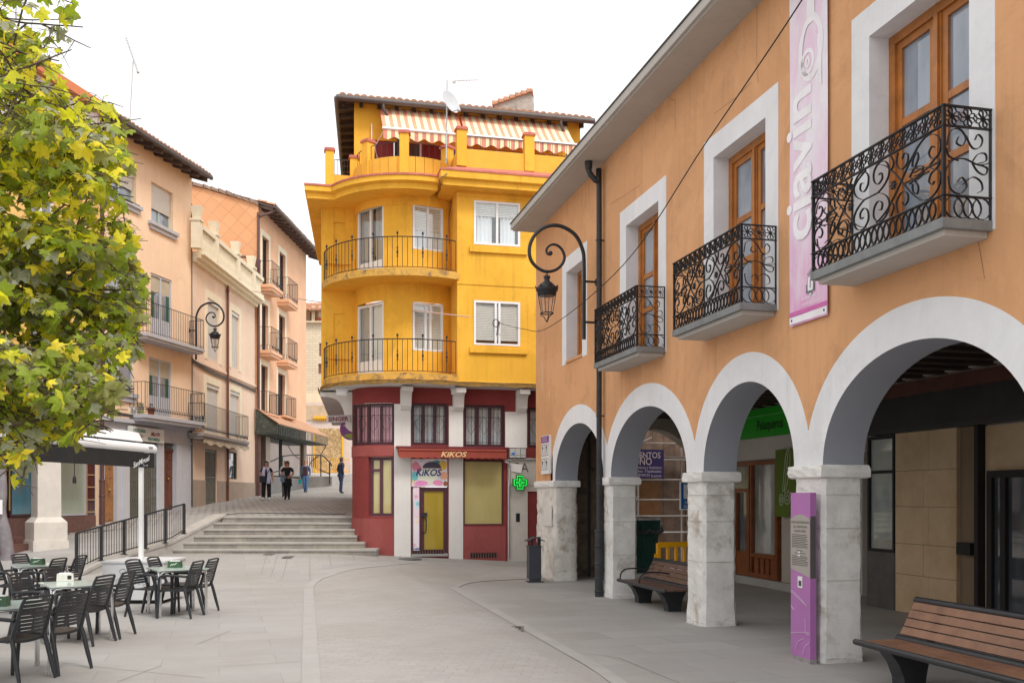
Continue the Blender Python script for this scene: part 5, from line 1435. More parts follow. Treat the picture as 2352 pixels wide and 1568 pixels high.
# ground floor of house A
door1 = (sa(239.5), sa(268), .95, za(239.5, 1040), .18); gate = (sa(297), sa(359), 1.1, za(297, 1000), .25); door2 = (sa(374.5), sa(403), 1.38, za(374.5, 1016), .25)
mb = MB(); wall(mb, FA, 0, LA, .6, ZG, [door1, gate, door2], -.02, 0)
for s in (sa(285), sa(367), sa(408)): mb.fbox(FA, s-.17, s+.17, .6, ZG-.62, -.07, -.0201)
mb.fbox(FA, 0, LA, ZG-.60, ZG-.53, -.06, -.0201); mb.fbox(FA, 0, LA-.01, ZG-.08, ZG+.05, -.16, -.0005)
mb.build('shop_front', greyfront, HA, fix=False)
oak = mat('oak_door', (.33, .155, .06), .5, .3, 5, .15, 25, streak=.5); oxd = mat('ox_blood_door', (.155, .055, .035), .55, .25, 3, .1, 25, streak=.5)
for o, m_ in ((door1, oak), (door2, oxd)):
    mb = MB(); a, b, z0_, z1_ = o[:4]; mid = (a+b)/2; zl = z0_+2.15
    for x0, x1 in ((a, mid-.006), (mid+.006, b)):
        mb.fbox(FA, x0, x1, z0_, zl, .12, .17)
        for p, q in ((.08, .62), (.72, .80-.0), (.86, .96)): mb.fbox(FA, x0+.08, x1-.08, z0_+(zl-z0_)*p, z0_+(zl-z0_)*q, .10, .12)
    mb.fbox(FA, a, b, zl, zl+.09, .08, .17); mb.fbox(FA, a, b, z1_-.06, z1_, .1, .17); dd = mb.build('door', m_, HA)
    q = MB(); q.fbox(FA, a, b, zl+.09, z1_-.06, .14, .155); q.build('fanlight', gshop, dd)
    q = MB(); q.ball(FA.p(mid+.07, z0_+1.15, .08), .04, 0, 8); q.build('knob', mat('brass', (.45, .33, .12), .35, .1, metal=.8), dd)
brz = mat('bronze_gate', (.20, .185, .145), .5, .2, 5, metal=.3)
mb = MB(); a, b, z0_, z1_ = gate[:4]
n = 15
for k in range(n+1): s = a+(b-a)*k/n; mb.fbox(FA, s-.012, s+.012, z0_, z1_, .0, .03)
for zc in (.22, .45, .62):
    for k in range(n): 
        s = a+(b-a)*(k+.5)/n; z = z0_+(z1_-z0_)*zc; t = (b-a)/n/2
        mb.ribbon([FA.p(s-t, z, .0), FA.p(s, z+.16, .0), FA.p(s+t, z, .0), FA.p(s, z-.16, .0)], FA.W, .01, .01, closed=True)
mb.build('folding_gate', brz, HA); mb = MB(); mb.fbox(FA, a, b, z0_, z1_, .2, .22); mb.build('shop_pane', gshop, HA)
sg = thing('shop_sign', 'white shop sign with green and dark red lettering over the folding gate', 'sign', FA.p(sa(336), za(336, 995), -.1))
a, b = sa(295.5, -.12), sa(376, -.12); z1_, z0_ = za(296, 977, -.12), za(296, 1010, -.12)
mb = MB(); mb.fbox(FA, a, b, z0_, z1_, -.14, -.075); mb.build('board', mat('sign_white', (.74, .75, .72), .5, .05), sg)
sgn = mat('sign_letter_green', (.01, .22, .15), .5); srd = mat('sign_letter_red', (.22, .02, .03), .5); hh = z1_-z0_
lettering('DROGUERIA', FA.p(a+.60, z0_+hh*.63, -.141), FA.S, (0, 0, 1), hh*.32, sgn, sg, bold=.03, sx=.85)
lettering('San', FA.p(a+.70, z0_+hh*.26, -.141), FA.S, (0, .0, 1), hh*.34, srd, sg, bold=.0, shear=.4)
lettering('Martin', FA.p(a+1.55, z0_+hh*.46, -.141), (FA.S+V((0, 0, .05))), (0, 0, 1), hh*.44, srd, sg, bold=.02, shear=.4)
lettering('PERFUMERIA', FA.p(b-.66, z0_+hh*.10, -.141), FA.S, (0, 0, 1), hh*.32, sgn, sg, bold=.03, sx=.85)
# small plaques on the wall
mb = MB(); mb.fbox(FA, sa(298), sa(313), za(298, 963), za(298, 931), -.03, -.001); mb.fbox(FA, sa(301), sa(310), za(301, 953), za(301, 940), -.034, -.0301, 1); mb.build('stone_plaque', [whitep, mat('plaque_relief', (.4, .4, .38), .8)], HA)
def azul():
    m, nt, b = newmat('painted_tile'); tc = N(nt, 'ShaderNodeTexCoord').outputs['Object']
    v = N(nt, 'ShaderNodeTexVoronoi', Scale=9); nt.links.new(tc, v.inputs['Vector'])
    c = mixc(nt, .6, v.outputs['Color'], (.45, .34, .12)); c = mixc(nt, .45, c, (.08, .12, .07)); nt.links.new(c, b.inputs['Base Color']); b.inputs['Roughness'].default_value = .3
    return m
mb = MB(); mb.fbox(FA, sa(314), sa(328.5), za(314, 950), za(314, 923), -.025, -.001); mb.build('tile_picture', azul(), HA)
mb = MB(); mb.tube([FA.p(.05, .9, -.09), FA.p(.05, ZA-.1, -.09)], .06, 8); mb.tube(spline([FA.p(.05, 2.4, -.09), FA.p(.05, .9, -.09)], 2), .085, 10)
for z in (2.4, 1.9): mb.lathe([(.09, -.03), (.105, 0), (.09, .03)], FA.p(.05, z, -.09), 10)
mb.build('downpipe', brownpipe, HA)
mb = MB(); 
for k in range(3): mb.tube(spline([FA.p(LA-.12, ZG+.4+k*.04, -.03), FA.p(LA-.5, ZG+.05, -.1), FA.p(LA-2.2, ZG+.10+k*.03, -.15), FA.p(.3, ZG+.14+k*.04, -.14)], 4), .02, 5)
mb.tube(spline([FA.p(LA-.14, ZG+.4, -.05), FA.p(LA-.10, ZG-.9, -.06), FA.p(LA-.08, 1.5, -.06)], 4), .035, 6); mb.tube([FA.p(LA-.05, ZG, -.05), FA.p(LA-.06, 13, -.03)], .02, 5)
mb.build('facade_cable', greycable, HA)
# eave and roof
def timber_eave(par, fr, s0, s1, zw, ov, drop, n, m=darkwood, gut=gutter, tile=True, slope=.3, back=5):
    """boards and rafters rising to the wall, gutter and tiles; zw: underside at the outer edge"""
    zz = lambda w_: zw+slope*(w_+ov)
    mb = MB(); P = [fr.p(s, zz(w_)+dz, w_) for dz in (0, .05) for s, w_ in ((s0, -ov), (s1, -ov), (s1, .4), (s0, .4))]
    mb.hexa(P); mb.build('eave_boards', m, par)
    mb = MB()
    for k in range(n):
        s = s0+.1+(s1-s0-.3)*k/(n-1)
        mb.hexa([fr.p(q, zz(w_)+dz, w_) for dz in (-drop, -.001) for q, w_ in ((s, -ov+.05), (s+.12, -ov+.05), (s+.12, .02), (s, .02))])
    o = mb.build('rafter_end', m, par); o['kind'] = 'stuff'
    mb = MB(); mb.tube([fr.p(s0-.03, zw+.04, -ov-.06), fr.p(s1+.03, zw+.04, -ov-.06)], .075, 8); mb.tube([fr.p(s0-.03, zw+.11, -ov-.1), fr.p(s1+.03, zw+.11, -ov-.1)], .02, 5); mb.build('roof_gutter', gut, par)
    mb = MB(); A, B = fr.p(s0, zw+.09, -ov-.05), fr.p(s1, zw+.09, -ov-.05); up = fr.W+V((0, 0, slope))
    tiles(mb, A, B, up*.8, .23, .11); mb.quad(A, B, B+up*back, A+up*back); mb.build('roof', tilem, par, fix=False)
timber_eave(HA, FA, -.6, LA+.05, 13.93, .72, .16, 11, mat('weathered_eave_wood', (.105, .07, .055), .85, .5, 2.5, .2, 20))
# ---- house B, cream, flat with cast balustrade
FB = Fr((-12.2, 36.5), (-12.2, 45.45)); LB = FB.L
HB = thing('cream_house', 'low cream rendered house with cast stone balustrade along its roof terrace', 'building', FB.p(4, 1.6))
zb = lambda u, v, w=0: FB.zv(u, v, w); sb = lambda u, w=0: FB.su(u, w)
ob = [(sb(476), sb(504), zb(476, 822), zb(476, 682), .22), (sb(531), sb(549), zb(531, 842), zb(531, 711), .22), (sb(474), sb(503), zb(474, 992), zb(474, 878), .10), (sb(528), sb(550), zb(528, 1000), zb(528, 894), .10),
      (sb(471), sb(498.5), zb(471, 1160), zb(471, 1030), .20), (sb(524), sb(544), zb(524, 1099), zb(524, 1036), .15)]
ZB = 11.1
mb = MB(); wall(mb, FB, .0, LB, .9, ZB, ob, 0); mb.quad(FB.p(0, ZB), FB.p(LB, ZB), FB.p(LB, ZB, 8), FB.p(0, ZB, 8)); mb.build('wall', cream, HB, fix=False)
zpl = zb(440, 1101); mb = MB()
for x0, x1 in ((0.01, ob[4][0]), (ob[4][1], LB)): mb.fbox(FB, x0, x1, .9, zpl, -.025, -.0005)
mb.build('plinth', plinth, HB)
for k in range(4):
    o = ob[k]; mb = MB(); e = .30
    for q in ((o[0]-e, o[0], o[2]-.05, o[3]+e), (o[1], o[1]+e, o[2]-.05, o[3]+e), (o[0], o[1], o[3], o[3]+e)): mb.fbox(FB, *q, -.022, -.0005)
    mb.build('window_surround', creamtrim, HB)
    mb = MB(); n = int((o[3]-o[2])/.055)
    for i in range(n):
        z = o[2]+(o[3]-o[2])*i/n; mb.add([FB.p(o[0], z, .08), FB.p(o[1], z, .08), FB.p(o[1], z+.052, .095), FB.p(o[0], z+.052, .095), FB.p(o[1], z+.052, .08), FB.p(o[0], z+.052, .08)], [(0, 1, 2, 3), (3, 2, 4, 5)])
    mb.fbox(FB, o[0], o[1], o[3]-.16, o[3]-.001, .02, .07); mb.build('roller_blind', blind, HB, fix=False)
mb = MB(); o = ob[4]
for k in range(12): s = o[0]+(o[1]-o[0])*k/11; mb.fbox(FB, s-.018, s+.018, o[2], o[3], .06, .10)
for f in (.05, .5, .97): z = o[2]+(o[3]-o[2])*f; mb.fbox(FB, o[0], o[1], z-.02, z+.02, .05, .059)
gt = mb.build('door_gate', brz, HB); mb = MB(); mb.fbox(FB, o[0], o[1], o[2], o[3], .17, .19); mb.build('door_leaf', gdark, gt)
o = ob[5]; wn = window(HB, FB, *o[:4], .05, blackm, glass('office_pane', (.05, .075, .075)), .05, .06, (), ()); mb = MB(); mb.fbox(FB, o[0]+.35, o[0]+.62, o[2]+.85, o[2]+1.2, .075, .083); mb.build('notice', whitep, wn)
zs = zb(468, 994, -.5); barbalcony(HB, FB, sb(466, -.55), sb(571, -.55), zs, .58, 1.12, mat('slab_brown_grey', (.30, .27, .25), .85, .12), ironm, .22, .12, True, r=.007)
mb = MB(); cvn = mat('canopy_cream', (.66, .57, .44), .85, .15, 3)
a, b, z = sb(455, -.3), sb(562, -.3), zb(455, 998, -.3)
n = 26
for k in range(n):
    x0, x1 = a+(b-a)*k/n, a+(b-a)*(k+1)/n; d = .05*math.sin(k*1.3); d1 = .05*math.sin((k+1)*1.3)
    mb.quad(FB.p(x0, z, -.02), FB.p(x1, z, -.02), FB.p(x1, z-.14+d1*.4, -.52), FB.p(x0, z-.14+d*.4, -.52)); mb.quad(FB.p(x0, z-.14+d*.4, -.52), FB.p(x1, z-.14+d1*.4, -.52), FB.p(x1, z-.32+d1, -.50), FB.p(x0, z-.32+d, -.50))
mb.build('canopy', cvn, HB, fix=False)
mb = MB()
for (u, v), (u2, v2) in zip(((441, 826), (470, 842), (520, 868), (575, 889)), ((470, 842), (520, 868), (575, 889), (588, 893))): 
    a, b = sb(u), sb(u2); mb.fbox(FB, a, b, zb(441, 826)-.02, zb(441, 826)+.07, -.06, -.0225)
mb.build('string_course', cream, HB)
mb = MB(); zc = zb(441, 826)-.1
for k in range(3): mb.tube(spline([FB.p(.0, zc+.1-k*.05, -.05), FB.p(2.5, zc-.02-k*.05, -.06), FB.p(5.5, zc-.04-k*.04, -.06), FB.p(LB, zc-.05-k*.05, -.05)], 5), .02, 5)
mb.build('facade_cable', greycable, HB)
mb = MB(); s = sb(519); mb.tube([FB.p(s, 1.6, -.08), FB.p(s, zb(519, 672), -.08)], .055, 8); mb.lathe([(.055, 0), (.075, .05), (.02, .45), (.001, .5)], FB.p(s, zb(519, 672), -.08), 8); mb.build('downpipe', mat('red_brown_pipe', (.17, .055, .035), .5, .2), HB)
mb = MB(); mb.fbox(FB, sb(437.5)+.12, sb(452), zb(445, 969), zb(445, 959), -.35, -.001); mb.fbox(FB, sb(452), sb(463), zb(452, 975), zb(452, 953), -.18, -.001); mb.build('wall_cabinet', mat('cabinet_grey', (.55, .54, .52), .5), HB)
# cornice and balustrade
mb = MB(); 
for z0_, z1_, p in ((10.85, 10.98, .16), (10.98, 11.10, .34), (11.10, 11.22, .48)): mb.fbox(FB, .0, LB-.05, z0_, z1_, -p, .3)
mb.build('cornice', creamtrim, HB)
bal = mat('cast_stone_cream', (.76, .68, .52), .85, .07, 4, .1, 30, streak=.2)
mb = MB(); mb.fbox(FB, 0, LB-.05, 11.22, 11.40, -.44, -.20); mb.fbox(FB, 0, LB-.05, 12.05, 12.22, -.45, -.19); mb.fbox(FB, 0, LB-.05, 11.40, 12.05, -.27, -.22)
n = 58
for k in range(n):
    s = .15+(LB-.4)*k/n
    c = FB.p(s, 0, -.34); mb.lathe([(.03, 11.40), (.045, 11.46), (.05, 11.6), (.03, 11.78), (.05, 11.95), (.03, 12.05)], c, 6)
ba = mb.build('balustrade', bal, HB)
for u in (452, 491, 541, 577):
    s = sb(u, -.32); q = MB(); q.fbox(FB, s-.16, s+.16, 11.22, 12.24, -.49, -.15); q.fbox(FB, s-.20, s+.20, 12.24, 12.32, -.53, -.11)
    q.add([FB.p(s+x, z, w_) for z, e in ((12.32, .12), (12.80, .19)) for x, w_ in ((-e, -.32-e), (e, -.32-e), (e, -.32+e), (-e, -.32+e))], [(0, 1, 5, 4), (1, 2, 6, 5), (2, 3, 7, 6), (3, 0, 4, 7), (4, 5, 6, 7)]); q.build('urn_post', bal, ba)
# ---- house C, apricot, tall, with shop at street level
FC = Fr((-12.15, 45.6), (-11.8, 54.9)); LC = FC.L
HC = thing('apricot_house', 'tall apricot house with small balconies, tiled gable and shop under a copper canopy', 'building', FC.p(4.6, 2))
zc_ = lambda u, v, w=0: FC.zv(u, v, w); sc_ = lambda u, w=0: FC.su(u, w)
ZC = 15.75
ocs = [(sc_(602), sc_(617), zc_(602, 656), zc_(602, 539)), (sc_(641.5), sc_(655), zc_(641.5, 690), zc_(641.5, 576)), (sc_(600.5), sc_(615), zc_(600.5, 806), zc_(600.5, 694)), (sc_(640), sc_(654), zc_(640, 828), zc_(640, 720)),
       (sc_(599), sc_(614), zc_(599, 950), zc_(599, 836)), (sc_(638), sc_(654), zc_(638, 955), zc_(638, 855))]
shp = (sc_(619), sc_(697), zc_(619, 1094), zc_(619, 1000), .3); shd = (sc_(591), sc_(609), 1.9, zc_(591, 988), .5)
mb = MB(); wall(mb, FC, 0, LC, 1.2, ZC, [(*o, .22) for o in ocs]+[shp, shd], 0)
mb.quad(FC.p(LC, 1), FC.p(LC, ZC), FC.p(LC, ZC, 10), FC.p(LC, 1, 10)); mb.build('wall', apricot, HC, fix=False)
louv = mat('brown_louvre', (.075, .035, .03), .6, .2)
for k, o in enumerate(ocs):
    mb = MB(); e = .27
    for q in ((o[0]-e, o[0], o[2], o[3]+e), (o[1], o[1]+e, o[2], o[3]+e), (o[0], o[1], o[3], o[3]+e)): mb.fbox(FC, *q, -.02, -.0005)
    mb.build('window_surround', creamtrim, HC)
    mb = MB(); n = int((o[3]-o[2])/.07)
    for x0, x1 in ((o[0], (o[0]+o[1])/2-.01), ((o[0]+o[1])/2+.01, o[1])):
        for s in (x0, x1-.05): mb.fbox(FC, s, s+.05, o[2], o[3], .12, .16)
        for i in range(n): z = o[2]+(o[3]-o[2])*i/n; mb.quad(FC.p(x0+.05, z, .125), FC.p(x1-.05, z, .125), FC.p(x1-.05, z+.05, .155), FC.p(x0+.05, z+.05, .155))
    mb.quad(FC.p(o[0], o[2], .165), FC.p(o[1], o[2], .165), FC.p(o[1], o[3], .165), FC.p(o[0], o[3], .165)); mb.build('louvred_shutter', louv, HC, fix=False)
    zs = o[2]
    if k < 4: barbalcony(HC, FC, o[0]-.38, o[1]+.38, zs, .62, 1.12, apricot, ironm, .28, .12, True, r=.009)
    else: 
        mb = MB(); barbalcony(HC, FC, o[0]-.38, o[1]+.38, zs, .55, 1.05, apricot, ironm, .1, .12, False, r=.009)
# gable over the cream house: diamond slabs
def diamond():
    m, nt, b = newmat('diamond_slabs'); tc = N(nt, 'ShaderNodeTexCoord').outputs['Object']
    sx = N(nt, 'ShaderNodeSeparateXYZ'); nt.links.new(tc, sx.inputs[0]); cx = N(nt, 'ShaderNodeCombineXYZ')
    nt.links.new(sx.outputs[0], cx.inputs[0]); nt.links.new(sx.outputs[2], cx.inputs[1])
    br = N(nt, 'ShaderNodeTexBrick', Scale=1.0); br.offset = 0; br.inputs['Brick Width'].default_value = .56; br.inputs['Row Height'].default_value = .56; br.inputs['Mortar Size'].default_value = .012
    br.inputs['Color1'].default_value = (.64, .315, .155, 1); br.inputs['Color2'].default_value = (.70, .37, .19, 1); br.inputs['Mortar'].default_value = (.50, .25, .125, 1)
    nt.links.new(mapping(nt, cx.outputs[0], (1, 1, 1), (0, 0, rad(42))), br.inputs[0])
    c = mixc(nt, ramp(nt, noise(nt, tc, .8, 4), .35, .7, 0, .35), br.outputs[0], (.66, .38, .22)); nt.links.new(c, b.inputs['Base Color']); b.inputs['Roughness'].default_value = .85
    bn = N(nt, 'ShaderNodeBump', Strength=.5, Distance=.02); nt.links.new(br.outputs[1], bn.inputs['Height']); bn.invert = True; nt.links.new(bn.outputs[0], b.inputs['Normal'])
    return m
gy = 45.58
gp_ = [at(444, 428, gy), at(468, 433, gy), at(592, 470, gy), at(592, 900, gy), at(425, 900, gy), at(425, 421, gy)]
mb = MB(); mb.prism(gp_, V((0, .25, 0))); mb.build('gable_wall', diamond(), HC)
mb = MB(); line = [at(425, 419, gy), at(444, 426, gy), at(468, 431, gy), at(520, 446, gy), at(592, 470, gy)]
for a, b in zip(line, line[1:]):
    n = max(1, int((b-a).length/.36))
    for k in range(n):
        p, q = a+(b-a)*(k/n), a+(b-a)*((k+1.08)/n); j = RN.uniform(-.02, .04)
        mb.prism([p+V((0, -.12, .0)), q+V((0, -.12, -.03)), q+V((0, -.12, .09+j)), p+V((0, -.12, .15+j))], V((0, .6, .0)))
mb.build('verge_tiling', mat('old_grey_tile', (.27, .19, .145), .95, .35, 5, .3, 20), HC)
timber_eave(HC, FC, .0, LC+.75, ZC-.12, .8, .15, 15, mat('brown_eave_wood', (.14, .10, .09), .8, .3, 3))
mb = MB(); mb.tube(spline([FC.p(.3, ZC-.1, -.85), FC.p(.12, ZC-.35, -.6), FC.p(-.05, ZC-.6, -.14), FC.p(-.05, ZC-1.2, -.1), FC.p(-.05, 6, -.1), FC.p(-.05, 2.1, -.1)], 5), .065, 8)
mb.tube(spline([at(510, 590, 45.4), at(560, 590, 45.4), at(584, 594, 45.4), at(591, 602, 45.5)], 4), .06, 8); mb.lathe([(.07, -.35), (.16, 0), (.16, .05)], at(592, 600, 45.3), 8)
mb.tube([FC.p(-.05, 4.8, -.1), FC.p(-.05, 1.9, -.1)], .10, 8); mb.build('downpipe', brownpipe, HC)
# canopy with scalloped valance, shop window
cz0 = zc_(592, 968, -.9); mb = MB(); s0_, s1_ = -.3, LC+.55
mb.quad(FC.p(s0_, cz0+.85, -.02), FC.p(s1_, cz0+.85, -.02), FC.p(s1_+.1, cz0+.12, -1.15), FC.p(s0_-.1, cz0+.12, -1.15)); mb.quad(FC.p(s0_, cz0+.80, -.02), FC.p(s1_, cz0+.80, -.02), FC.p(s1_+.1, cz0+.07, -1.13), FC.p(s0_-.1, cz0+.07, -1.13))
mb.quad(FC.p(s0_-.1, cz0+.07, -1.13), FC.p(s1_+.1, cz0+.07, -1.13), FC.p(s1_+.1, cz0+.12, -1.15), FC.p(s0_-.1, cz0+.12, -1.15))
cn = mb.build('copper_canopy', mat('copper_sheet', (.50, .27, .15), .55, .12, 2, metal=.2), HC, fix=False)
mb = MB(); n = 70; gm = mat('verdigris_valance', (.05, .06, .05), .7, .45, 7, .3, 20, dirt=(.6, 8, .52), dirtc=(.17, .18, .145))
for k in range(n):
    x0, x1 = s0_+(s1_-s0_)*k/n, s0_+(s1_-s0_)*(k+1)/n; f = lambda x: .42+.07*abs(math.sin((x-s0_)*3.2)); q = .04*(k % 2)
    mb.quad(FC.p(x0, cz0+.07, -1.10-q), FC.p(x1, cz0+.07, -1.10-q), FC.p(x1, cz0+.07-f(x1), -1.08-q), FC.p(x0, cz0+.07-f(x0), -1.08-q))
mb.fbox(FC, s0_, s1_, cz0-.40, cz0-.34, -1.06, -.02); mb.add([FC.p(s0_, cz0+.8, -.02), FC.p(s0_, cz0+.07, -1.1), FC.p(s0_, cz0-.36, -1.08), FC.p(s0_, cz0-.36, -.02)], [(0, 1, 2, 3)]); mb.build('valance', gm, cn, fix=False)
mb = MB(); mb.tube(spline([FC.p(s1_, cz0-.35, -1.05), FC.p(s1_-.0, cz0-.9, -.7), FC.p(s1_-.1, cz0-1.3, -.2), FC.p(s1_-.3, cz0-1.9, -.05)], 5), .025, 5); mb.build('stay', blackm, cn)
mrb = mat('brown_marble', (.33, .25, .19), .4, .3, 6)
mb = MB(); wall(mb, FC, 0.02, LC-.02, 1.2, cz0-.38, [shp, shd], -.04, 0); mb.build('shop_cladding', mrb, HC, fix=False)
mb = MB(); mb.fbox(FC, shp[0]-.1, LC-.05, 1.2, shp[2]-.05, -.07, -.0405); mb.build('shop_base', mat('grey_stone_base', (.20, .195, .19), .6, .1, 3), HC)
wn = window(HC, FC, *shp[:4], .05, blackm, gshop, .08, .07, (.32, .36), (), 'display_window')
q = MB(); 
for f, h, c in ((.12, .8, 0), (.5, 1.2, 1), (.62, .5, 0), (.78, 1.0, 1), (.9, .6, 0)): s = shp[0]+(shp[1]-shp[0])*f; q.fbox(FC, s, s+.6, shp[2]+.1, shp[2]+.1+h, .082, .0825, c)
mb = MB(); mb.fbox(FC, *shd[:4], .4, .42); mb.build('door', glass('blue_black_door', (.012, .017, .03)), HC)
lt = thing('shop_lettering', 'row of tall dark letters over the shop window under the copper canopy', 'lettering', FC.p(sc_(659), cz0-.9, -.05))
lettering('MARIN MILERO', FC.p(sc_(661, -.05), zc_(661, 1000, -.05), -.05) if False else FC.p((sc_(641)+sc_(681))/2, (zc_(641, 994)+zc_(681, 1008))/2, -.05), FC.S, (0, 0, 1), .56, mat('dark_bronze_letter', (.05, .035, .025), .5), lt, bold=.0, sx=.80)
# ---- house D (behind the plane tree): arcaded, white and yellow upper floors on a stone column
FD = Fr((-14.15, 20.0), (-12.35, 28.7)); LD = FD.L; FS = Fr((-14.4, 21), (-13.3, 30.8)); LS = FS.L
HD = thing('arcaded_house', 'white and yellow house behind the tree, raised on a square stone column', 'building', FD.p(6, .5))
zd = lambda u, v, w=0: FD.zv(u, v, w); sd2 = lambda u, w=0: FD.su(u, w)
ydl = mat('pale_yellow_stucco', (.78, .50, .17), .9, .05, 1.2, .08, 40)
wd = [(3.2, 4.2, 5.0, 7.2, .15), (5.9, 6.9, 5.0, 7.2, .15), (3.2, 4.2, 8.2, 10.2, .15), (5.9, 6.9, 8.2, 10.2, .15)]
mb = MB(); wall(mb, FD, 0, LD, 4.3, 11.6, wd, 0, 0); wall(mb, FD, 0, LD, 11.6, 13.35, [], 0, 1)
e0, e1 = FD.p(LD, 0), FD.p(LD, 0, 3.5); mb.quad(c3(e0, 4.3), c3(e1, 4.3), c3(e1, 13.35), c3(e0, 13.35), 1); mb.quad(FD.p(0, 4.3), FD.p(LD, 4.3), FD.p(LD, 4.3, 4), FD.p(0, 4.3, 4), 1)
mb.build('wall', [ydl, whitep], HD, fix=False)
for o in wd: window(HD, FD, *o[:4], .08, pvc, gblue, .08, .06, (.5,))
mb = MB(); mb.fbox(FD, -.2, LD+.15, 13.35, 13.60, -.25, 3); mb.build('roof_edge', mat('orange_flashing', (.62, .20, .08), .7, .1), HD)
bl = barbalcony(HD, FD, 4.2, LD-.5, 4.62, .7, 1.05, mat('yellow_slab', (.78, .40, .04), .8, .06), ironm, .30, .12, True)
col = at(106, 1257, 26.0); M = Matrix.Rotation(rad(-48), 3, 'Z'); z0_ = .40
mb = MB(); lt_ = [(.42, z0_, .45), (.42, .45, 1.02), (.33, 1.02, 1.18), (.29, 1.18, 4.3)]
mb.box((col.x, col.y, z0_+.05), (.90, .90, .5), 0, M); mb.box((col.x, col.y, .93), (.84, .84, .52), 0, M)
P = lambda e, z: [V((col.x, col.y, z))+M @ V((a*e, b*e, 0)) for a, b in ((-1, -1), (1, -1), (1, 1), (-1, 1))]
mb.hexa(P(.42, 1.19)+P(.30, 1.33)); mb.hexa(P(.30, 1.331)+P(.285, 4.3)); mb.build('column', mat('column_limestone', (.60, .555, .50), .9, .09, 3, .25, 25, dirt=(.5, 2.5, .60), dirtc=(.36, .32, .28), speck=.2), HD)
sg_ = lambda u, w=0: FS.su(u, w); zg = lambda u, v, w=0: FS.zv(u, v, w)
mb = MB(); mb.fbox(FS, 0, LS, .0, 4.3, .1, .3); mb.build('arcade_back_wall', greyfront, HD)
mb = MB(); mb.fbox(FS, sg_(-80), sg_(216), .1, zg(150, 1185), -.06, .099); mb.build('stone_base', winegran, HD)
mb = MB(); mb.fbox(FS, sg_(196), sg_(199), zg(150, 1185), 4.2, -.03, .08)
for v in (1118, 1147, 1175, 1090): mb.fbox(FS, sg_(199), sg_(217), zg(205, v)-.02, zg(205, v)+.02, -.03, .03)
mb.build('wood_frame', mat('light_wood_frame', (.40, .26, .16), .5, .1), HD); mb = MB(); mb.fbox(FS, sg_(199), sg_(218), zg(150, 1185), 4.2, -.0, .09); mb.build('brown_pane', glass('wine_pane', (.06, .02, .018)), HD)
window(HD, FS, sg_(132), sg_(196), zg(150, 1184), 4.1, -.02, greyfront, glass('whitewashed_pane', (.40, .46, .37), col2=(.45, .51, .42)), .05, .08, (), (), 'shop_window')
window(HD, FS, sg_(22), sg_(78), zg(50, 1187), 4.1, -.02, mat('dark_wine_frame', (.06, .02, .02), .4), glass('blue_shop_pane', (.10, .30, .42), col2=(.15, .38, .52)), .08, .08, (), (.72,), 'shop_window')
window(HD, FS, sg_(-60), sg_(18), .95, 4.0, .02, MT['dark_wine_frame'], gdark, .10, .08, (.5,), (), 'shop_door')
mb = MB(); 
for k in range(2): mb.fbox(FS, sg_(-60), sg_(34), .3, .62+.17*k, -.9+.38*k, -.061)
mb.build('door_step', winegran, HD); mb = MB(); mb.tube([FS.p(sg_(14), 1.5, -.1), FS.p(sg_(14), 3.2, -.1)], .025, 8); mb.build('door_pull', mat('brass', (.45, .33, .12), .3, metal=.8), HD)
# aerial on the peach house roof
ar = thing('roof_aerial', 'thin tall television aerial on the roof of the peach house', 'aerial', at(299, 290, 34.5))
mb = MB(); mb.tube([at(297, 300, 34.5), at(306, 140, 34.5)], .022, 5); mb.build('mast', galv, ar)
mb = MB(); a, b = at(289, 86, 34.3), at(317, 166, 34.7); mb.tube([a, b], .012, 4)
for k in range(16): q = a+(b-a)*(k/15); mb.tube([q+V((-.02, -.16, -.0)), q+V((.02, .16, 0))], .008, 4)
mb.ball(b, .06, 0, 6); mb.build('antenna', galv, ar)

# ================================================================ end of the lane
EB = thing('brick_house', 'cream brick house with tiled roof far up the lane, seen between the houses', 'building', (-15, 72, 3.5))
cbr = paving('cream_brick', (.68, .58, .44), .5, .12, 0, .012, (.5, .42, .33), .06, bump=.2)
Fe = Fr((-22, 72), (-6, 72))
def bricks_v(name, base, bw, bh, joint, var):
    m, nt, b = newmat(name); tc = N(nt, 'ShaderNodeTexCoord').outputs['Object']; sx = N(nt, 'ShaderNodeSeparateXYZ'); nt.links.new(tc, sx.inputs[0]); cx = N(nt, 'ShaderNodeCombineXYZ')
    nt.links.new(sx.outputs[0], cx.inputs[0]); nt.links.new(sx.outputs[2], cx.inputs[1]); br = N(nt, 'ShaderNodeTexBrick', Scale=1); br.inputs['Brick Width'].default_value = bw; br.inputs['Row Height'].default_value = bh; br.inputs['Mortar Size'].default_value = .015
    br.inputs['Color1'].default_value = (*[x*(1-var) for x in base], 1); br.inputs['Color2'].default_value = (*[x*(1+var) for x in base], 1); br.inputs['Mortar'].default_value = (*joint, 1); nt.links.new(cx.outputs[0], br.inputs[0])
    nt.links.new(br.outputs[0], b.inputs['Base Color']); b.inputs['Roughness'].default_value = .9; return m
cbr = bricks_v('cream_brick_wall', (.66, .56, .41), .5, .2, (.50, .41, .30), .07)
ew = [(Fe.su(733), Fe.su(747), Fe.zv(733, 818), Fe.zv(733, 788), .2), (Fe.su(731), Fe.su(747), Fe.zv(731, 858), Fe.zv(731, 825+10), .2)]
mb = MB(); wall(mb, Fe, 0, 16, Fe.zv(720, 905), Fe.zv(720, 742), ew, 0); mb.build('wall', cbr, EB, fix=False)
for o in ew: window(EB, Fe, *o[:4], .1, mat('brown_shutter', (.22, .10, .07), .6), mat('brown_shutter', (.22, .10, .07), .6), .1, .06, (), ())
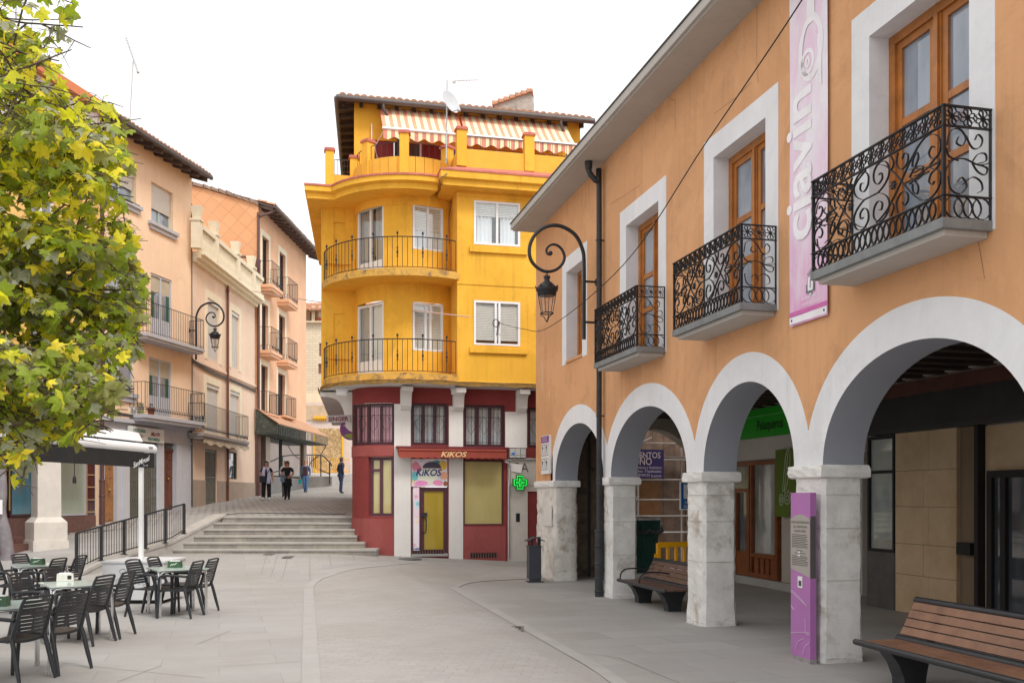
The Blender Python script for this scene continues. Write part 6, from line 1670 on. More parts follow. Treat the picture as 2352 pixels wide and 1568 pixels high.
mb = MB(); mb.fbox(Fe, 0, 16, Fe.zv(720, 925), Fe.zv(720, 905), -.15, 0.3); mb.build('peach_band', peach, EB)
mb = MB(); zt2 = Fe.zv(720, 742); mb.fbox(Fe, 0, 16, zt2, zt2+.12, -.3, .5); mb.fbox(Fe, 0, 16, zt2+.12, zt2+1.3, 1.6, 1.8)
for s in (Fe.su(720), Fe.su(736)): mb.fbox(Fe, s-.12, s+.12, zt2+.12, zt2+1.3, -.1, .15)
mb.build('loggia', mat('loggia_cream', (.62, .50, .35), .9, .08), EB)
mb = MB(); mb.fbox(Fe, Fe.su(703), Fe.su(716), zt2+.13, zt2+1.1, 1.5, 1.59); mb.build('loggia_door', mat('brown_shutter', (.22, .10, .07), .6), EB)
mb = MB(); zr = Fe.zv(720, 716); A, B = Fe.p(4, zr, -.5), Fe.p(16, zr, -.5); tiles(mb, A, B, V((0, 3.2, 1.05)), .32, .15); mb.quad(A, B, B+V((0, 5, 1.6)), A+V((0, 5, 1.6))); mb.build('roof', tilem, EB, fix=False)
flowerpot(Fe.p(Fe.su(733), zt2+.13, -.1), 'tiny potted plant on the loggia of the far brick house', .2)
SW = thing('stone_ruin_wall', 'golden rubble stone wall framed in yellow at the end of the lane', 'wall', (-14, 66, 3.3))
Fw = Fr((-22, 66), (-6, 66)); fz = lambda u, v: Fw.zv(u, v); fs_ = lambda u: Fw.su(u)
def rubble():
    m, nt, b = newmat('golden_rubble'); tc = N(nt, 'ShaderNodeTexCoord').outputs['Object']
    vo = N(nt, 'ShaderNodeTexVoronoi', Scale=7.5); vo.feature = 'F1'; nt.links.new(tc, vo.inputs['Vector']); ve = N(nt, 'ShaderNodeTexVoronoi', Scale=7.5); ve.feature = 'DISTANCE_TO_EDGE'; nt.links.new(tc, ve.inputs['Vector'])
    sp = N(nt, 'ShaderNodeSeparateColor'); nt.links.new(vo.outputs['Color'], sp.inputs[0])
    c = mixc(nt, sp.outputs[0], (.42, .27, .12), (.72, .52, .28)); c = mixc(nt, ramp(nt, noise(nt, tc, .5, 4), .45, .65, 0, .6), c, (.36, .26, .15)); c = mixc(nt, ramp(nt, ve.outputs[0], .0, .06, 1, 0), c, (.22, .15, .08))
    nt.links.new(c, b.inputs['Base Color']); b.inputs['Roughness'].default_value = .95
    bn = N(nt, 'ShaderNodeBump', Strength=.8, Distance=.05); nt.links.new(ve.outputs[0], bn.inputs['Height']); nt.links.new(bn.outputs[0], b.inputs['Normal']); return m
mb = MB(); mb.fbox(Fw, 0, 16, 2.4, fz(740, 925), 0, .5); mb.build('side_wall', mat('pinkish_white_render', (.66, .57, .53), .9, .06), SW)
mb = MB(); mb.fbox(Fw, 0, 16, fz(740, 965), fz(740, 930), -.05, -.001); mb.build('old_plaster', mat('old_plaster', (.58, .45, .31), .95, .2, 2, .3, 15, dirt=(.6, 2, .5), dirtc=(.40, .33, .27)), SW)
mb = MB(); mb.fbox(Fw, fs_(721), fs_(789), 2.6, fz(750, 984), -.12, -.001); mb.build('rubble_panel', rubble(), SW)
yp = mat('yellow_frame_paint', (.80, .47, .03), .7, .08)
mb = MB(); mb.fbox(Fw, fs_(721), fs_(724), 2.6, fz(750, 982), -.2, -.121); mb.fbox(Fw, fs_(786), fs_(790), 2.6, fz(750, 982), -.2, -.121); mb.fbox(Fw, fs_(721), fs_(757), fz(740, 962), fz(740, 956), -.2, -.051)
for k in range(6): s = fs_(725+k*5); mb.fbox(Fw, s, s+.08, fz(740, 966), fz(740, 962), -.15, -.051)
mb.build('yellow_frame', yp, SW)
# ================================================================ terrace furniture
def make_chair(label):
    t = thing('armchair', label, 'chair', (0, 0, 0), 'slatted armchairs of the cafe terrace')
    mb = MB(); n = 8
    # seat: shallow dished plate
    g2 = []
    for j in range(n+1):
        for i in range(n+1):
            x = -.225+.45*i/n; y = -.20+.43*j/n
            z = .445-.022*math.cos(x/.225*PI/2)*math.cos((y-.0)/.3)-(.02*((y-.15)/.08) if y > .15 else 0)
            g2.append(V((x*(1-.06*(j < 1)), y, z)))
    b = [q-V((0, 0, .028)) for q in g2]
    mb.add(g2, [(j*(n+1)+i, j*(n+1)+i+1, (j+1)*(n+1)+i+1, (j+1)*(n+1)+i) for j in range(n) for i in range(n)], 0, True)
    mb.add(b, [(j*(n+1)+i, (j+1)*(n+1)+i, (j+1)*(n+1)+i+1, j*(n+1)+i+1) for j in range(n) for i in range(n)], 0, True)
    ring = [i for i in range(n+1)]+[(j+1)*(n+1)+n for j in range(n)]+[n*(n+1)+n-1-i for i in range(n)]+[(n-1-j)*(n+1) for j in range(n-1)]
    for a, c in zip(ring, ring[1:]+ring[:1]): mb.quad(g2[a], g2[c], b[c], b[a])
    mb.build('seat', blackp, t)
    for s in (-1, 1):
        mb = MB(); mb.tube(spline([(s*.215, -.19, .47), (s*.225, -.22, .38), (s*.235, -.27, .18), (s*.245, -.315, .0)], 4), [.024]*9+[.022, .020, .018, .017][:4], 6); mb.build('leg', blackp, t)
        mb = MB(); mb.tube(spline([(s*.235, .205, .445), (s*.24, .21, .30), (s*.245, .225, .0)], 4), [.022]*5+[.019]*4, 6); mb.build('leg', blackp, t)
        mb = MB(); mb.tube(spline([(s*.238, .205, .44), (s*.245, .20, .58), (s*.25, .17, .645), (s*.25, .08, .66), (s*.245, -.10, .655), (s*.225, -.235, .645)], 4), [.019]*8+[.021]*13, 6); mb.build('armrest', blackp, t)
    # backrest: side stiles, top rail, nine slats
    mb = MB(); yb = lambda z: -.195-.125*((z-.45)/.40)
    for s in (-1, 1): mb.tube(spline([(s*.213, yb(.45), .45), (s*.215, yb(.60), .60), (s*.205, yb(.78), .78), (s*.195, yb(.85)-.012, .86)], 4), [.025, .024, .023, .022, .021, .02, .02, .019, .018, .018, .017, .016, .015], 6)
    def slat(z0, z1):
        k = 8; vs = []
        for i in range(k+1):
            x = -.20+.40*i/k; bow = -.032*math.cos(x/.2*PI/2)
            for z, dy in ((z0, .008), (z0, -.008), (z1, -.008), (z1, .008)): vs.append((x, yb(z)+bow+dy, z+.012*math.cos(x/.2*PI/2)*(z1 > .84)))
        mb.add(vs, [(4*i+a, 4*i+(a+1) % 4, 4*i+4+(a+1) % 4, 4*i+4+a) for i in range(k) for a in range(4)])
    for i in range(9): slat(.498+.0385*i, .529+.0385*i)
    slat(.846, .872)
    mb.build('backrest', blackp, t)
    return t
ch0 = make_chair('black slatted armchair nearest the picture corner, back turned beside the nearest glass table')
def chair_from_legs(l, r):
    """rear feet on the ground, left and right as one sits -> position and heading"""
    l, r = V((l[0], l[1])), V((r[0], r[1])); m = (l+r)/2; d = (r-l).normalized(); f = V((d.y, -d.x))
    return m+f*.315, math.atan2(f.y, f.x)-PI/2
# rear feet: for a chair facing -x the left foot (sitter's) is the near one
CHS = [((-4.74, 9.95), (-4.87, 9.47), None),
       ((-4.61, 10.51), (-4.73, 10.03), 'second black armchair pushed to the nearest glass table, its back to the plaza'),
       ((-5.17, 12.50), (-5.24, 12.01), 'black armchair by the white napkin box table, nearer of the two on the plaza side'),
       ((-5.14, 13.10), (-5.18, 12.60), 'black armchair by the white napkin box table, further of the two on the plaza side'),
       ((-6.46, 12.25), (-6.42, 12.74), 'black armchair facing the plaza at the table with the white napkin box, nearer one'),
       ((-6.40, 13.05), (-6.36, 13.54), 'black armchair half hidden behind the white napkin box, facing the plaza'),
       ((-4.89, 15.21), (-4.93, 14.72), 'black armchair by the weight box table, nearer of the two on the plaza side'),
       ((-4.85, 15.82), (-4.87, 15.34), 'black armchair at the table by the white weight box, standing furthest out on the plaza'),
       ((-6.05, 14.98), (-6.00, 15.46), 'black armchair in front of the white weight box, facing the plaza, nearer one'),
       ((-5.97, 15.66), (-5.92, 16.14), 'black armchair in front of the white weight box, the one behind, facing the plaza'),
       ((-7.38, 15.90), (-7.42, 15.42), 'black armchair seen from behind at the rearmost table below the railing, nearer one'),
       ((-7.36, 16.60), (-7.40, 16.12), 'black armchair at the rearmost table, closest to the foot of the iron railing'),
       ((-8.58, 15.45), (-8.52, 15.94), 'black armchair cut by the picture edge at the rearmost table'),
       ((-8.62, 16.45), (-8.56, 16.94), 'black armchair behind the rearmost table with only its back showing')]
for i, (l, r, lb) in enumerate(CHS):
    p, a = chair_from_legs(l, r)
    if i == 0: ch0.location = (p.x, p.y, g(p.x, p.y)+.004); ch0.rotation_euler = (0, 0, a)
    else: dup(ch0, (p.x, p.y, g(p.x, p.y)+.004), a+RN.uniform(-.07, .07), lb)
glt = mat('green_glass_top', (.56, .65, .60), .16, .04, 2, spec=.6)
def make_table(label):
    t = thing('bistro_table', label, 'table', (0, 0, 0), 'glass topped tables of the cafe terrace')
    mb = MB(); e = .40; P = []
    for cx, cy in ((1, 1), (-1, 1), (-1, -1), (1, -1)):
        for k in range(4):
            a = {(1, 1): 0, (-1, 1): PI/2, (-1, -1): PI, (1, -1): 1.5*PI}[(cx, cy)]+PI/2*k/3
            P.append(V((cx*(e-.04)+.04*math.cos(a), cy*(e-.04)+.04*math.sin(a), .722)))
    mb.prism(P, V((0, 0, .014))); mb.build('tabletop', glt, t)
    mb = MB()
    for a, b in (((-.36, -.36), (.36, -.36)), ((.36, -.36), (.36, .36)), ((.36, .36), (-.36, .36)), ((-.36, .36), (-.36, -.36))): mb.tube([(*a, .705), (*b, .705)], .014, 6)
    mb.build('frame', chrome, t)
    for sx in (-1, 1):
        for sy in (-1, 1):
            mb = MB()
            for dx, dy in ((.0, .03), (.03, 0)):
                x, y = sx*(.365-dx*.6), sy*(.365-dy*.6); ix, iy = sx*(.365-dx*4), sy*(.365-dy*4)
                mb.tube(spline([(ix, iy, .70), ((x+ix)/2, (y+iy)/2, .698), (x-(x-ix)*.15, y-(y-iy)*.15, .675), (x, y, .60), (x, y, .35), (x, y, .008)], 4), .017, 7)
            mb.lathe([(.021, 0), (.021, .03)], (sx*.347, sy*.365, 0), 8); mb.build('leg', chrome, t)
    return t
tb0 = make_table('glass topped table nearest the picture edge, green napkin box on it'); tb0.location = (-5.36, 10.16, .004); tb0.rotation_euler = (0, 0, rad(36))
TB = [(-5.36, 10.16), (-5.76, 12.67), (-5.37, 15.36), (-7.95, 16.10)]
for (x, y), a, lb in zip(TB[1:], (36, 34, 38), ('glass topped table with the white napkin box', 'glass topped table in front of the white weight box, green napkin box on it', 'rearmost glass topped table, below the railing, green napkin box on it')):
    dup(tb0, (x, y, .004), rad(a), lb)
def napkin(u, v, Y, m, label, rz, sq):
    c = at(u, v, Y); c = V((c.x, c.y, .742)); t = thing('napkin_box', label, 'napkin box', c, 'napkin boxes on the terrace tables'); t.rotation_euler = (0, 0, rz)
    mb = MB(); P = [V((x, y, 0)) for x, y in ((-.105, -.055), (.105, -.055), (.105, .055), (-.105, .055))]; Q = [V((p.x*.94, p.y*.9, .10)) for p in P]
    mb.hexa([c+p for p in P]+[c+q for q in Q]); mb.build('holder', m, t)
    mb = MB(); mb.hexa([c+V((x, y, .095)) for x, y in ((-.08, -.03), (.08, -.03), (.08, .03), (-.08, .03))]+[c+V((x, y, .112)) for x, y in ((-.07, -.02), (.07, -.025), (.07, .02), (-.07, .025))]); mb.build('napkin_stack', whitem, t)
    mb = MB()
    if sq: mb.ribbon([c+p for p in spline([V((-.055, -.056, .03)), V((-.03, -.056, .055)), V((-.02, -.055, .04)), V((0, -.055, .062)), V((.015, -.0545, .048)), V((.04, -.054, .072)), V((.055, -.0535, .07))], 3)], (0, 1, 0), .004, .009)
    else: mb.box(c+V((.055, -.054, .05)), (.05, .004, .05), 1); mb.ribbon([c+V((-.03+.018*math.cos(k), -.0545, .05+.018*math.sin(k))) for k in (0, 1, 2, 3, 4, 5)], (0, 1, 0), .004, .004, closed=True)
    mb.build('printed_mark', [mat('print_cream2', (.7, .72, .62), .5), blackm], t)
nbg = mat('napkin_green', (.035, .095, .04), .4, .1); nbw = mat('napkin_white', (.66, .66, .60), .4, .05)
napkin(-4, 1390, 10.0, nbg, 'green napkin box cut by the picture edge on the nearest table', .1, 1); napkin(150, 1330, 12.95, nbw, 'white napkin box on its glass table', .35, 0)
napkin(402, 1303, 15.42, nbg, 'green napkin box on the table by the white weight box', -.05, 1); napkin(87, 1290, 16.1, nbg, 'green napkin box on the rearmost table', -.05, 1)
# free standing awning over the terrace with its weighted base
ca = thing('terrace_canopy', 'white framed cafe awning with black lettered valance on a slim white post', 'awning', (-6.62, 17.0, 0))
fc = Fr((-6.2, 16.5), (-6.73, 12.83)); LCN = 9.0; off = fc.w
mb = MB(); rr = .088; mb.tube([fc.p(0, 2.69), fc.p(LCN, 2.69)], rr, 14); mb.ball(fc.p(0, 2.69), rr*1.0, 0, 12, (1, .35, 1)); mb.fbox(fc, .14, .26, 2.69, 2.73, -rr-.004, -rr+.02, 1); mb.build('front_bar', [whitem, mat('label_grey', (.3, .3, .32), .5)], ca)
mb = MB(); n = 30; blk = mat('black_canvas', (.017, .017, .018), .75, .25, 3, .1, 60)
for k in range(n):
    a, b = LCN*k/n+.03, LCN*(k+1)/n+.03; wv = lambda s: .012*math.sin(s*2.3)
    mb.hexa([fc.p(s, z, w_) for z in (2.37, 2.66) for s, w_ in ((a, -.06+wv(a)*(z < 2.5)), (b, -.06+wv(b)*(z < 2.5)), (b, -.052+wv(b)*(z < 2.5)), (a, -.052+wv(a)*(z < 2.5)))])
mb.build('valance', blk, ca)
W2 = .42; mb = MB(); prof = [(W2-.22, 2.83), (W2+.22, 2.83), (W2+.22, 2.96), (W2+.06, 3.02), (W2-.14, 2.98)]
mb.prism([fc.p(-.06, z, w_) for w_, z in prof], fc.S*(LCN+.06)); mb.build('cassette', whitem, ca)
mb = MB(); mb.hexa([fc.p(s, z, w_) for s in (.1, LCN) for w_, z in ((-.02, 2.70), (W2-.18, 2.81), (W2-.18, 2.825), (-.02, 2.72))]); mb.hexa([fc.p(s, z, w_) for s in (.15, LCN) for w_, z in ((.0, 2.62), (W2+.1, 2.78), (W2+.1, 2.80), (.0, 2.64))]); mb.build('rolled_canvas', blk, ca)
pb = V((-6.64, 17.15, 0)); mb = MB(); mb.box((pb.x, pb.y, 1.62), (.07, .07, 1.9)); mb.build('post', whitem, ca)
mb = MB(); mb.tube([V((pb.x, pb.y-.05, 2.5)), fc.p(.25, 2.62, .1)], .03, 6); mb.tube([V((pb.x, pb.y, 2.55)), fc.p(-.05, 2.85, W2)], .04, 6); mb.tube([V((pb.x+.05, pb.y-.07, 2.42)), V((pb.x+.05, pb.y-.07, 2.50))], .025, 6); mb.build('arm', whitem, ca)
mb = MB(); mb.box((pb.x, 17.35, .40), (1.08, 1.12, .66)); mb.box((pb.x, 17.35, .735), (1.12, 1.16, .035)); mb.box((pb.x, 17.35, .04), (.9, .95, .07), 1)
bs = mb.build('weight_box', [mat('white_box_paint', (.60, .61, .62), .5, .05, 2, speck=.05), blackm], ca)
mb = MB(); yf = 17.35-.565
for c in ([(-.28, .50), (-.34, .58), (-.26, .62), (-.22, .56)], [(-.36, .30), (-.40, .40), (-.30, .47), (-.22, .44)], [(-.20, .32), (-.13, .45), (-.10, .33), (-.02, .46), (.0, .34), (.06, .44), (.08, .33), (.16, .42)]):
    mb.ribbon(spline([V((pb.x+x+.1, yf, z)) for x, z in c], 4), (0, 1, 0), .006, .008)
mb.build('scrawl', mat('grey_scrawl', (.30, .30, .31), .6), bs)
td = -fc.S if False else fc.S
xd = V((-fc.d.x, -fc.d.y, 0))
lettering('SanMiguel', fc.p(.47, 2.425, -.064)+V((0, 0, .0)), xd+V((0, 0, .28)), V((0, 0, 1)), .125, whitem, ca, bold=.02, sx=1.05, shear=.1)
lettering('CERVEZAS', fc.p(.30, 2.615, -.066), xd, (0, 0, 1), .03, whitem, ca, sx=1.2); lettering('Desde 1890', fc.p(.34, 2.395, -.066), xd, (0, 0, 1), .032, whitem, ca)
mb = MB(); pc = at(171, 1100, 14.0); mb.tube([pc+V((0, 0, .32)), pc+V((.0, 0, .02))], .006, 4); mb.lathe([(.006, .05), (.022, .03), (.028, 0), (.028, -.06)], pc, 8); mb.build('hanging_plug', blackm, ca)
# iron railing on the side wall
rg_ = thing('railing', 'black iron barred railing climbing beside the stair wall', 'railing', (-9.8, 24, .2))
A, B = V((-10.18, 22.7, 0)), V((-9.10, 27.0, 0)); base = lambda f: (.05+(.845-.05)*f) if f > .25 else (.05+.78*.0+f*(.2487/.25)); zrw = lambda y: zt_w(y)
zt_w = lambda y: interp([(22.5, .04), (23.5, .30), (26.5, .66), (28.3, 1.33)], y)
top = lambda f: .05+.967+((.845+.83)-(.05+.967))*f
P = lambda f, z: V((A.x+(B.x-A.x)*f-.14, A.y+(B.y-A.y)*f, z))
mb = MB(); mb.tube([P(0, top(0)), P(1, top(1))], .022, 6); lo = [P(f, zt_w(A.y+(B.y-A.y)*f)+.10) for f in (0, .2, .4, .6, .85, 1)]; mb.tube(lo, .014, 6); mb.build('rail', ironm, rg_)
nb = 45; npst = 6
mb = MB()
for k in range(1, nb):
    f = k/nb; mb.tube([P(f, zt_w(A.y+(B.y-A.y)*f)+.06), P(f, top(f))], .0085, 5)
mb.build('bar_panel', ironm, rg_)
for k in range(npst):
    f = k/(npst-1); mb = MB(); q = P(f, 0); zb = zt_w(q.y); mb.box((q.x, q.y, (zb+top(f))/2), (.05, .09, top(f)-zb)); mb.box((q.x, q.y, zb+.006), (.14, .14, .012)); mb.build('post', ironm, rg_)

# ================================================================ benches
slatw = mat('bench_slat_brown', (.25, .125, .075), .5, .28, 3, .12, 30, streak=.5); slatd = mat('bench_slat_dark', (.115, .062, .045), .5, .3, 3, .12, 30, streak=.5)
def bench(s0, s1, wf, label, mw, arms, zk=1.0):
    """seat front edge at depth wf on the arcade frame, back further in"""
    t = thing('park_bench', label, 'bench', FR.p((s0+s1)/2, 0, wf+.3), 'wood slat benches before the arcade')
    Pw = lambda s, y, z: FR.p(s, z*zk, wf+y)
    for a in (s0+.42, s1-.42, ) if s1-s0 < 3 else (s0+.42, (s0+s1)/2, s1-.42):
        mb = MB(); prof = [(.0, .395), (.05, .36), (.13, .26), (.19, .12), (.20, .0), (.43, .0), (.43, .10), (.46, .25), (.52, .36), (.56, .41), (.40, .385), (.2, .38)]
        mb.prism([Pw(a-.10, y, z) for y, z in prof], FR.S*.20); mb.build('leg', blackp, t)
        mb = MB(); mb.prism([Pw(a-.03, y, z) for y, z in ((.50, .38), (.545, .38), (.74, .79), (.70, .81))], FR.S*.06); mb.build('back_bracket', blackp, t)
    mb = MB(); 
    for y, z, r in ((.0, .41, .032), (.50, .425, .042)): mb.tube([Pw(s0, y, z), Pw(s1, y, z)], r, 10); mb.ball(Pw(s0, y, z), r, 0, 8); mb.ball(Pw(s1, y, z), r, 0, 8)
    mb.tube([Pw(s0+.0, .705, .815), Pw(s1, .705, .815)], .036, 10); mb.build('rail', blackp, t)
    mb = MB()
    for k in range(3):
        y = .045+.15*k; mb.hexa([Pw(s, y+dy, z) for z in (.395, .425) for s, dy in ((s0+.02, 0), (s1-.02, 0), (s1-.02, .135), (s0+.02, .135))])
    mb.build('seat', mw, t)
    mb = MB()
    for k in range(4):
        f0, f1 = .08+.225*k, .08+.225*k+.19; c = lambda f: (.50+.20*f, .44+.365*f)
        (y0, z0), (y1, z1) = c(f0), c(f1); nx, nz = -.365, .20; L = math.hypot(nx, nz); nx, nz = nx/L*.028, nz/L*.028
        mb.hexa([Pw(s, y+ny, z+nz_) for ny, nz_ in ((0, 0), (nx, nz)) for s, y, z in ((s0+.03, y0, z0), (s1-.03, y0, z0), (s1-.03, y1, z1), (s0+.03, y1, z1))])
    mb.build('backrest', mw, t)
    for a in arms:
        mb = MB(); mb.tube(spline([Pw(a, .01, .42), Pw(a, .03, .55), Pw(a, .12, .63), Pw(a, .30, .645), Pw(a, .52, .62), Pw(a, .60, .60)], 4), .014, 6); mb.build('armrest', ironm, t)
sbn = (9.85-5.65*.2367)/.9716
bench(8.62-2.7, 8.62, -.27, 'near park bench with warm brown slats in front of the wide arch', slatw, ())
sb2 = FR.su(1419, .02); bench(sb2-2.15, sb2, .03, 'dark weathered bench with thin armrests standing between the second and third pillars', slatd, (sb2-.06, sb2-1.0), .90)

# ================================================================ things along the arcade
tm = thing('info_totem', 'tall purple information totem with grey text panel leaning on the near pillar', 'information sign', FR.p(FR.su(1838, -.1), 0, -.1))
a, b = FR.su(1861, -.16), FR.su(1816.5, -.16); zt3 = 1.925; purp = mat('totem_purple', (.42, .16, .42), .35, .06, 2, speck=.1)
mb = MB(); mb.fbox(FR, a, b, 0.004, zt3, -.16, -.085); mb.fbox(FR, a-.001, a+.03, .96, 1.66, -.158, -.09, 1); mb.fbox(FR, a-.004, b+.004, 0.0, .05, -.165, -.08, 2); mb.build('body', [purp, mat('totem_side', (.10, .09, .09), .4), mat('totem_foot', (.3, .28, .28), .5, .3, 8)], tm)
wv = -.164; zl = lambda v: FR.zv(1838, v, wv)
mb = MB(); P = [FR.p(b-.002, 1.05, wv), FR.p(a+.002, .965, wv), FR.p(a+.002, 1.62, wv), FR.p(a+.10, 1.665, wv), FR.p((a+b)/2, 1.68, wv), FR.p(b-.10, 1.665, wv), FR.p(b-.002, 1.62, wv)]
mb.prism(P, FR.W*.003); pnl = mb.build('text_panel', mat('totem_grey', (.37, .34, .31), .45, .05), tm)
ink = mat('dark_ink', (.06, .05, .05), .5)
mid = (a+b)/2
for tx, z, h in (('CENTRO DE INTERPRETACIÓN', 1.575, .036), ('DE LA ARQUITECTURA', 1.525, .036), ('DEL VINO (CIAVIN)', 1.475, .036), ('BIENVENIDOS AL', 1.255, .022), ('CENTRO DE INTERPRETACIÓN', 1.225, .022)): lettering(tx, FR.p(mid, z, wv-.0005), -FR.S, (0, 0, 1), h, ink, pnl, th=.001, sx=.78, bold=.004)
mb = MB()
for z in (1.44, 1.42, 1.40, 1.38, 1.36, 1.34, 1.32, 1.30, 1.195, 1.175, 1.155, 1.135, 1.115, 1.095):
    mb.fbox(FR, a+.03+RN.uniform(0, .06), b-.03, z, z+.007, wv-.002, wv-.0005)
mb.build('text_line', ink, pnl)['kind'] = 'stuff'
mb = MB(); lp = mat('totem_white_line', (.66, .50, .66), .5)
def tl(pts): mb.ribbon(spline([FR.p(b-(b-a)*x, z, wv) for x, z in pts], 4), FR.W, .003, .007)
tl([(.02, .80), (.4, .74), (.86, .64)]); tl([(.02, .78), (.45, .71), (.84, .645)]); tl([(.02, .62), (.2, .57), (.05, .60)]); tl([(.02, .30), (.5, .33), (.97, .35)]); tl([(.75, .50), (.78, .34), (.97, .33)]); tl([(.25, .12), (.40, .22), (.70, .27)]); tl([(.62, .08), (.75, .18), (.97, .24)])
mb.build('line_drawing', lp, tm)
mb = MB(); mb.fbox(FR, mid-.05, mid+.05, .84, .97, wv-.001, wv); mb.fbox(FR, mid-.03, mid+.03, .86, .92, wv-.002, wv-.0011, 1); mb.fbox(FR, mid-.0, mid+.045, 1.20, 1.255, wv-.003, wv-.0021, 0); mb.fbox(FR, mid+.01, mid+.033, 1.215, 1.24, wv-.004, wv-.0031, 1)
mb.build('sticker', [whitem, ink], tm)
# plaque with exercise figures near the first arch
pq = thing('exercise_plaque', 'narrow white plaque with purple head and four stick figures near the far arch', 'sign', FR.p(FR.su(1252), 2.6, -.02))
a, b = FR.su(1262, -.05), FR.su(1244, -.05); z0_, z1_ = FR.zv(1262, 1087, -.05), FR.zv(1262, 998, -.05)
mb = MB(); mb.fbox(FR, a, b, z0_, z1_, -.06, -.001); mb.build('board', whitem, pq)
mb = MB(); h = z1_-z0_; mb.fbox(FR, a+.01, b-.01, z1_-h*.19, z1_-.015, -.064, -.0605); mb.build('purple_head', mat('plaque_purple', (.22, .03, .27), .5), pq)
m_ = (a+b)/2; lettering('Ayuntamiento de', FR.p(m_, z1_-h*.09, -.065), -FR.S, (0, 0, 1), .07, whitem, pq, sx=.85); lettering('Aranda de Duero', FR.p(m_, z1_-h*.155, -.065), -FR.S, (0, 0, 1), .07, whitem, pq, sx=.85)
for ix in (0, 1):
    for iz in (0, 1):
        x0, x1 = a+.05+(b-a-.06)*.5*ix, a+.0+(b-a)*.5*(ix+1)-.03; zz0 = z0_+h*(.11+.37*iz); zz1 = zz0+h*.28; mb = MB()
        mb.ribbon([FR.p(x0, zz0, -.062), FR.p(x1, zz0, -.062), FR.p(x1-.04, (zz0+zz1)/2, -.062), FR.p(x1, zz1, -.062), FR.p(x0, zz1, -.062), FR.p(x0+.04, (zz0+zz1)/2, -.062)], FR.W, .004, .012, closed=True)
        c = (x0+x1)/2; zc2 = (zz0+zz1)/2; mb.ribbon([FR.p(c-.03, zz0+.03, -.063), FR.p(c+.02, zc2-.06, -.063), FR.p(c-.01+.02*ix, zc2+.08, -.063), FR.p(c+.05, zc2+.0+.1*iz, -.063)], FR.W, .004, .02); mb.box(FR.p(c, zz1-.07, -.063), (.04, .008, .045)); mb.build('exercise_figure', ink, pq)
# banner on the facade
bn = thing('facade_banner', 'long pink and white cloth banner with pale lettering and a crest on the orange facade', 'banner', FR.p(FR.su(1856), 6, -.03))
a, b = FR.su(1900, -.04), FR.su(1813, -.04); z0_ = 3.90
def pinkm():
    m, nt, b_ = newmat('banner_print'); tc = N(nt, 'ShaderNodeTexCoord').outputs['Object']
    sp = N(nt, 'ShaderNodeSeparateXYZ'); nt.links.new(tc, sp.inputs[0])
    n1 = noise(nt, mapping(nt, tc, (2.2, 2.2, .8)), 1.6, 5, .6)
    c = mixc(nt, ramp(nt, n1, .38, .62), (.80, .60, .75), (.82, .78, .84))
    lowf = N(nt, 'ShaderNodeMath'); lowf.operation = 'MULTIPLY'; nt.links.new(ramp(nt, sp.outputs[2], -.6, -1.9), lowf.inputs[0]); nt.links.new(ramp(nt, noise(nt, mapping(nt, tc, (3, 3, 1.2)), 1.7, 4), .35, .6, .35, 1), lowf.inputs[1])
    c = mixc(nt, lowf.outputs[0], c, (.76, .34, .60)); nt.links.new(c, b_.inputs['Base Color']); b_.inputs['Roughness'].default_value = .7; return m
mb = MB(); nz = 24; nx = 5
for j in range(nz):
    for i in range(nx):
        q = []
        for ii, jj in ((i, j), (i+1, j), (i+1, j+1), (i, j+1)):
            s = a+(b-a)*ii/nx; z = z0_+(7.95-z0_)*jj/nz; q.append(FR.p(s, z, -.035-.004*math.sin(ii*1.1+jj*.35)))
        mb.quad(*q)
mb.build('cloth', pinkm(), bn, fix=False)
pw = mat('banner_pale', (.86, .83, .87), .7); wv2 = -.0415
mb = MB(); mb.fbox(FR, a+.01, b-.01, z0_+.02, z0_+.10, -.0425, -.040); mb.build('hem', pw, bn)
mb = MB(); mb.fbox(FR, a+.005, b-.005, z0_+.11, z0_+.16, -.0425, -.040); mb.build('magenta_stripe', mat('banner_magenta', (.66, .16, .44), .7, .15, 5), bn)
for s in (a+.06, b-.06): MB().fbox(FR, s-.012, s+.012, z0_+.05, z0_+.075, -.046, -.0426).build('eyelet', blackm, bn)
lettering('ciavin', FR.p(a+(b-a)*.42, 4.85, wv2), (0, 0, 1), FR.S, .80, pw, bn, align='LEFT', bold=.02, th=.001)
mb = MB(); s_ = lambda x: a+(b-a)*x
def ringp(cx, cz, rx, rz, w_): mb.ribbon([FR.p(s_(cx)+rx*math.cos(k*PI/10), cz+rz*math.sin(k*PI/10), wv2) for k in range(20)], FR.W, .003, w_, closed=True)
ringp(.42, 7.02, .22, .34, .085); ringp(.50, 6.88, .12, .13, .05); ringp(.50, 6.88, .035, .05, .03)
mb.prism([FR.p(s_(.40)+x, z, wv2) for x, z in ((.09, 7.3), (-.07, 7.3), (-.07, 7.85), (.09, 7.72))], -FR.W*.003); mb.prism([FR.p(s_(.42)-.19+x, z, wv2) for x, z in ((.04, 7.1), (-.04, 7.1), (-.04, 6.5), (.04, 6.58))], -FR.W*.003); mb.build('emblem', pw, bn)
mb = MB(); cm = (mat('crest_grey', (.34, .34, .36), .7), mat('crest_dark', (.16, .16, .17), .7)); c0 = s_(.42); zc3 = 4.30
mb.prism([FR.p(c0+x, zc3+z, wv2) for x, z in ((-.06, .10), (.06, .10), (.06, -.04), (.035, -.10), (0, -.12), (-.035, -.10), (-.06, -.04))], -FR.W*.002); mb.build('crest_shield', pw, bn)
mb = MB(); mb.ribbon([FR.p(c0+x, zc3+z, wv2-.003) for x, z in ((-.06, .10), (.06, .10), (.06, -.04), (.035, -.10), (0, -.12), (-.035, -.10), (-.06, -.04))], FR.W, .003, .010, closed=True)
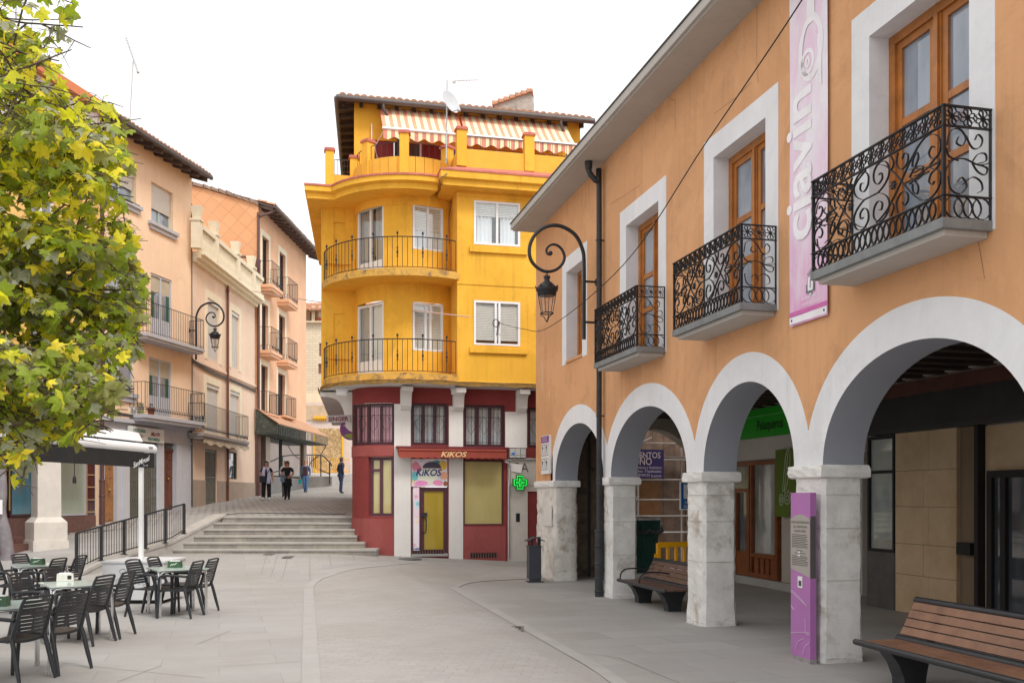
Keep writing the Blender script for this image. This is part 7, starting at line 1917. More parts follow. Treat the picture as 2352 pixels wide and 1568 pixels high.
for k in range(5): mb.fbox(FR, c0-.07+.03*k, c0-.055+.03*k, zc3+.12, zc3+.19-.02*abs(k-2), wv2-.003, wv2)
mb.fbox(FR, c0-.012, c0+.012, zc3-.03, zc3+.07, wv2-.005, wv2-.0025)
for sx in (-1, 1): mb.fbox(FR, c0+sx*.08-.012, c0+sx*.08+.012, zc3-.08, zc3+.02, wv2-.003, wv2, 1)
mb.fbox(FR, c0-.04, c0+.04, zc3-.09, zc3-.06, wv2-.006, wv2-.0025, 1); mb.build('crest_drawing', cm, bn)
lettering('Ayuntamiento de', FR.p(c0, 4.155, wv2), -FR.S, (0, 0, 1), .062, pw, bn, sx=.9); lettering('Aranda de Duero', FR.p(c0, 4.085, wv2), -FR.S, (0, 0, 1), .062, pw, bn, sx=.9)
# litter bin by the end pillar
lb = gnd(1228, 1336); bt = thing('litter_bin', 'dark grey metal litter bin with flared lid beside the crumbling end pillar', 'litter bin', (lb.x, lb.y, 0))
bm_ = mat('anthracite_metal', (.045, .05, .065), .5, .1, 4); M = Matrix.Rotation(rad(12), 3, 'Z')
mb = MB(); mb.box((lb.x-.015, lb.y, .43), (.27, .26, .70), 0, M); mb.box((lb.x-.015, lb.y, .79), (.29, .28, .03), 0, M); mb.build('container', bm_, bt)
mb = MB(); mb.box((lb.x+.10, lb.y+.16, .5), (.07, .06, .98), 0, M); mb.box((lb.x-.06, lb.y+.13, .90), (.05, .04, .2), 0, M); mb.box((lb.x, lb.y+.03, .012), (.34, .32, .02), 0, M); mb.box((lb.x, lb.y, .05), (.2, .2, .06), 0, M); mb.build('post', bm_, bt)
mb = MB()
for s in (-1, 1): mb.hexa([V((lb.x, lb.y, 0))+M @ V((x, y, z)) for x, y, z in ((s*.0, -.13, .985), (s*.20, -.15, .90), (s*.20, .17, .90), (s*.0, .15, .985), (s*.0, -.13, 1.0), (s*.20, -.15, .912), (s*.20, .17, .912), (s*.0, .15, 1.0))])
mb.build('lid', bm_, bt)
# street lamps on scrolled wall brackets
cl_g = clearglass('lantern_glass', (.95, .94, .95), .10)
def make_lamp(label):
    t = thing('wall_lamp', label, 'street lamp', (0, 0, 0), 'scroll bracket lanterns')
    U = lambda u, v: V((.26+(1342-u)/115, 0, (630-v)/121.5))
    pts = [(1342, 780), (1342, 700), (1342, 600), (1338, 570), (1324, 541), (1302, 525), (1278, 519), (1252, 525), (1230, 544), (1218, 571), (1219, 598), (1232, 617), (1253, 627), (1275, 623), (1291, 609), (1297, 591), (1290, 573), (1277, 564), (1264, 566), (1256, 576), (1258, 586), (1266, 588)]
    sp = spline([U(*p) for p in pts], 5); n = len(sp); mb = MB(); mb.tube(sp, [.036-.016*max(0, (i/n-.35)/.65) for i in range(n)], 8); mb.ball(U(1265, 584), .045, 0, 8, (1, .6, 1))
    for v in (645, 740): mb.tube([V((.0, 0, (630-v)/121.5)), V((.27, 0, (630-v)/121.5))], .022, 6); mb.box(V((.012, 0, (630-v)/121.5)), (.024, .10, .12))
    mb.tube([V((1.0, 0, .03)), V((1.0, 0, -.06))], .012, 6); mb.build('bracket', ironm, t)
    c = V((1.0, 0, 0)); mb = MB()
    mb.lathe([(.02, -.05), (.06, -.07), (.068, -.09), (.05, -.11), (.055, -.16), (.10, -.19), (.195, -.28), (.215, -.30), (.21, -.34), (.185, -.36), (.18, -.42), (.165, -.44), (.001, -.44)], c, 16)
    for k in range(8):
        a_ = 2*PI*k/8; d = V((math.cos(a_), math.sin(a_), 0)); n_ = V((-d.y, d.x, 0)); q = c+d*.212+V((0, 0, -.30)); mb.add([q-n_*.05, q+n_*.05, q+d*.03+V((0, 0, .055))], [(0, 1, 2)]); q = c+d*.058+V((0, 0, -.08)); mb.add([q-n_*.02, q+n_*.02, q+d*.012+V((0, 0, .04))], [(0, 1, 2)])
    mb.build('lantern_roof', ironm, t, fix=False)
    mb = MB(); mb.lathe([(.168, -.44), (.110, -.76)], c, 6, 0, False); mb.build('glass', cl_g, t, fix=False)
    mb = MB()
    for k in range(6):
        a_ = 2*PI*k/6; d = V((math.cos(a_), math.sin(a_), 0)); mb.tube([c+d*.170+V((0, 0, -.44)), c+d*.112+V((0, 0, -.76))], .0075, 4)
        if k % 2 == 0: mb.tube(spline([c+d*.12+V((0, 0, -.765)), c+d*.125+V((0, 0, -.81)), c+d*.06+V((0, 0, -.84)), c+d*.035+V((0, 0, -.89)), c+V((0, 0, -.91))], 3), .009, 4)
    mb.tube([c+V((.12*math.cos(k*PI/8), .12*math.sin(k*PI/8), -.77)) for k in range(16)], .012, 5, closed=True); mb.ball(c+V((0, 0, -.92)), .022, 0, 6); mb.build('cage', ironm, t)
    return t
l1 = make_lamp('black scrolled wall lamp with lantern on the orange facade above the downpipe')
sL = FR.su(1371); q = FR.p(sL, FR.zv(1371, 633), 0); l1.location = q; l1.rotation_euler = (0, 0, math.atan2(-FR.w.y, -FR.w.x))
q = FA.p(LA-.18, za(437, 752), 0); l2 = dup(l1, q, math.atan2(-FA.w.y, -FA.w.x)+.12, 'black scrolled wall lamp with lantern at the corner of the peach house')
# overhead cables
def cable(pts, r, label, m=greycable, k=10):
    c = MB(); c.tube(spline(pts, k), r, 5); o = c.build('overhead_cable', m); tag(o, label, 'cable'); return o
cb = cable([at(1990, -260, 7.6), at(1842, 0, 8.8), at(1620, 330, 11.2), at(1430, 610, 14.67), at(1260, 752, 20.3), at(1200, 755, 23.4), at(1145, 741, 26.85)], .0075, 'twisted dark cable crossing in front of the orange facade to the yellow house', blackm)
mb = MB()
for k in range(4): mb.tube([at(1143+k, 738, 26.85)+V((.05*math.sin(j+k), .0, -.10*j)) for j in range(5)], .008, 4)
mb.tube([at(1139, 742, 26.84)+V((.09*math.cos(j*.8), 0, .11*math.sin(j*.8))) for j in range(8)], .012, 5, closed=True); mb.build('cable_tail', blackm, cb)
cable([at(548, 662, 44), at(600, 672, 42), at(738, 694, 33), at(820, 701, 29.5), at(950, 713, 27.3), at(1080, 728, 26.7)], .016, 'thin pinkish cable stretched from the left houses to the yellow house', mat('pink_cable', (.62, .42, .38), .6))
# barrier, hoarding and scaffolded house seen through the arcade
yb_ = mat('barrier_yellow', (.86, .42, .0), .4, .05)
br_ = thing('plastic_barrier', 'yellow plastic slotted barrier standing behind the dark bench', 'barrier', FR.p(16.9, 0, 1.2))
A = at(1509, 1300, 18.1); A = V((A.x, A.y, 0)); ex = V((.955, .296, 0)); ny = V((-.296, .955, 0)); Lb = 1.25
def bx_(x0, x1, z0, z1, t=.045, m=None): 
    q = mb if m is None else m; q.hexa([A+ex*x+ny*y+V((0, 0, z)) for z in (z0, z1) for x, y in ((x0, -t), (x1, -t), (x1, t), (x0, t))])
mb = MB(); bx_(0, Lb, .925, 1.0); bx_(0.0, Lb, .30, .40); bx_(0, .06, .401, .924); bx_(Lb-.06, Lb, .401, .924)
for k in range(1, 7): x = .05+Lb*k/7.2; bx_(x-.02, x+.02, .401, .924, .035)
bx_(.04, Lb-.04, 1.0, 1.02, .03); bx_(-.05, .0, .62, .80, .02); mb.build('panel', yb_, br_)
mb = MB()
for x in (.15, Lb-.25): mb.hexa([A+ex*(x+dx)+ny*y+V((0, 0, z)) for z, s in ((0, 1), (.30, .3)) for dx, y in ((0, -.22*s), (.12, -.22*s), (.12, .22*s), (0, .22*s))])
mb.build('foot', mat('rubber_black', (.02, .02, .02), .8), br_)
gb = thing('debris_container', 'dark green covered container with black sheeting in front of the scaffold', 'container', FR.p(22.9, 0, 2.5))
dgn = mat('dark_green_sheet', (.012, .075, .062), .45, .3, 3, .2, 15); A = at(1440, 1315, 23.6); A = V((A.x, A.y, 0)); ex = V((.97, .237, 0)); ny = V((-.237, .97, 0))
mb = MB(); mb.hexa([A+ex*x+ny*y+V((0, 0, z)) for z, e in ((.02, 0), (1.30, .12)) for x, y in ((-e-.4, -e), (.72+e, -e), (.72+e, 1.2), (-.4-e, 1.2))])
for k in range(8): x = -.35+.14*k; mb.hexa([A+ex*(x+dx)+ny*y+V((0, 0, z)) for z, e in ((.1, 0), (1.2, .11)) for dx, y in ((0, -.03-e), (.05, -.03-e), (.05, -e), (0, -e))])
mb.build('body', dgn, gb)
mb = MB(); vs = []; nn = 12
for i in range(nn+1):
    for j in range(7): 
        x = -.55+1.45*i/nn; y = -.18+1.4*j/6; d = RN.uniform(-.03, .03); vs.append(A+ex*x+ny*(y)+V((0, 0, 1.36+d-(.30+RN.uniform(0, .12) if j == 0 else 0))))
mb.add(vs, [(i*7+j, i*7+j+1, (i+1)*7+j+1, (i+1)*7+j) for i in range(nn) for j in range(6)], 0, True); mb.build('sheeting', mat('black_sheeting', (.03, .035, .037), .3, .3, 4, .3, 12), gb, fix=False)
SH = thing('scaffolded_house', 'brown timber boarded house front behind scaffolding seen through the arcade', 'building', FR.p(25.5, 0, 3))
FX = Fr((FR.p(25.6, 0, 1.7).x, FR.p(25.6, 0, 1.7).y), (FR.p(25.6, 0, 9).x, FR.p(25.6, 0, 9).y))
mb = MB(); 
for k in range(22):
    s = k*.34; mb.fbox(FX, s, s+.332, 0, 6.4, RN.uniform(0, .04), .3)
mb.build('boarding', mat('grey_brown_boards', (.20, .145, .11), .85, .4, 3, .2, 20, streak=.5), SH)
mb = MB(); mb.fbox(FX, 2.0, 2.9, 0, 2.3, -.06, -.001); mb.build('doorway', mat('amber_boards', (.22, .11, .04), .7, .3, 3), SH)
sf = thing('scaffolding', 'grey steel tube scaffolding in front of the boarded house', 'scaffolding', FR.p(24.6, 0, 3)); mb = MB()
FZ = Fr((FR.p(24.7, 0, 1.5).x, FR.p(24.7, 0, 1.5).y), (FR.p(24.7, 0, 9).x, FR.p(24.7, 0, 9).y))
for w_ in (0, .7):
    for s in (.5, 2.12, 3.7, 5.5): mb.tube([FZ.p(s, 0, w_), FZ.p(s, 6.2, w_)], .025, 6)
for z in (.9, 1.35, 1.8, 2.35, 2.9, 3.35, 4.6): mb.tube([FZ.p(0, z, -.03), FZ.p(8, z, -.03)], .022, 6)
for a, b in (((1.5, 1.35), (2.12, 1.9)), ((1.8, 3.2), (2.5, 3.5))): mb.tube([FZ.p(a[0], a[1], -.06), FZ.p(b[0], b[1], -.06)], .024, 6)
mb.build('frame', galv, sf)
mb = MB(); mb.fbox(FZ, 0, 8, 2.95, 3.0, 0, .7); mb.fbox(FZ, .2, 2.0, 3.35, 3.62, -.02, .02); mb.build('deck', mat('deck_grey', (.30, .29, .28), .7, .15), sf)
bb = thing('works_banner', 'dark blue works banner with white lettering hung on the scaffolding', 'banner', FZ.p(2.6, 2.7, -.1))
s1_ = FZ.su(1526, -.08); s0_ = s1_-2.3; zb1, zb0 = FZ.zv(1500, 1032, -.08), FZ.zv(1500, 1097, -.08); 
mb = MB(); n = 14
for k in range(n):
    x0, x1 = s0_+(s1_-s0_)*k/n, s0_+(s1_-s0_)*(k+1)/n; wv = lambda x: -.07+.02*math.sin(x*5)
    mb.quad(FZ.p(x0, zb0, wv(x0)), FZ.p(x1, zb0-.04*(k == n-1), wv(x1)), FZ.p(x1, zb1, wv(x1)), FZ.p(x0, zb1, wv(x0)))
mb.build('cloth', mat('banner_blue', (.035, .03, .17), .6, .1), bb, fix=False); wl = mat('banner_letter', (.62, .62, .68), .6); hb = zb1-zb0; wz = -.10
for tx, f, h, al in (('AISLAMIENTOS', .70, .22, .12), ('TOÑO', .46, .26, .62), ('Aislamientos Térmicos y Acústicos', .32, .105, .06), ('- Techos -Trasdosados', .19, .105, .08), ('Tlf. 629159153', .05, .10, .75)):
    cu = lettering(tx, FZ.p(s1_-.06-al*.5, zb0+hb*f, wz), FZ.S, (0, 0, 1), h*1.05, wl, bb, align='RIGHT', bold=.012 if f > .4 else .004, sx=.86)
lettering('PLADUR', FZ.p(s1_-.10, zb0+hb*.03, wz), FZ.S, (0, 0, 1), .08, wl, bb, align='RIGHT', bold=.01)
# blue pharmacy sign behind the third pillar
bs_ = thing('pharmacy_sign', 'blue hanging pharmacy duty sign peeping out behind the third pillar', 'sign', FR.p(16, 2, 2.0)); c = at(1581, 1138, 18.6); mb = MB(); hw = .17; 
ex = V((.97, .237, 0)); Pq = lambda x, z, d=0: c+ex*x+V((0, 0, z))+V((.237, -.97, 0))*d
def slab_(x0, x1, z0, z1, d0, d1, m=0): mb.hexa([Pq(x, z, d) for z in (z0, z1) for x, d in ((x0, d0), (x1, d0), (x1, d1), (x0, d1))], m)
slab_(-.17, .33, -.275, .275, -.03, 0); slab_(-.15, .31, -.255, .255, .001, .004, 1); slab_(-.10, .26, -.06, .22, .0045, .008, 0); slab_(-.02, .12, .03, .12, .0085, .012, 2); slab_(.02, .06, -.02, .18, .0125, .015, 2)
mb.build('board', [whitem, mat('sign_blue', (.01, .13, .45), .4), mat('cross_print_green', (.02, .35, .06), .5)], bs_)
lettering('FARMACIA', Pq(.08, -.155, .005), ex, (0, 0, 1), .075, whitem, bs_, bold=.01, sx=.9); lettering('DE GUARDIA', Pq(.08, -.235, .005), ex, (0, 0, 1), .075, whitem, bs_, bold=.01, sx=.82)
mb = MB(); mb.tube([Pq(.08, .275), Pq(.08, 1.9)], .012, 6); mb.build('hanger', galv, bs_)
# lettered projecting sign and round sign on the lane side of the yellow house
ss = thing('projecting_sign', 'grey projecting shop sign with dark red capitals under the rounded slab', 'sign', at(780, 962, 27.7)); a_, b_ = at(751, 963, 27.6), at(806, 961, 27.9); mb = MB(); ex = (b_-a_); exn = ex.normalized()
mb.hexa([a_+V((0, y, z)) if k in (0, 3) else b_+V((0, y, z)) for z in (-.095, .105) for k, y in ((0, -.05), (1, -.05), (2, .05), (3, .05))]); mb.build('board', mat('sign_pale_grey', (.50, .45, .45), .6, .15, 5), ss)
lettering('SINGER', (a_+b_)/2+V((-.01, -.056, -.06)), exn, (0, 0, 1), .175, mat('sign_dark_red', (.16, .03, .03), .5), ss, bold=.035, sx=1.0)
rs = thing('round_sign', 'round purple sign with a pale drawing half hidden by the maroon corner', 'sign', at(801, 985, 32)); c = at(806, 985, 32); mb = MB(); mb.lathe([(.001, .03), (.36, .03), (.37, 0), (.36, -.03), (.001, -.03)], c, 28, 0, False, Matrix.Rotation(rad(90), 3, 'X')); mb.build('disc', mat('sign_violet', (.24, .06, .30), .5, .15, 4), rs)
mb = MB(); mb.prism([c+V((x, -.035, z)) for x, z in ((-.24, -.22), (.0, -.34), (.15, -.28), (.15, -.14), (-.1, -.16))], V((0, -.004, 0))); mb.prism([c+V((x, -.035, z)) for x, z in ((-.28, .10), (-.15, .16), (.1, .11), (.1, .06), (-.15, .09))], V((0, -.004, 0)), 1); mb.build('drawing', [mat('sign_lime', (.35, .42, .05), .5), mat('sign_pale_pink', (.66, .5, .55), .5)], rs)
# crowd barriers and handrail at the top of the lane
def crowd(u0, u1, label, Y=61):
    a, b = at(u0, 1085, Y), at(u1, 1085, Y); t = thing('crowd_barrier', label, 'barrier', (a.x, a.y, hs_(a.x, a.y)), 'yellow metal crowd barriers at the end of the lane'); z = hs_(a.x, Y)
    mb = MB(); mb.tube([V((a.x, Y, z+.15)), V((a.x, Y, z+1.1)), V((b.x, Y, z+1.1)), V((b.x, Y, z+.15))], .03, 6, closed=True)
    n = int((b.x-a.x)/.13)
    for k in range(1, n): x = a.x+(b.x-a.x)*k/n; mb.tube([V((x, Y, z+.2)), V((x, Y, z+1.1))], .014, 4)
    mb.tube([V((a.x, Y, z+.3)), V((b.x, Y, z+.3))], .025, 5); mb.build('frame', yb_, t)
    for x in (a.x+.15, b.x-.15): 
        mb = MB(); mb.tube([V((x, Y-.3, z+.02)), V((x, Y, z+.35)), V((x, Y+.3, z+.02))], .025, 5); mb.build('foot', yb_, t)
crowd(722, 757, 'yellow metal crowd barrier before the rubble stone wall'); crowd(758, 802, 'yellow metal crowd barrier beside the walking man')
hr = thing('handrail', 'black bent handrail beside the raised ledge at the end of the lane', 'handrail', at(748, 1105, 54)); mb = MB(); Yh = 54
mb.tube(spline([at(690, 1045, Yh+4), at(737, 1045, Yh+1), at(752, 1056, Yh), at(759, 1064, Yh-.5), at(762, 1070, Yh-.5)], 4), .035, 6); mb.tube([at(735, 1079, Yh), at(758, 1088, Yh-.5)], .03, 6); mb.tube([at(737, 1046, Yh+.2), at(737, 1106, Yh+.2)], .035, 6); mb.tube([at(757, 1060, Yh-.5), at(757, 1112, Yh-.5)], .035, 6)
for k in range(8): mb.tube([at(693+k*4.5, 1047, Yh+2), at(693+k*4.5, 1073, Yh+2)], .02, 4)
mb.build('rail', ironm, hr)
lg = MB(); a, b = at(690, 1113, 55), at(762, 1100, 53.5); lg.hexa([V((a.x-2, 55.5, 2.0)), V((b.x, 53.6, 2.0)), V((b.x+.6, 59, 2.0)), V((a.x-2, 60, 2.0)), V((a.x-2, 55.5, 3.05)), V((b.x, 53.6, 3.0)), V((b.x+.6, 59, 3.35)), V((a.x-2, 60, 3.35))])
kind(lg.build('raised_pavement', stepst), 'structure')
# ================================================================ people in the lane
skin = mat('skin', (.50, .27, .19), .6, .05)
def person(x, y, ht, head, joints, mats_, label, hair, female=True, name='person'):
    """one skinned body: joints are (name, parent, (x, y, z), radius, material) in units of body height, facing -y"""
    t = thing(name, label, 'person', (x, y, hs_(x, y)), None); M = Matrix.Rotation(head, 3, 'Z')
    me = bpy.data.meshes.new('body'); idx = {n: i for i, (n, *_ ) in enumerate(joints)}
    vs = [tuple(M @ V(p)*ht) for _, _, p, _, _ in joints]
    me.from_pydata(vs, [(idx[p], idx[n]) for n, p, *_ in joints if p], [])
    o = bpy.data.objects.new('body', me); COL.objects.link(o)
    bpy.context.view_layer.objects.active = o
    sk = o.modifiers.new('skin', 'SKIN'); sk.use_smooth_shade = True
    if not me.skin_vertices: bpy.context.view_layer.update()
    for i, (_, p, _, r, _) in enumerate(joints):
        rr = r if isinstance(r, tuple) else (r, r); me.skin_vertices[0].data[i].radius = (rr[0]*ht, rr[1]*ht); me.skin_vertices[0].data[i].use_root = p is None
    ss_ = o.modifiers.new('sub', 'SUBSURF'); ss_.levels = 1; ss_.render_levels = 1
    dg = bpy.context.evaluated_depsgraph_get(); m2 = bpy.data.meshes.new_from_object(o.evaluated_get(dg)); bpy.data.objects.remove(o)
    names = list(mats_); m2.materials.clear()
    for n in names: m2.materials.append(mats_[n])
    segs = [(V(vs[idx[p]]), V(vs[idx[n]]), names.index(m)) for n, p, _, _, m in joints if p]
    for f in m2.polygons:
        c = f.center; best = (1e9, 0)
        for a, b, m in segs:
            d = b-a; k = max(0, min(1, (c-a).dot(d)/max(1e-9, d.length_squared))); e = (c-(a+d*k)).length
            if e < best[0]: best = (e, m)
        f.material_index = best[1]; f.use_smooth = True
    m2.name = 'body'; b = bpy.data.objects.new('body', m2); COL.objects.link(b); b.parent = t
    org = V((x, y, hs_(x, y))); W_ = lambda p: org+(M @ V(p))*ht
    hz = .935; hc = V(dict((n, p) for n, _, p, _, _ in joints)['head'])
    # hair
    if hair:
        mb = MB(); n = 12; hr_, hm = hair
        for i in range(7):
            pass
        pr = []
        for i in range(9):
            a = PI*i/8*.80; pr.append((max(.0005, .064*math.sin(a)*(1+.05*math.sin(i*3))), .070*math.cos(a)+.006))
        L = hr_
        pr += [(.060, -.012-L*.5), (.045, -.02-L)]
        vs_ = []
        for r, z in pr:
            for k in range(n):
                a = 2*PI*k/n; fr = 1.0 if math.sin(a) > -.35 or z > .035 else .35   # open at the face (-y)
                vs_.append(W_((hc.x+r*math.cos(a)*.95, hc.y+.008+r*math.sin(a)*1.05*fr, hc.z+z)))
        mb.add(vs_, [(i*n+k, i*n+(k+1) % n, (i+1)*n+(k+1) % n, (i+1)*n+k) for i in range(len(pr)-1) for k in range(n)], 0, True); mb.build('hair', hm, t, fix=False)
    mb = MB(); f = lambda x_, y_, z_: W_((hc.x+x_, hc.y+y_, hc.z+z_))
    for s in (-1, 1): mb.ball(f(s*.02, -.052, .004), .006*ht, 1, 6); mb.ball(f(s*.056, 0, -.005), .011*ht, 0, 6, (.5, 1, 1.4))
    mb.add([f(0, -.058, .01), f(-.010, -.056, -.016), f(.010, -.056, -.016), f(0, -.072, -.014)], [(0, 1, 3), (0, 3, 2), (1, 2, 3)]); mb.ribbon([f(-.016, -.056, -.033), f(.016, -.056, -.033)], M @ V((0, 1, 0)), .004*ht, .005*ht, 2); mb.build('face', [skin, mat('eye_dark', (.03, .02, .02), .3), mat('lip', (.35, .10, .09), .5)], t)
    # hands: palm and fingers
    for s in (-1, 1):
        J = dict((n, p) for n, _, p, _, _ in joints); wr = V(J['wrist%d' % s]); el_ = V(J['elbow%d' % s]); d = (wr-el_).normalized(); sd_ = V((1, 0, 0)) if abs(d.x) < .7 else V((0, 0, 1)); n_ = d.cross(sd_).normalized()
        mb = MB(); c = wr+d*.022; mb.ball(W_(c), .016*ht, 0, 8, (1, .75, 1.35))
        for k in range(4):
            o_ = n_*((k-1.5)*.0085); L = (.036, .041, .038, .030)[k]; p0 = wr+d*.038+o_; mb.tube([W_(p0), W_(p0+d*L*.6+sd_*.003), W_(p0+d*L+sd_*.010)], [.0048*ht, .0045*ht, .0036*ht], 5)
        p0 = wr+d*.018+n_*.013; mb.tube([W_(p0), W_(p0+d*.018+n_*.012), W_(p0+d*.034+n_*.012)], [.0055*ht, .005*ht, .004*ht], 5); mb.build('hand', skin, t)
    return t, W_
def rig(arms, legs, wide=1.0, lean=0, hy=0, head=(0, 0, .935), skirt=False, sleeve='top', loose=1.0):
    w = wide
    J = [('pelvis', None, (0, 0, .53), (.088*w, .062*w), 'trousers'), ('waist', 'pelvis', (0, -.004+lean*.3, .61), (.078*w, .055*w), 'top'), ('chest', 'waist', (0, lean*.7, .73), (.092*w, .060*w), 'top'),
         ('collar', 'chest', (0, lean, .805), (.06*w, .045*w), 'top'), ('neck', 'collar', (0, lean, .855), .031, 'skin'), ('head', 'neck', head, (.050, .058), 'skin'), ('crown', 'head', (head[0], head[1]+.004, head[2]+.034), (.042, .047), 'skin')]
    for s in (-1, 1):
        e, wr = arms[s]; J += [('shoulder%d' % s, 'collar', (s*.105*w, lean, .795), .040*w, 'top'), ('mid%d' % s, 'shoulder%d' % s, tuple((a*.5+b*.5) for a, b in zip((s*.105*w, lean, .795), e)), .034*w, 'top'), ('elbow%d' % s, 'mid%d' % s, e, .029*w, sleeve), ('wrist%d' % s, 'elbow%d' % s, wr, .019, sleeve)]
        k, a, to = legs[s]; J += [('hip%d' % s, 'pelvis', (s*.052*w, 0, .49), .064*w, 'trousers'), ('knee%d' % s, 'hip%d' % s, k, .046*loose, 'trousers'), ('ankle%d' % s, 'knee%d' % s, a, .033*loose*loose, 'trousers'), ('toe%d' % s, 'ankle%d' % s, to, (.024, .018), 'shoe')]
    return J
stand = lambda s, st=0, f=0: ((s*.062, -.01+st*.5, .28), (s*.066, .012+st, .045), (s*.075, -.075+st, .018))
blk_c = mat('black_cloth', (.010, .010, .012), .9, .2); navyc = mat('navy_jacket', (.022, .032, .075), .8, .2, 8); denim = mat('denim_jacket', (.045, .105, .20), .85, .25, 8); jean = mat('blue_jeans', (.075, .15, .30), .85, .25, 8); djean = mat('dark_jeans', (.025, .04, .10), .85, .3, 8)
hairb = mat('dark_hair', (.022, .013, .010), .6, .2); hairg = mat('blond_hair', (.32, .20, .10), .6, .2); hairw = mat('white_hair', (.60, .56, .52), .6, .1)
wshoe = mat('white_shoe', (.7, .7, .7), .5); lav = mat('lavender_scarf', (.50, .50, .70), .85, .1, 8)
px = lambda u, Y: (u-U0)*Y/F
# woman with a white scarf and cross body bag, looking to her right
A1 = {1: ((.150, .01, .64), (.165, -.03, .50)), -1: ((-.150, .01, .64), (-.155, -.05, .52))}; L1_ = {1: ((.065, -.02, .28), (.072, .0, .045), (.09, -.085, .018)), -1: ((-.065, -.05, .28), (-.075, -.03, .045), (-.09, -.12, .018))}
t, W_ = person(px(612, 40.8), 40.8, 1.65, .12, rig(A1, L1_, 1.12, head=(0, -.012, .935), sleeve='skin', loose=1.25), {'top': blk_c, 'trousers': blk_c, 'skin': skin, 'shoe': wshoe}, 'woman in black with long pale lavender scarf and dark crossbody bag, white shoes', (.05, hairb))
mb = MB()
for s, z1 in ((-1, .50), (1, .43)):
    n = 9; vs = []
    for i in range(n):
        f = i/(n-1); z = .84-(.84-z1)*f; xw = s*(.045+.018*math.sin(f*3)); y = -.055-.040*math.sin(min(1, f*1.6)*PI*.5)-.006*math.sin(f*9)
        for dx in (-.034, -.012, .012, .034): vs.append(W_((xw+dx*(1+.35*f)+s*.01*f, y-.010*math.cos(dx*90), z)))
    mb.add(vs, [(4*i+k, 4*i+k+1, 4*i+5+k, 4*i+4+k) for i in range(n-1) for k in range(3)], 0, True)
mb.tube([W_((.07*math.cos(a), .0+.055*math.sin(a), .845+.012*math.sin(a))) for a in [PI*k/8-.3 for k in range(12)]], .03, 6, closed=False); mb.build('scarf', lav, t, fix=False)
mb = MB(); c = V((-.075, -.115, .555)); mb.hexa([W_(c+V((x, y, z))) for z, e in ((-.10, .95), (.07, 1.0)) for x, y in ((-.085*e, -.028), (.085*e, -.028), (.085*e, .03), (-.085*e, .03))]); mb.ribbon([W_(p) for p in spline([V((-.02, -.105, .62)), V((.04, -.105, .70)), V((.085, -.08, .79)), (.10, 0, .84)], 4)], (0, 1, .2), .004, .025); mb.build('bag', mat('navy_bag', (.012, .014, .030), .7), t)
# woman in black with sunglasses and a denim jacket over her arm
A2 = {1: ((.155, .01, .66), (.075, -.095, .61)), -1: ((-.150, .01, .65), (-.055, -.10, .615))}; L2_ = {1: ((.05, -.035, .28), (.045, -.02, .045), (.055, -.10, .018)), -1: ((-.05, .01, .28), (-.05, .03, .045), (-.06, -.05, .018))}
t, W_ = person(px(660, 40.6), 40.6, 1.64, 0, rig(A2, L2_, 1.15, head=(0, -.012, .935), sleeve='skin', loose=1.0), {'top': blk_c, 'trousers': blk_c, 'skin': skin, 'shoe': blk_c}, 'woman in black with sunglasses carrying a folded denim jacket over her arm', (.07, hairb))
mb = MB(); mb.hexa([W_(p) for p in ((-.15, -.15, .47), (-.04, -.16, .45), (-.03, -.08, .46), (-.14, -.06, .48), (-.145, -.14, .66), (-.04, -.15, .64), (-.035, -.08, .65), (-.14, -.06, .67))]); mb.ball(W_((-.09, -.13, .62)), .09, 0, 8, (1.1, .8, .9)); mb.build('folded_jacket', mat('pale_denim', (.15, .22, .32), .85, .2, 8), t)
mb = MB(); mb.lathe([(.10*1.64, .50*1.64), (.12*1.64, .43*1.64), (.132*1.64, .36*1.64)], W_((0, 0, 0)), 14, 0, True, Matrix.Diagonal((1.0, .75, 1))); mb.build('tunic_hem', blk_c, t, fix=False)
mb = MB(); 
for s in (-1, 1): mb.ball(W_((s*.021, -.066, .942)), .026, 0, 8, (1.1, .4, .8))
mb.build('sunglasses', blackm, t); mb = MB(); mb.ball(W_((.09, -.09, .50)), .11, 0, 8, (.75, .6, 1.0)); mb.build('belt_bag', blk_c, t)
# person behind her, white hair and pale blouse
A3 = {1: ((.13, .0, .66), (.10, -.09, .70)), -1: ((-.13, .0, .66), (-.12, -.08, .60))}
t, W_ = person(px(656, 43.5), 43.5, 1.68, .1, rig(A3, {1: stand(1), -1: stand(-1, .03)}, 1.05, head=(0, -.01, .935), loose=1.0), {'top': mat('pale_blouse', (.50, .52, .55), .85, .2, 9), 'trousers': mat('grey_trousers', (.12, .12, .13), .9), 'skin': skin, 'shoe': blk_c}, 'white haired person in a pale blouse mostly hidden behind the woman with sunglasses', (.04, hairw))
# woman in denim with a teal bag
A4 = {1: ((.135, .01, .65), (.14, -.03, .515)), -1: ((-.135, .0, .65), (-.15, -.03, .50))}; L4 = {1: ((.045, -.03, .28), (.03, -.03, .045), (.035, -.115, .018)), -1: ((-.05, .0, .28), (-.035, .05, .05), (-.04, -.03, .018))}
t, W_ = person(px(702, 48.6), 48.6, 1.62, 0, rig(A4, L4, 1.06, head=(0, -.012, .935)), {'top': denim, 'trousers': jean, 'skin': skin, 'shoe': mat('dark_shoe', (.03, .025, .025), .5)}, 'woman in denim jacket and jeans walking with a teal shopping bag', (.025, hairg))
mb = MB(); mb.hexa([W_(p) for p in ((-.06, -.075, .53), (.055, -.075, .53), (.055, -.06, .53), (-.06, -.06, .53), (-.055, -.075, .80), (.05, -.075, .80), (.05, -.06, .80), (-.055, -.06, .80))]); mb.build('maroon_top', mat('maroon_knit', (.05, .018, .022), .9), t)
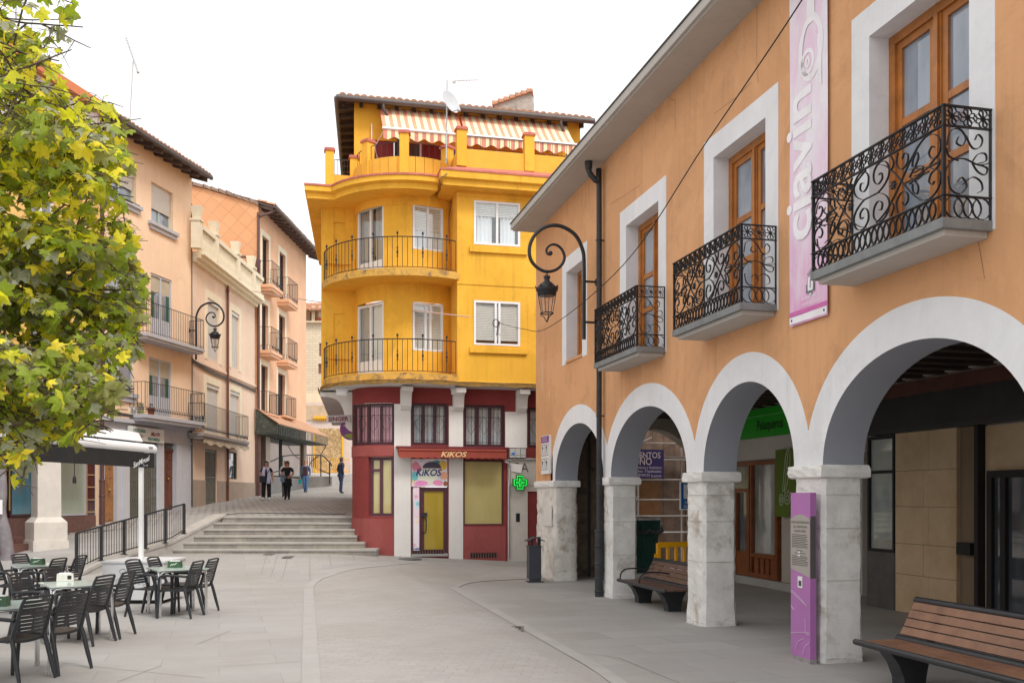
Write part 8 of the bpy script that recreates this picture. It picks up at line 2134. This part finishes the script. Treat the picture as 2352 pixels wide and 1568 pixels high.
mb = MB(); mb.hexa([W_(p) for p in ((-.205, -.10, .27), (-.115, -.12, .27), (-.105, -.06, .27), (-.195, -.04, .27), (-.205, -.10, .42), (-.115, -.12, .42), (-.105, -.06, .42), (-.195, -.04, .42))]); mb.tube([W_((-.19, -.08, .42)), W_((-.152, -.06, .49)), W_((-.12, -.08, .42))], .006, 4); mb.build('shopping_bag', mat('teal_bag', (.01, .26, .26), .5), t)
# man walking up the lane seen from behind, turned to the right
A5 = {1: ((.140, .03, .65), (.125, -.05, .53)), -1: ((-.140, .02, .65), (-.12, -.02, .52))}; L5 = {1: ((.045, -.04, .28), (.045, -.03, .045), (.055, -.12, .018)), -1: ((-.045, .02, .28), (-.04, .05, .05), (-.045, -.03, .018))}
t, W_ = person(px(783, 46.6), 46.6, 1.76, rad(128), rig(A5, L5, 1.10, lean=-.015, head=(.0, -.035, .935)), {'top': navyc, 'trousers': djean, 'skin': mat('tanned_skin', (.30, .15, .10), .6), 'shoe': mat('black_trainer', (.02, .02, .022), .6)}, 'man in navy jacket and dark jeans walking up the lane past the barriers', (.0, mat('grey_brown_hair', (.07, .055, .05), .7)))
mb = MB(); mb.lathe([(.097*1.76, .54*1.76), (.098*1.76, .47*1.76)], W_((0, 0, 0)), 14, 0, True, Matrix.Diagonal((1.0, .8, 1))); mb.tube([W_((.05*math.cos(a), -.02+.042*math.sin(a), .845)) for a in [2*PI*k/10 for k in range(10)]], .035, 6, closed=True); mb.build('jacket_hem', navyc, t, fix=False)
# ================================================================ plane tree at the left
RT = random.Random(5)
def leafmat(name, c, tr, rough=.5):
    m, nt, b = newmat(name); tc = N(nt, 'ShaderNodeTexCoord').outputs['Object']
    n1 = noise(nt, tc, 3.0, 4, .6); n2 = noise(nt, tc, 26, 3, .6)
    col = mixc(nt, ramp(nt, n1, .3, .7), tuple(x*.75 for x in c), tuple(min(1, x*1.3) for x in c)); col = mixc(nt, ramp(nt, n2, .60, .72, 0, .45), col, (c[0]*.9, c[1]*.55, c[2]*.4))
    nt.links.new(col, b.inputs['Base Color']); b.inputs['Roughness'].default_value = rough; b.inputs['Specular IOR Level'].default_value = .4
    t = N(nt, 'ShaderNodeBsdfTranslucent'); nt.links.new(mixc(nt, 1.0, col, (*tr, 1), 'MULTIPLY'), t.inputs[0])
    x = N(nt, 'ShaderNodeMixShader'); x.inputs[0].default_value = .48; nt.links.new(b.outputs[0], x.inputs[1]); nt.links.new(t.outputs[0], x.inputs[2]); nt.links.new(x.outputs[0], nt.nodes['Material Output'].inputs[0]); return m
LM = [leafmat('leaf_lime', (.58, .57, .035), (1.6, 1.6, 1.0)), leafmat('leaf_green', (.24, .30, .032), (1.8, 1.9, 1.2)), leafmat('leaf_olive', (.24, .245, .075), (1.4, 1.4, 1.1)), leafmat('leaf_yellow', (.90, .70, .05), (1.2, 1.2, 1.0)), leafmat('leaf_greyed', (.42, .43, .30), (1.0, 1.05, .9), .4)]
bark = mat('plane_bark', (.23, .20, .155), .9, .3, 4, .4, 12, dirt=(.8, 3, .55), dirtc=(.36, .33, .27)); twigm = mat('twig', (.085, .06, .04), .8, .2)
OUTL = []
for a, r in ((90, 1.0), (82, .84), (77, .80), (72, .66), (65, .60), (58, .70), (52, .86), (47, .84), (40, 1.0), (33, .86), (27, .80), (20, .62), (13, .58), (4, .64), (-5, .80), (-16, .84), (-24, .62), (-38, .50), (-58, .40), (-80, .16)): OUTL.append((math.cos(rad(a))*r, math.sin(rad(a))*r))
OUTL = OUTL+[(-x, y) for x, y in OUTL[::-1] if abs(x) > 1e-6]
UMAX = [(-80, 190), (0, 192), (90, 188), (170, 140), (205, 262), (250, 285), (320, 318), (380, 330), (430, 275), (480, 318), (540, 322), (600, 325), (650, 345), (700, 345), (760, 330), (850, 330), (890, 290), (950, 285), (1000, 240), (1040, 225), (1060, 95), (1130, 85), (1140, 20)]
def umax(v): return interp(UMAX, v)
def vmax(u): return interp([(-200, 1000), (-20, 1040), (10, 1130), (88, 1135), (95, 1010), (225, 1022), (235, 965), (290, 955)], u)
T0 = V((-7.7, 8.3, 0))
PT = thing('plane_tree', 'large plane tree with lobed yellow green autumn leaves filling the left edge', 'tree', T0)
mb = MB(); tr = spline([T0, T0+V((.05, .02, 1.2)), T0+V((.15, .0, 2.6)), T0+V((.2, .05, 4.2)), T0+V((.3, .1, 6.2)), T0+V((.35, .1, 7.8))], 4); nq = len(tr); mb.tube(tr, [.24-.15*i/nq for i in range(nq)], 10); mb.lathe([(.36, 0), (.27, .15), (.24, .4)], T0, 10); mb.build('trunk', bark, PT)
tw = MB(); lv = MB(); nleaf = 0
def leaf(c, d, nrm, size, m):
    """c: stalk end, d: midrib direction, nrm: blade normal"""
    d = d.normalized(); x = d.cross(nrm).normalized(); nrm = x.cross(d).normalized(); vs = [c+d*size*.30]; ph = RT.uniform(0, 6); curl = RT.uniform(-.15, .55); fold = RT.uniform(-.1, .75); asym = RT.uniform(.85, 1.12)
    for px_, py in OUTL:
        q = px_*(asym if px_ > 0 else 1); r2 = px_*px_+(py-.3)**2
        vs.append(c+x*(q*size*.58)+d*((py+.1)*size*.60)+nrm*size*(-fold*abs(q)*.55-curl*max(0, py-.2)**2*.9+.05*math.sin(ph+5*q+3*py)))
    n = len(OUTL); lv.add(vs, [(0, 1+k, 1+(k+1) % n) for k in range(n)], m)
BR = []
def grow(p, d, L, r, depth, dens):
    """a branch: wanders along d, drops leaves on its outer part"""
    global nleaf
    n = max(4, int(L/.11)); pts = [p]; q = V(p); dd = V(d).normalized(); side = []
    for i in range(n):
        dd = (dd+V((RT.uniform(-.12, .12), RT.uniform(-.12, .12), RT.uniform(-.10, .08)-.03*(depth > 0)))).normalized(); q = q+dd*(L/n); pts.append(q); f = i/n
        BR.append((V(q), V(dd))); u = U0+F*q.x/max(.5, q.y); v = V0-F*(q.z-H)/max(.5, q.y)
        if (u > umax(v)-10 or v > vmax(u)-6) and q.y > 1: break
        if depth < 2 and f > .15 and RT.random() < (.62 if depth == 0 else .42): side.append((q, dd, f))
        if (depth > 0 or f > .4):
            for _ in range(RT.choice((3, 4, 5)) if RT.random() < dens+.1 else 1):
                a = RT.uniform(0, 2*PI); o = V((math.cos(a), math.sin(a), RT.uniform(-.6, .35))).normalized(); c = q+o*RT.uniform(.03, .17); u = U0+F*(c.x+o.x*.1)/c.y; v = V0-F*(c.z+o.z*.1-H)/c.y
                if u > umax(v) or v > vmax(u) or (v > 930 and RT.random() < .5) or (v < 300 and RT.random() < .55) or RT.random() < .12: continue
                ld = (o+dd*.4+V((0, 0, -.75))).normalized(); nr = V((RT.uniform(-.8, .8), RT.uniform(-1.1, .3), RT.uniform(.1, 1.2))); sz = RT.choice((.05, .06, .07, .08, .09, .10, .115, .13, .15, .185))*RT.uniform(.85, 1.1)
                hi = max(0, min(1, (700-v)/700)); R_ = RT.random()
                m = (0 if R_ < .34+.12*hi else 1 if R_ < .62+.1*hi else 3 if R_ < .80 else 2 if R_ < .92 else 4) if v < 560 else (1 if R_ < .40 else 2 if R_ < .66 else 0 if R_ < .78 else 3 if R_ < .86 else 4)  # backlight from the sky put into the colour: limes and yellows higher up
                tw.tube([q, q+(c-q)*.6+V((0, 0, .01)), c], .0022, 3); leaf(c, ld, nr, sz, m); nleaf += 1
    tw.tube(pts, [r*(1-.75*i/len(pts)) for i in range(len(pts))], 5 if depth else 6)
    for q, dd, f in side:
        a = RT.uniform(0, 2*PI); o = V((math.cos(a), math.sin(a)*.8, RT.uniform(-.45, .5))).normalized(); grow(q, dd*.7+o, L*(.42 if depth == 0 else .38)*RT.uniform(.7, 1.2), r*.5, depth+1, dens)
# limbs leave the trunk and reach to points of the crown inside the picture
for u, v, Y, zs in ((170, -60, 6.9, 6.4), (60, 30, 7.6, 6.2), (150, 20, 7.0, 6.2), (110, 60, 6.7, 6.0), (30, 90, 7.0, 5.9), (175, 95, 7.3, 5.9), (90, -40, 7.2, 6.5), (165, 130, 7.0, 5.7), (100, 150, 6.4, 5.6), (40, 230, 7.4, 5.6), (250, 262, 7.9, 5.4), (180, 300, 6.6, 5.2), (310, 345, 7.6, 5.0), (120, 380, 7.0, 4.9), (235, 430, 7.2, 4.6), (305, 520, 7.4, 4.6), (90, 500, 6.2, 4.4), (200, 560, 6.7, 4.2), (320, 610, 7.7, 4.2), (345, 680, 7.2, 4.2), (130, 650, 6.3, 4.0), (240, 720, 6.9, 3.9), (325, 770, 7.6, 3.9), (60, 760, 6.6, 3.8), (180, 800, 6.5, 3.7), (300, 850, 7.2, 3.7), (110, 880, 6.9, 3.5), (240, 905, 7.0, 3.5), (285, 950, 6.9, 3.5), (60, 960, 6.5, 3.4), (170, 965, 6.8, 3.4), (222, 1010, 6.5, 3.4), (80, 1060, 6.3, 3.1), (60, 1110, 6.2, 3.0), (20, 1000, 7.2, 3.3), (-160, 300, 6.8, 5.0), (-200, 600, 6.5, 4.3), (-180, 900, 6.6, 3.6), (-260, 100, 7, 6)):
    e = at(u, v, Y); s = V((T0.x+.25, T0.y+.05, max(2.6, zs-.5))); d = e-s; L = d.length
    # first part bare limb, then the leafy end
    mid = s+d*.55+V((0, 0, .25)); tw.tube(spline([s, s+d*.28+V((0, 0, .18)), mid], 4), [.05-.0035*i for i in range(9)], 6)
    grow(mid, e-mid, (e-mid).length*1.02, .016, 0, .55)
def pick(v):  # leaf colour by height, sky backlight painted into the upper leaves
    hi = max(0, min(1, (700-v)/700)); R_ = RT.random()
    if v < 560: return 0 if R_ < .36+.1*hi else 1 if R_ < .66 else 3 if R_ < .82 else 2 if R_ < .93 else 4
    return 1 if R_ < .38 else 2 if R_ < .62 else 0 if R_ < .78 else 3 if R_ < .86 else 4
# short leafy shoots fill the crown along every branch
tries = 0
while nleaf < 5200 and tries < 60000:
    tries += 1; q, dd = BR[RT.randrange(len(BR))]; v = V0-F*(q.z-H)/q.y; u = U0+F*q.x/q.y
    if u < -330 or v < -260: continue
    th = .42+.45*math.sin(u*.021+1.3)*math.sin(v*.017+.4) if v < 330 else .85+.15*math.sin(u*.03)*math.sin(v*.024)
    if v > 900: th = .5
    if RT.random() > th: continue
    a = RT.uniform(0, 2*PI); o = (V((math.cos(a), math.sin(a)*.9, RT.uniform(-.5, .6)))+dd*.5).normalized(); L = RT.uniform(.10, .42); e = q+o*L+V((0, 0, -.02)); ok = 0; kids = []
    for k in range(RT.choice((3, 4, 5, 6))):
        f = RT.uniform(.3, 1.05); b_ = q+(e-q)*f; s2 = V((RT.uniform(-1, 1), RT.uniform(-1, 1), RT.uniform(-.8, .5))).normalized(); c = b_+s2*RT.uniform(.02, .08); uu = U0+F*(c.x+s2.x*.08)/c.y; vv = V0-F*(c.z-.07-H)/c.y
        if uu > umax(vv)+RT.uniform(-12, 14) or vv > vmax(uu): continue
        kids.append((b_, c, s2, vv))
    if not kids: continue
    tw.tube([q, q+(e-q)*.5+V((0, 0, .012)), q+(e-q)*max(.4, 1-.35*(len(kids) < 3))], [.0042, .003, .0018], 4)
    for b_, c, s2, vv in kids:
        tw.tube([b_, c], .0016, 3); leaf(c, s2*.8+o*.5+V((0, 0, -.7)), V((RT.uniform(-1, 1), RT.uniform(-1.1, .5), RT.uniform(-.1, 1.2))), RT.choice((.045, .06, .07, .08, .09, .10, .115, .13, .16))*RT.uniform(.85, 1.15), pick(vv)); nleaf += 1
tw.build('branch', twigm, PT, fix=False); lv.build('crown', LM, PT, fix=False)
print('leaves', nleaf)
# slender second trunk at the very edge of the picture
ST_ = thing('young_tree', 'slender leaning grey tree trunk with a taped notice at the edge of the plaza', 'tree', (-12.98, 24.2, .2)); mb = MB()
mb.tube(spline([(-12.72, 24.2, .15), (-12.80, 24.2, .9), (-12.95, 24.25, 1.5), (-12.93, 24.3, 2.2), (-13.2, 24.5, 4.0), (-13.6, 24.6, 6.0)], 4), [.17-.005*i for i in range(21)], 9); mb.build('trunk', mat('grey_bark', (.20, .18, .19), .9, .25, 5, .3, 14), ST_)
mb = MB(); mb.box((-12.86, 24.02, 1.62), (.16, .02, .36)); mb.build('notice', whitem, ST_)
sv = lv; lv = MB(); RT.seed(9)
for k in range(260):
    a = RT.uniform(0, 2*PI); r = RT.uniform(.1, 1.0)**.5*1.3; c = V((-13.9+r*math.cos(a), 24.6+r*math.sin(a), 6.2+RT.uniform(-1.3, 1.5))); leaf(c, V((math.cos(a), math.sin(a), -.8)), V((RT.uniform(-1, 1), RT.uniform(-1, 1), 1)), RT.uniform(.15, .24), RT.choice((0, 1, 1, 2)))
lv.build('crown', LM, ST_, fix=False)
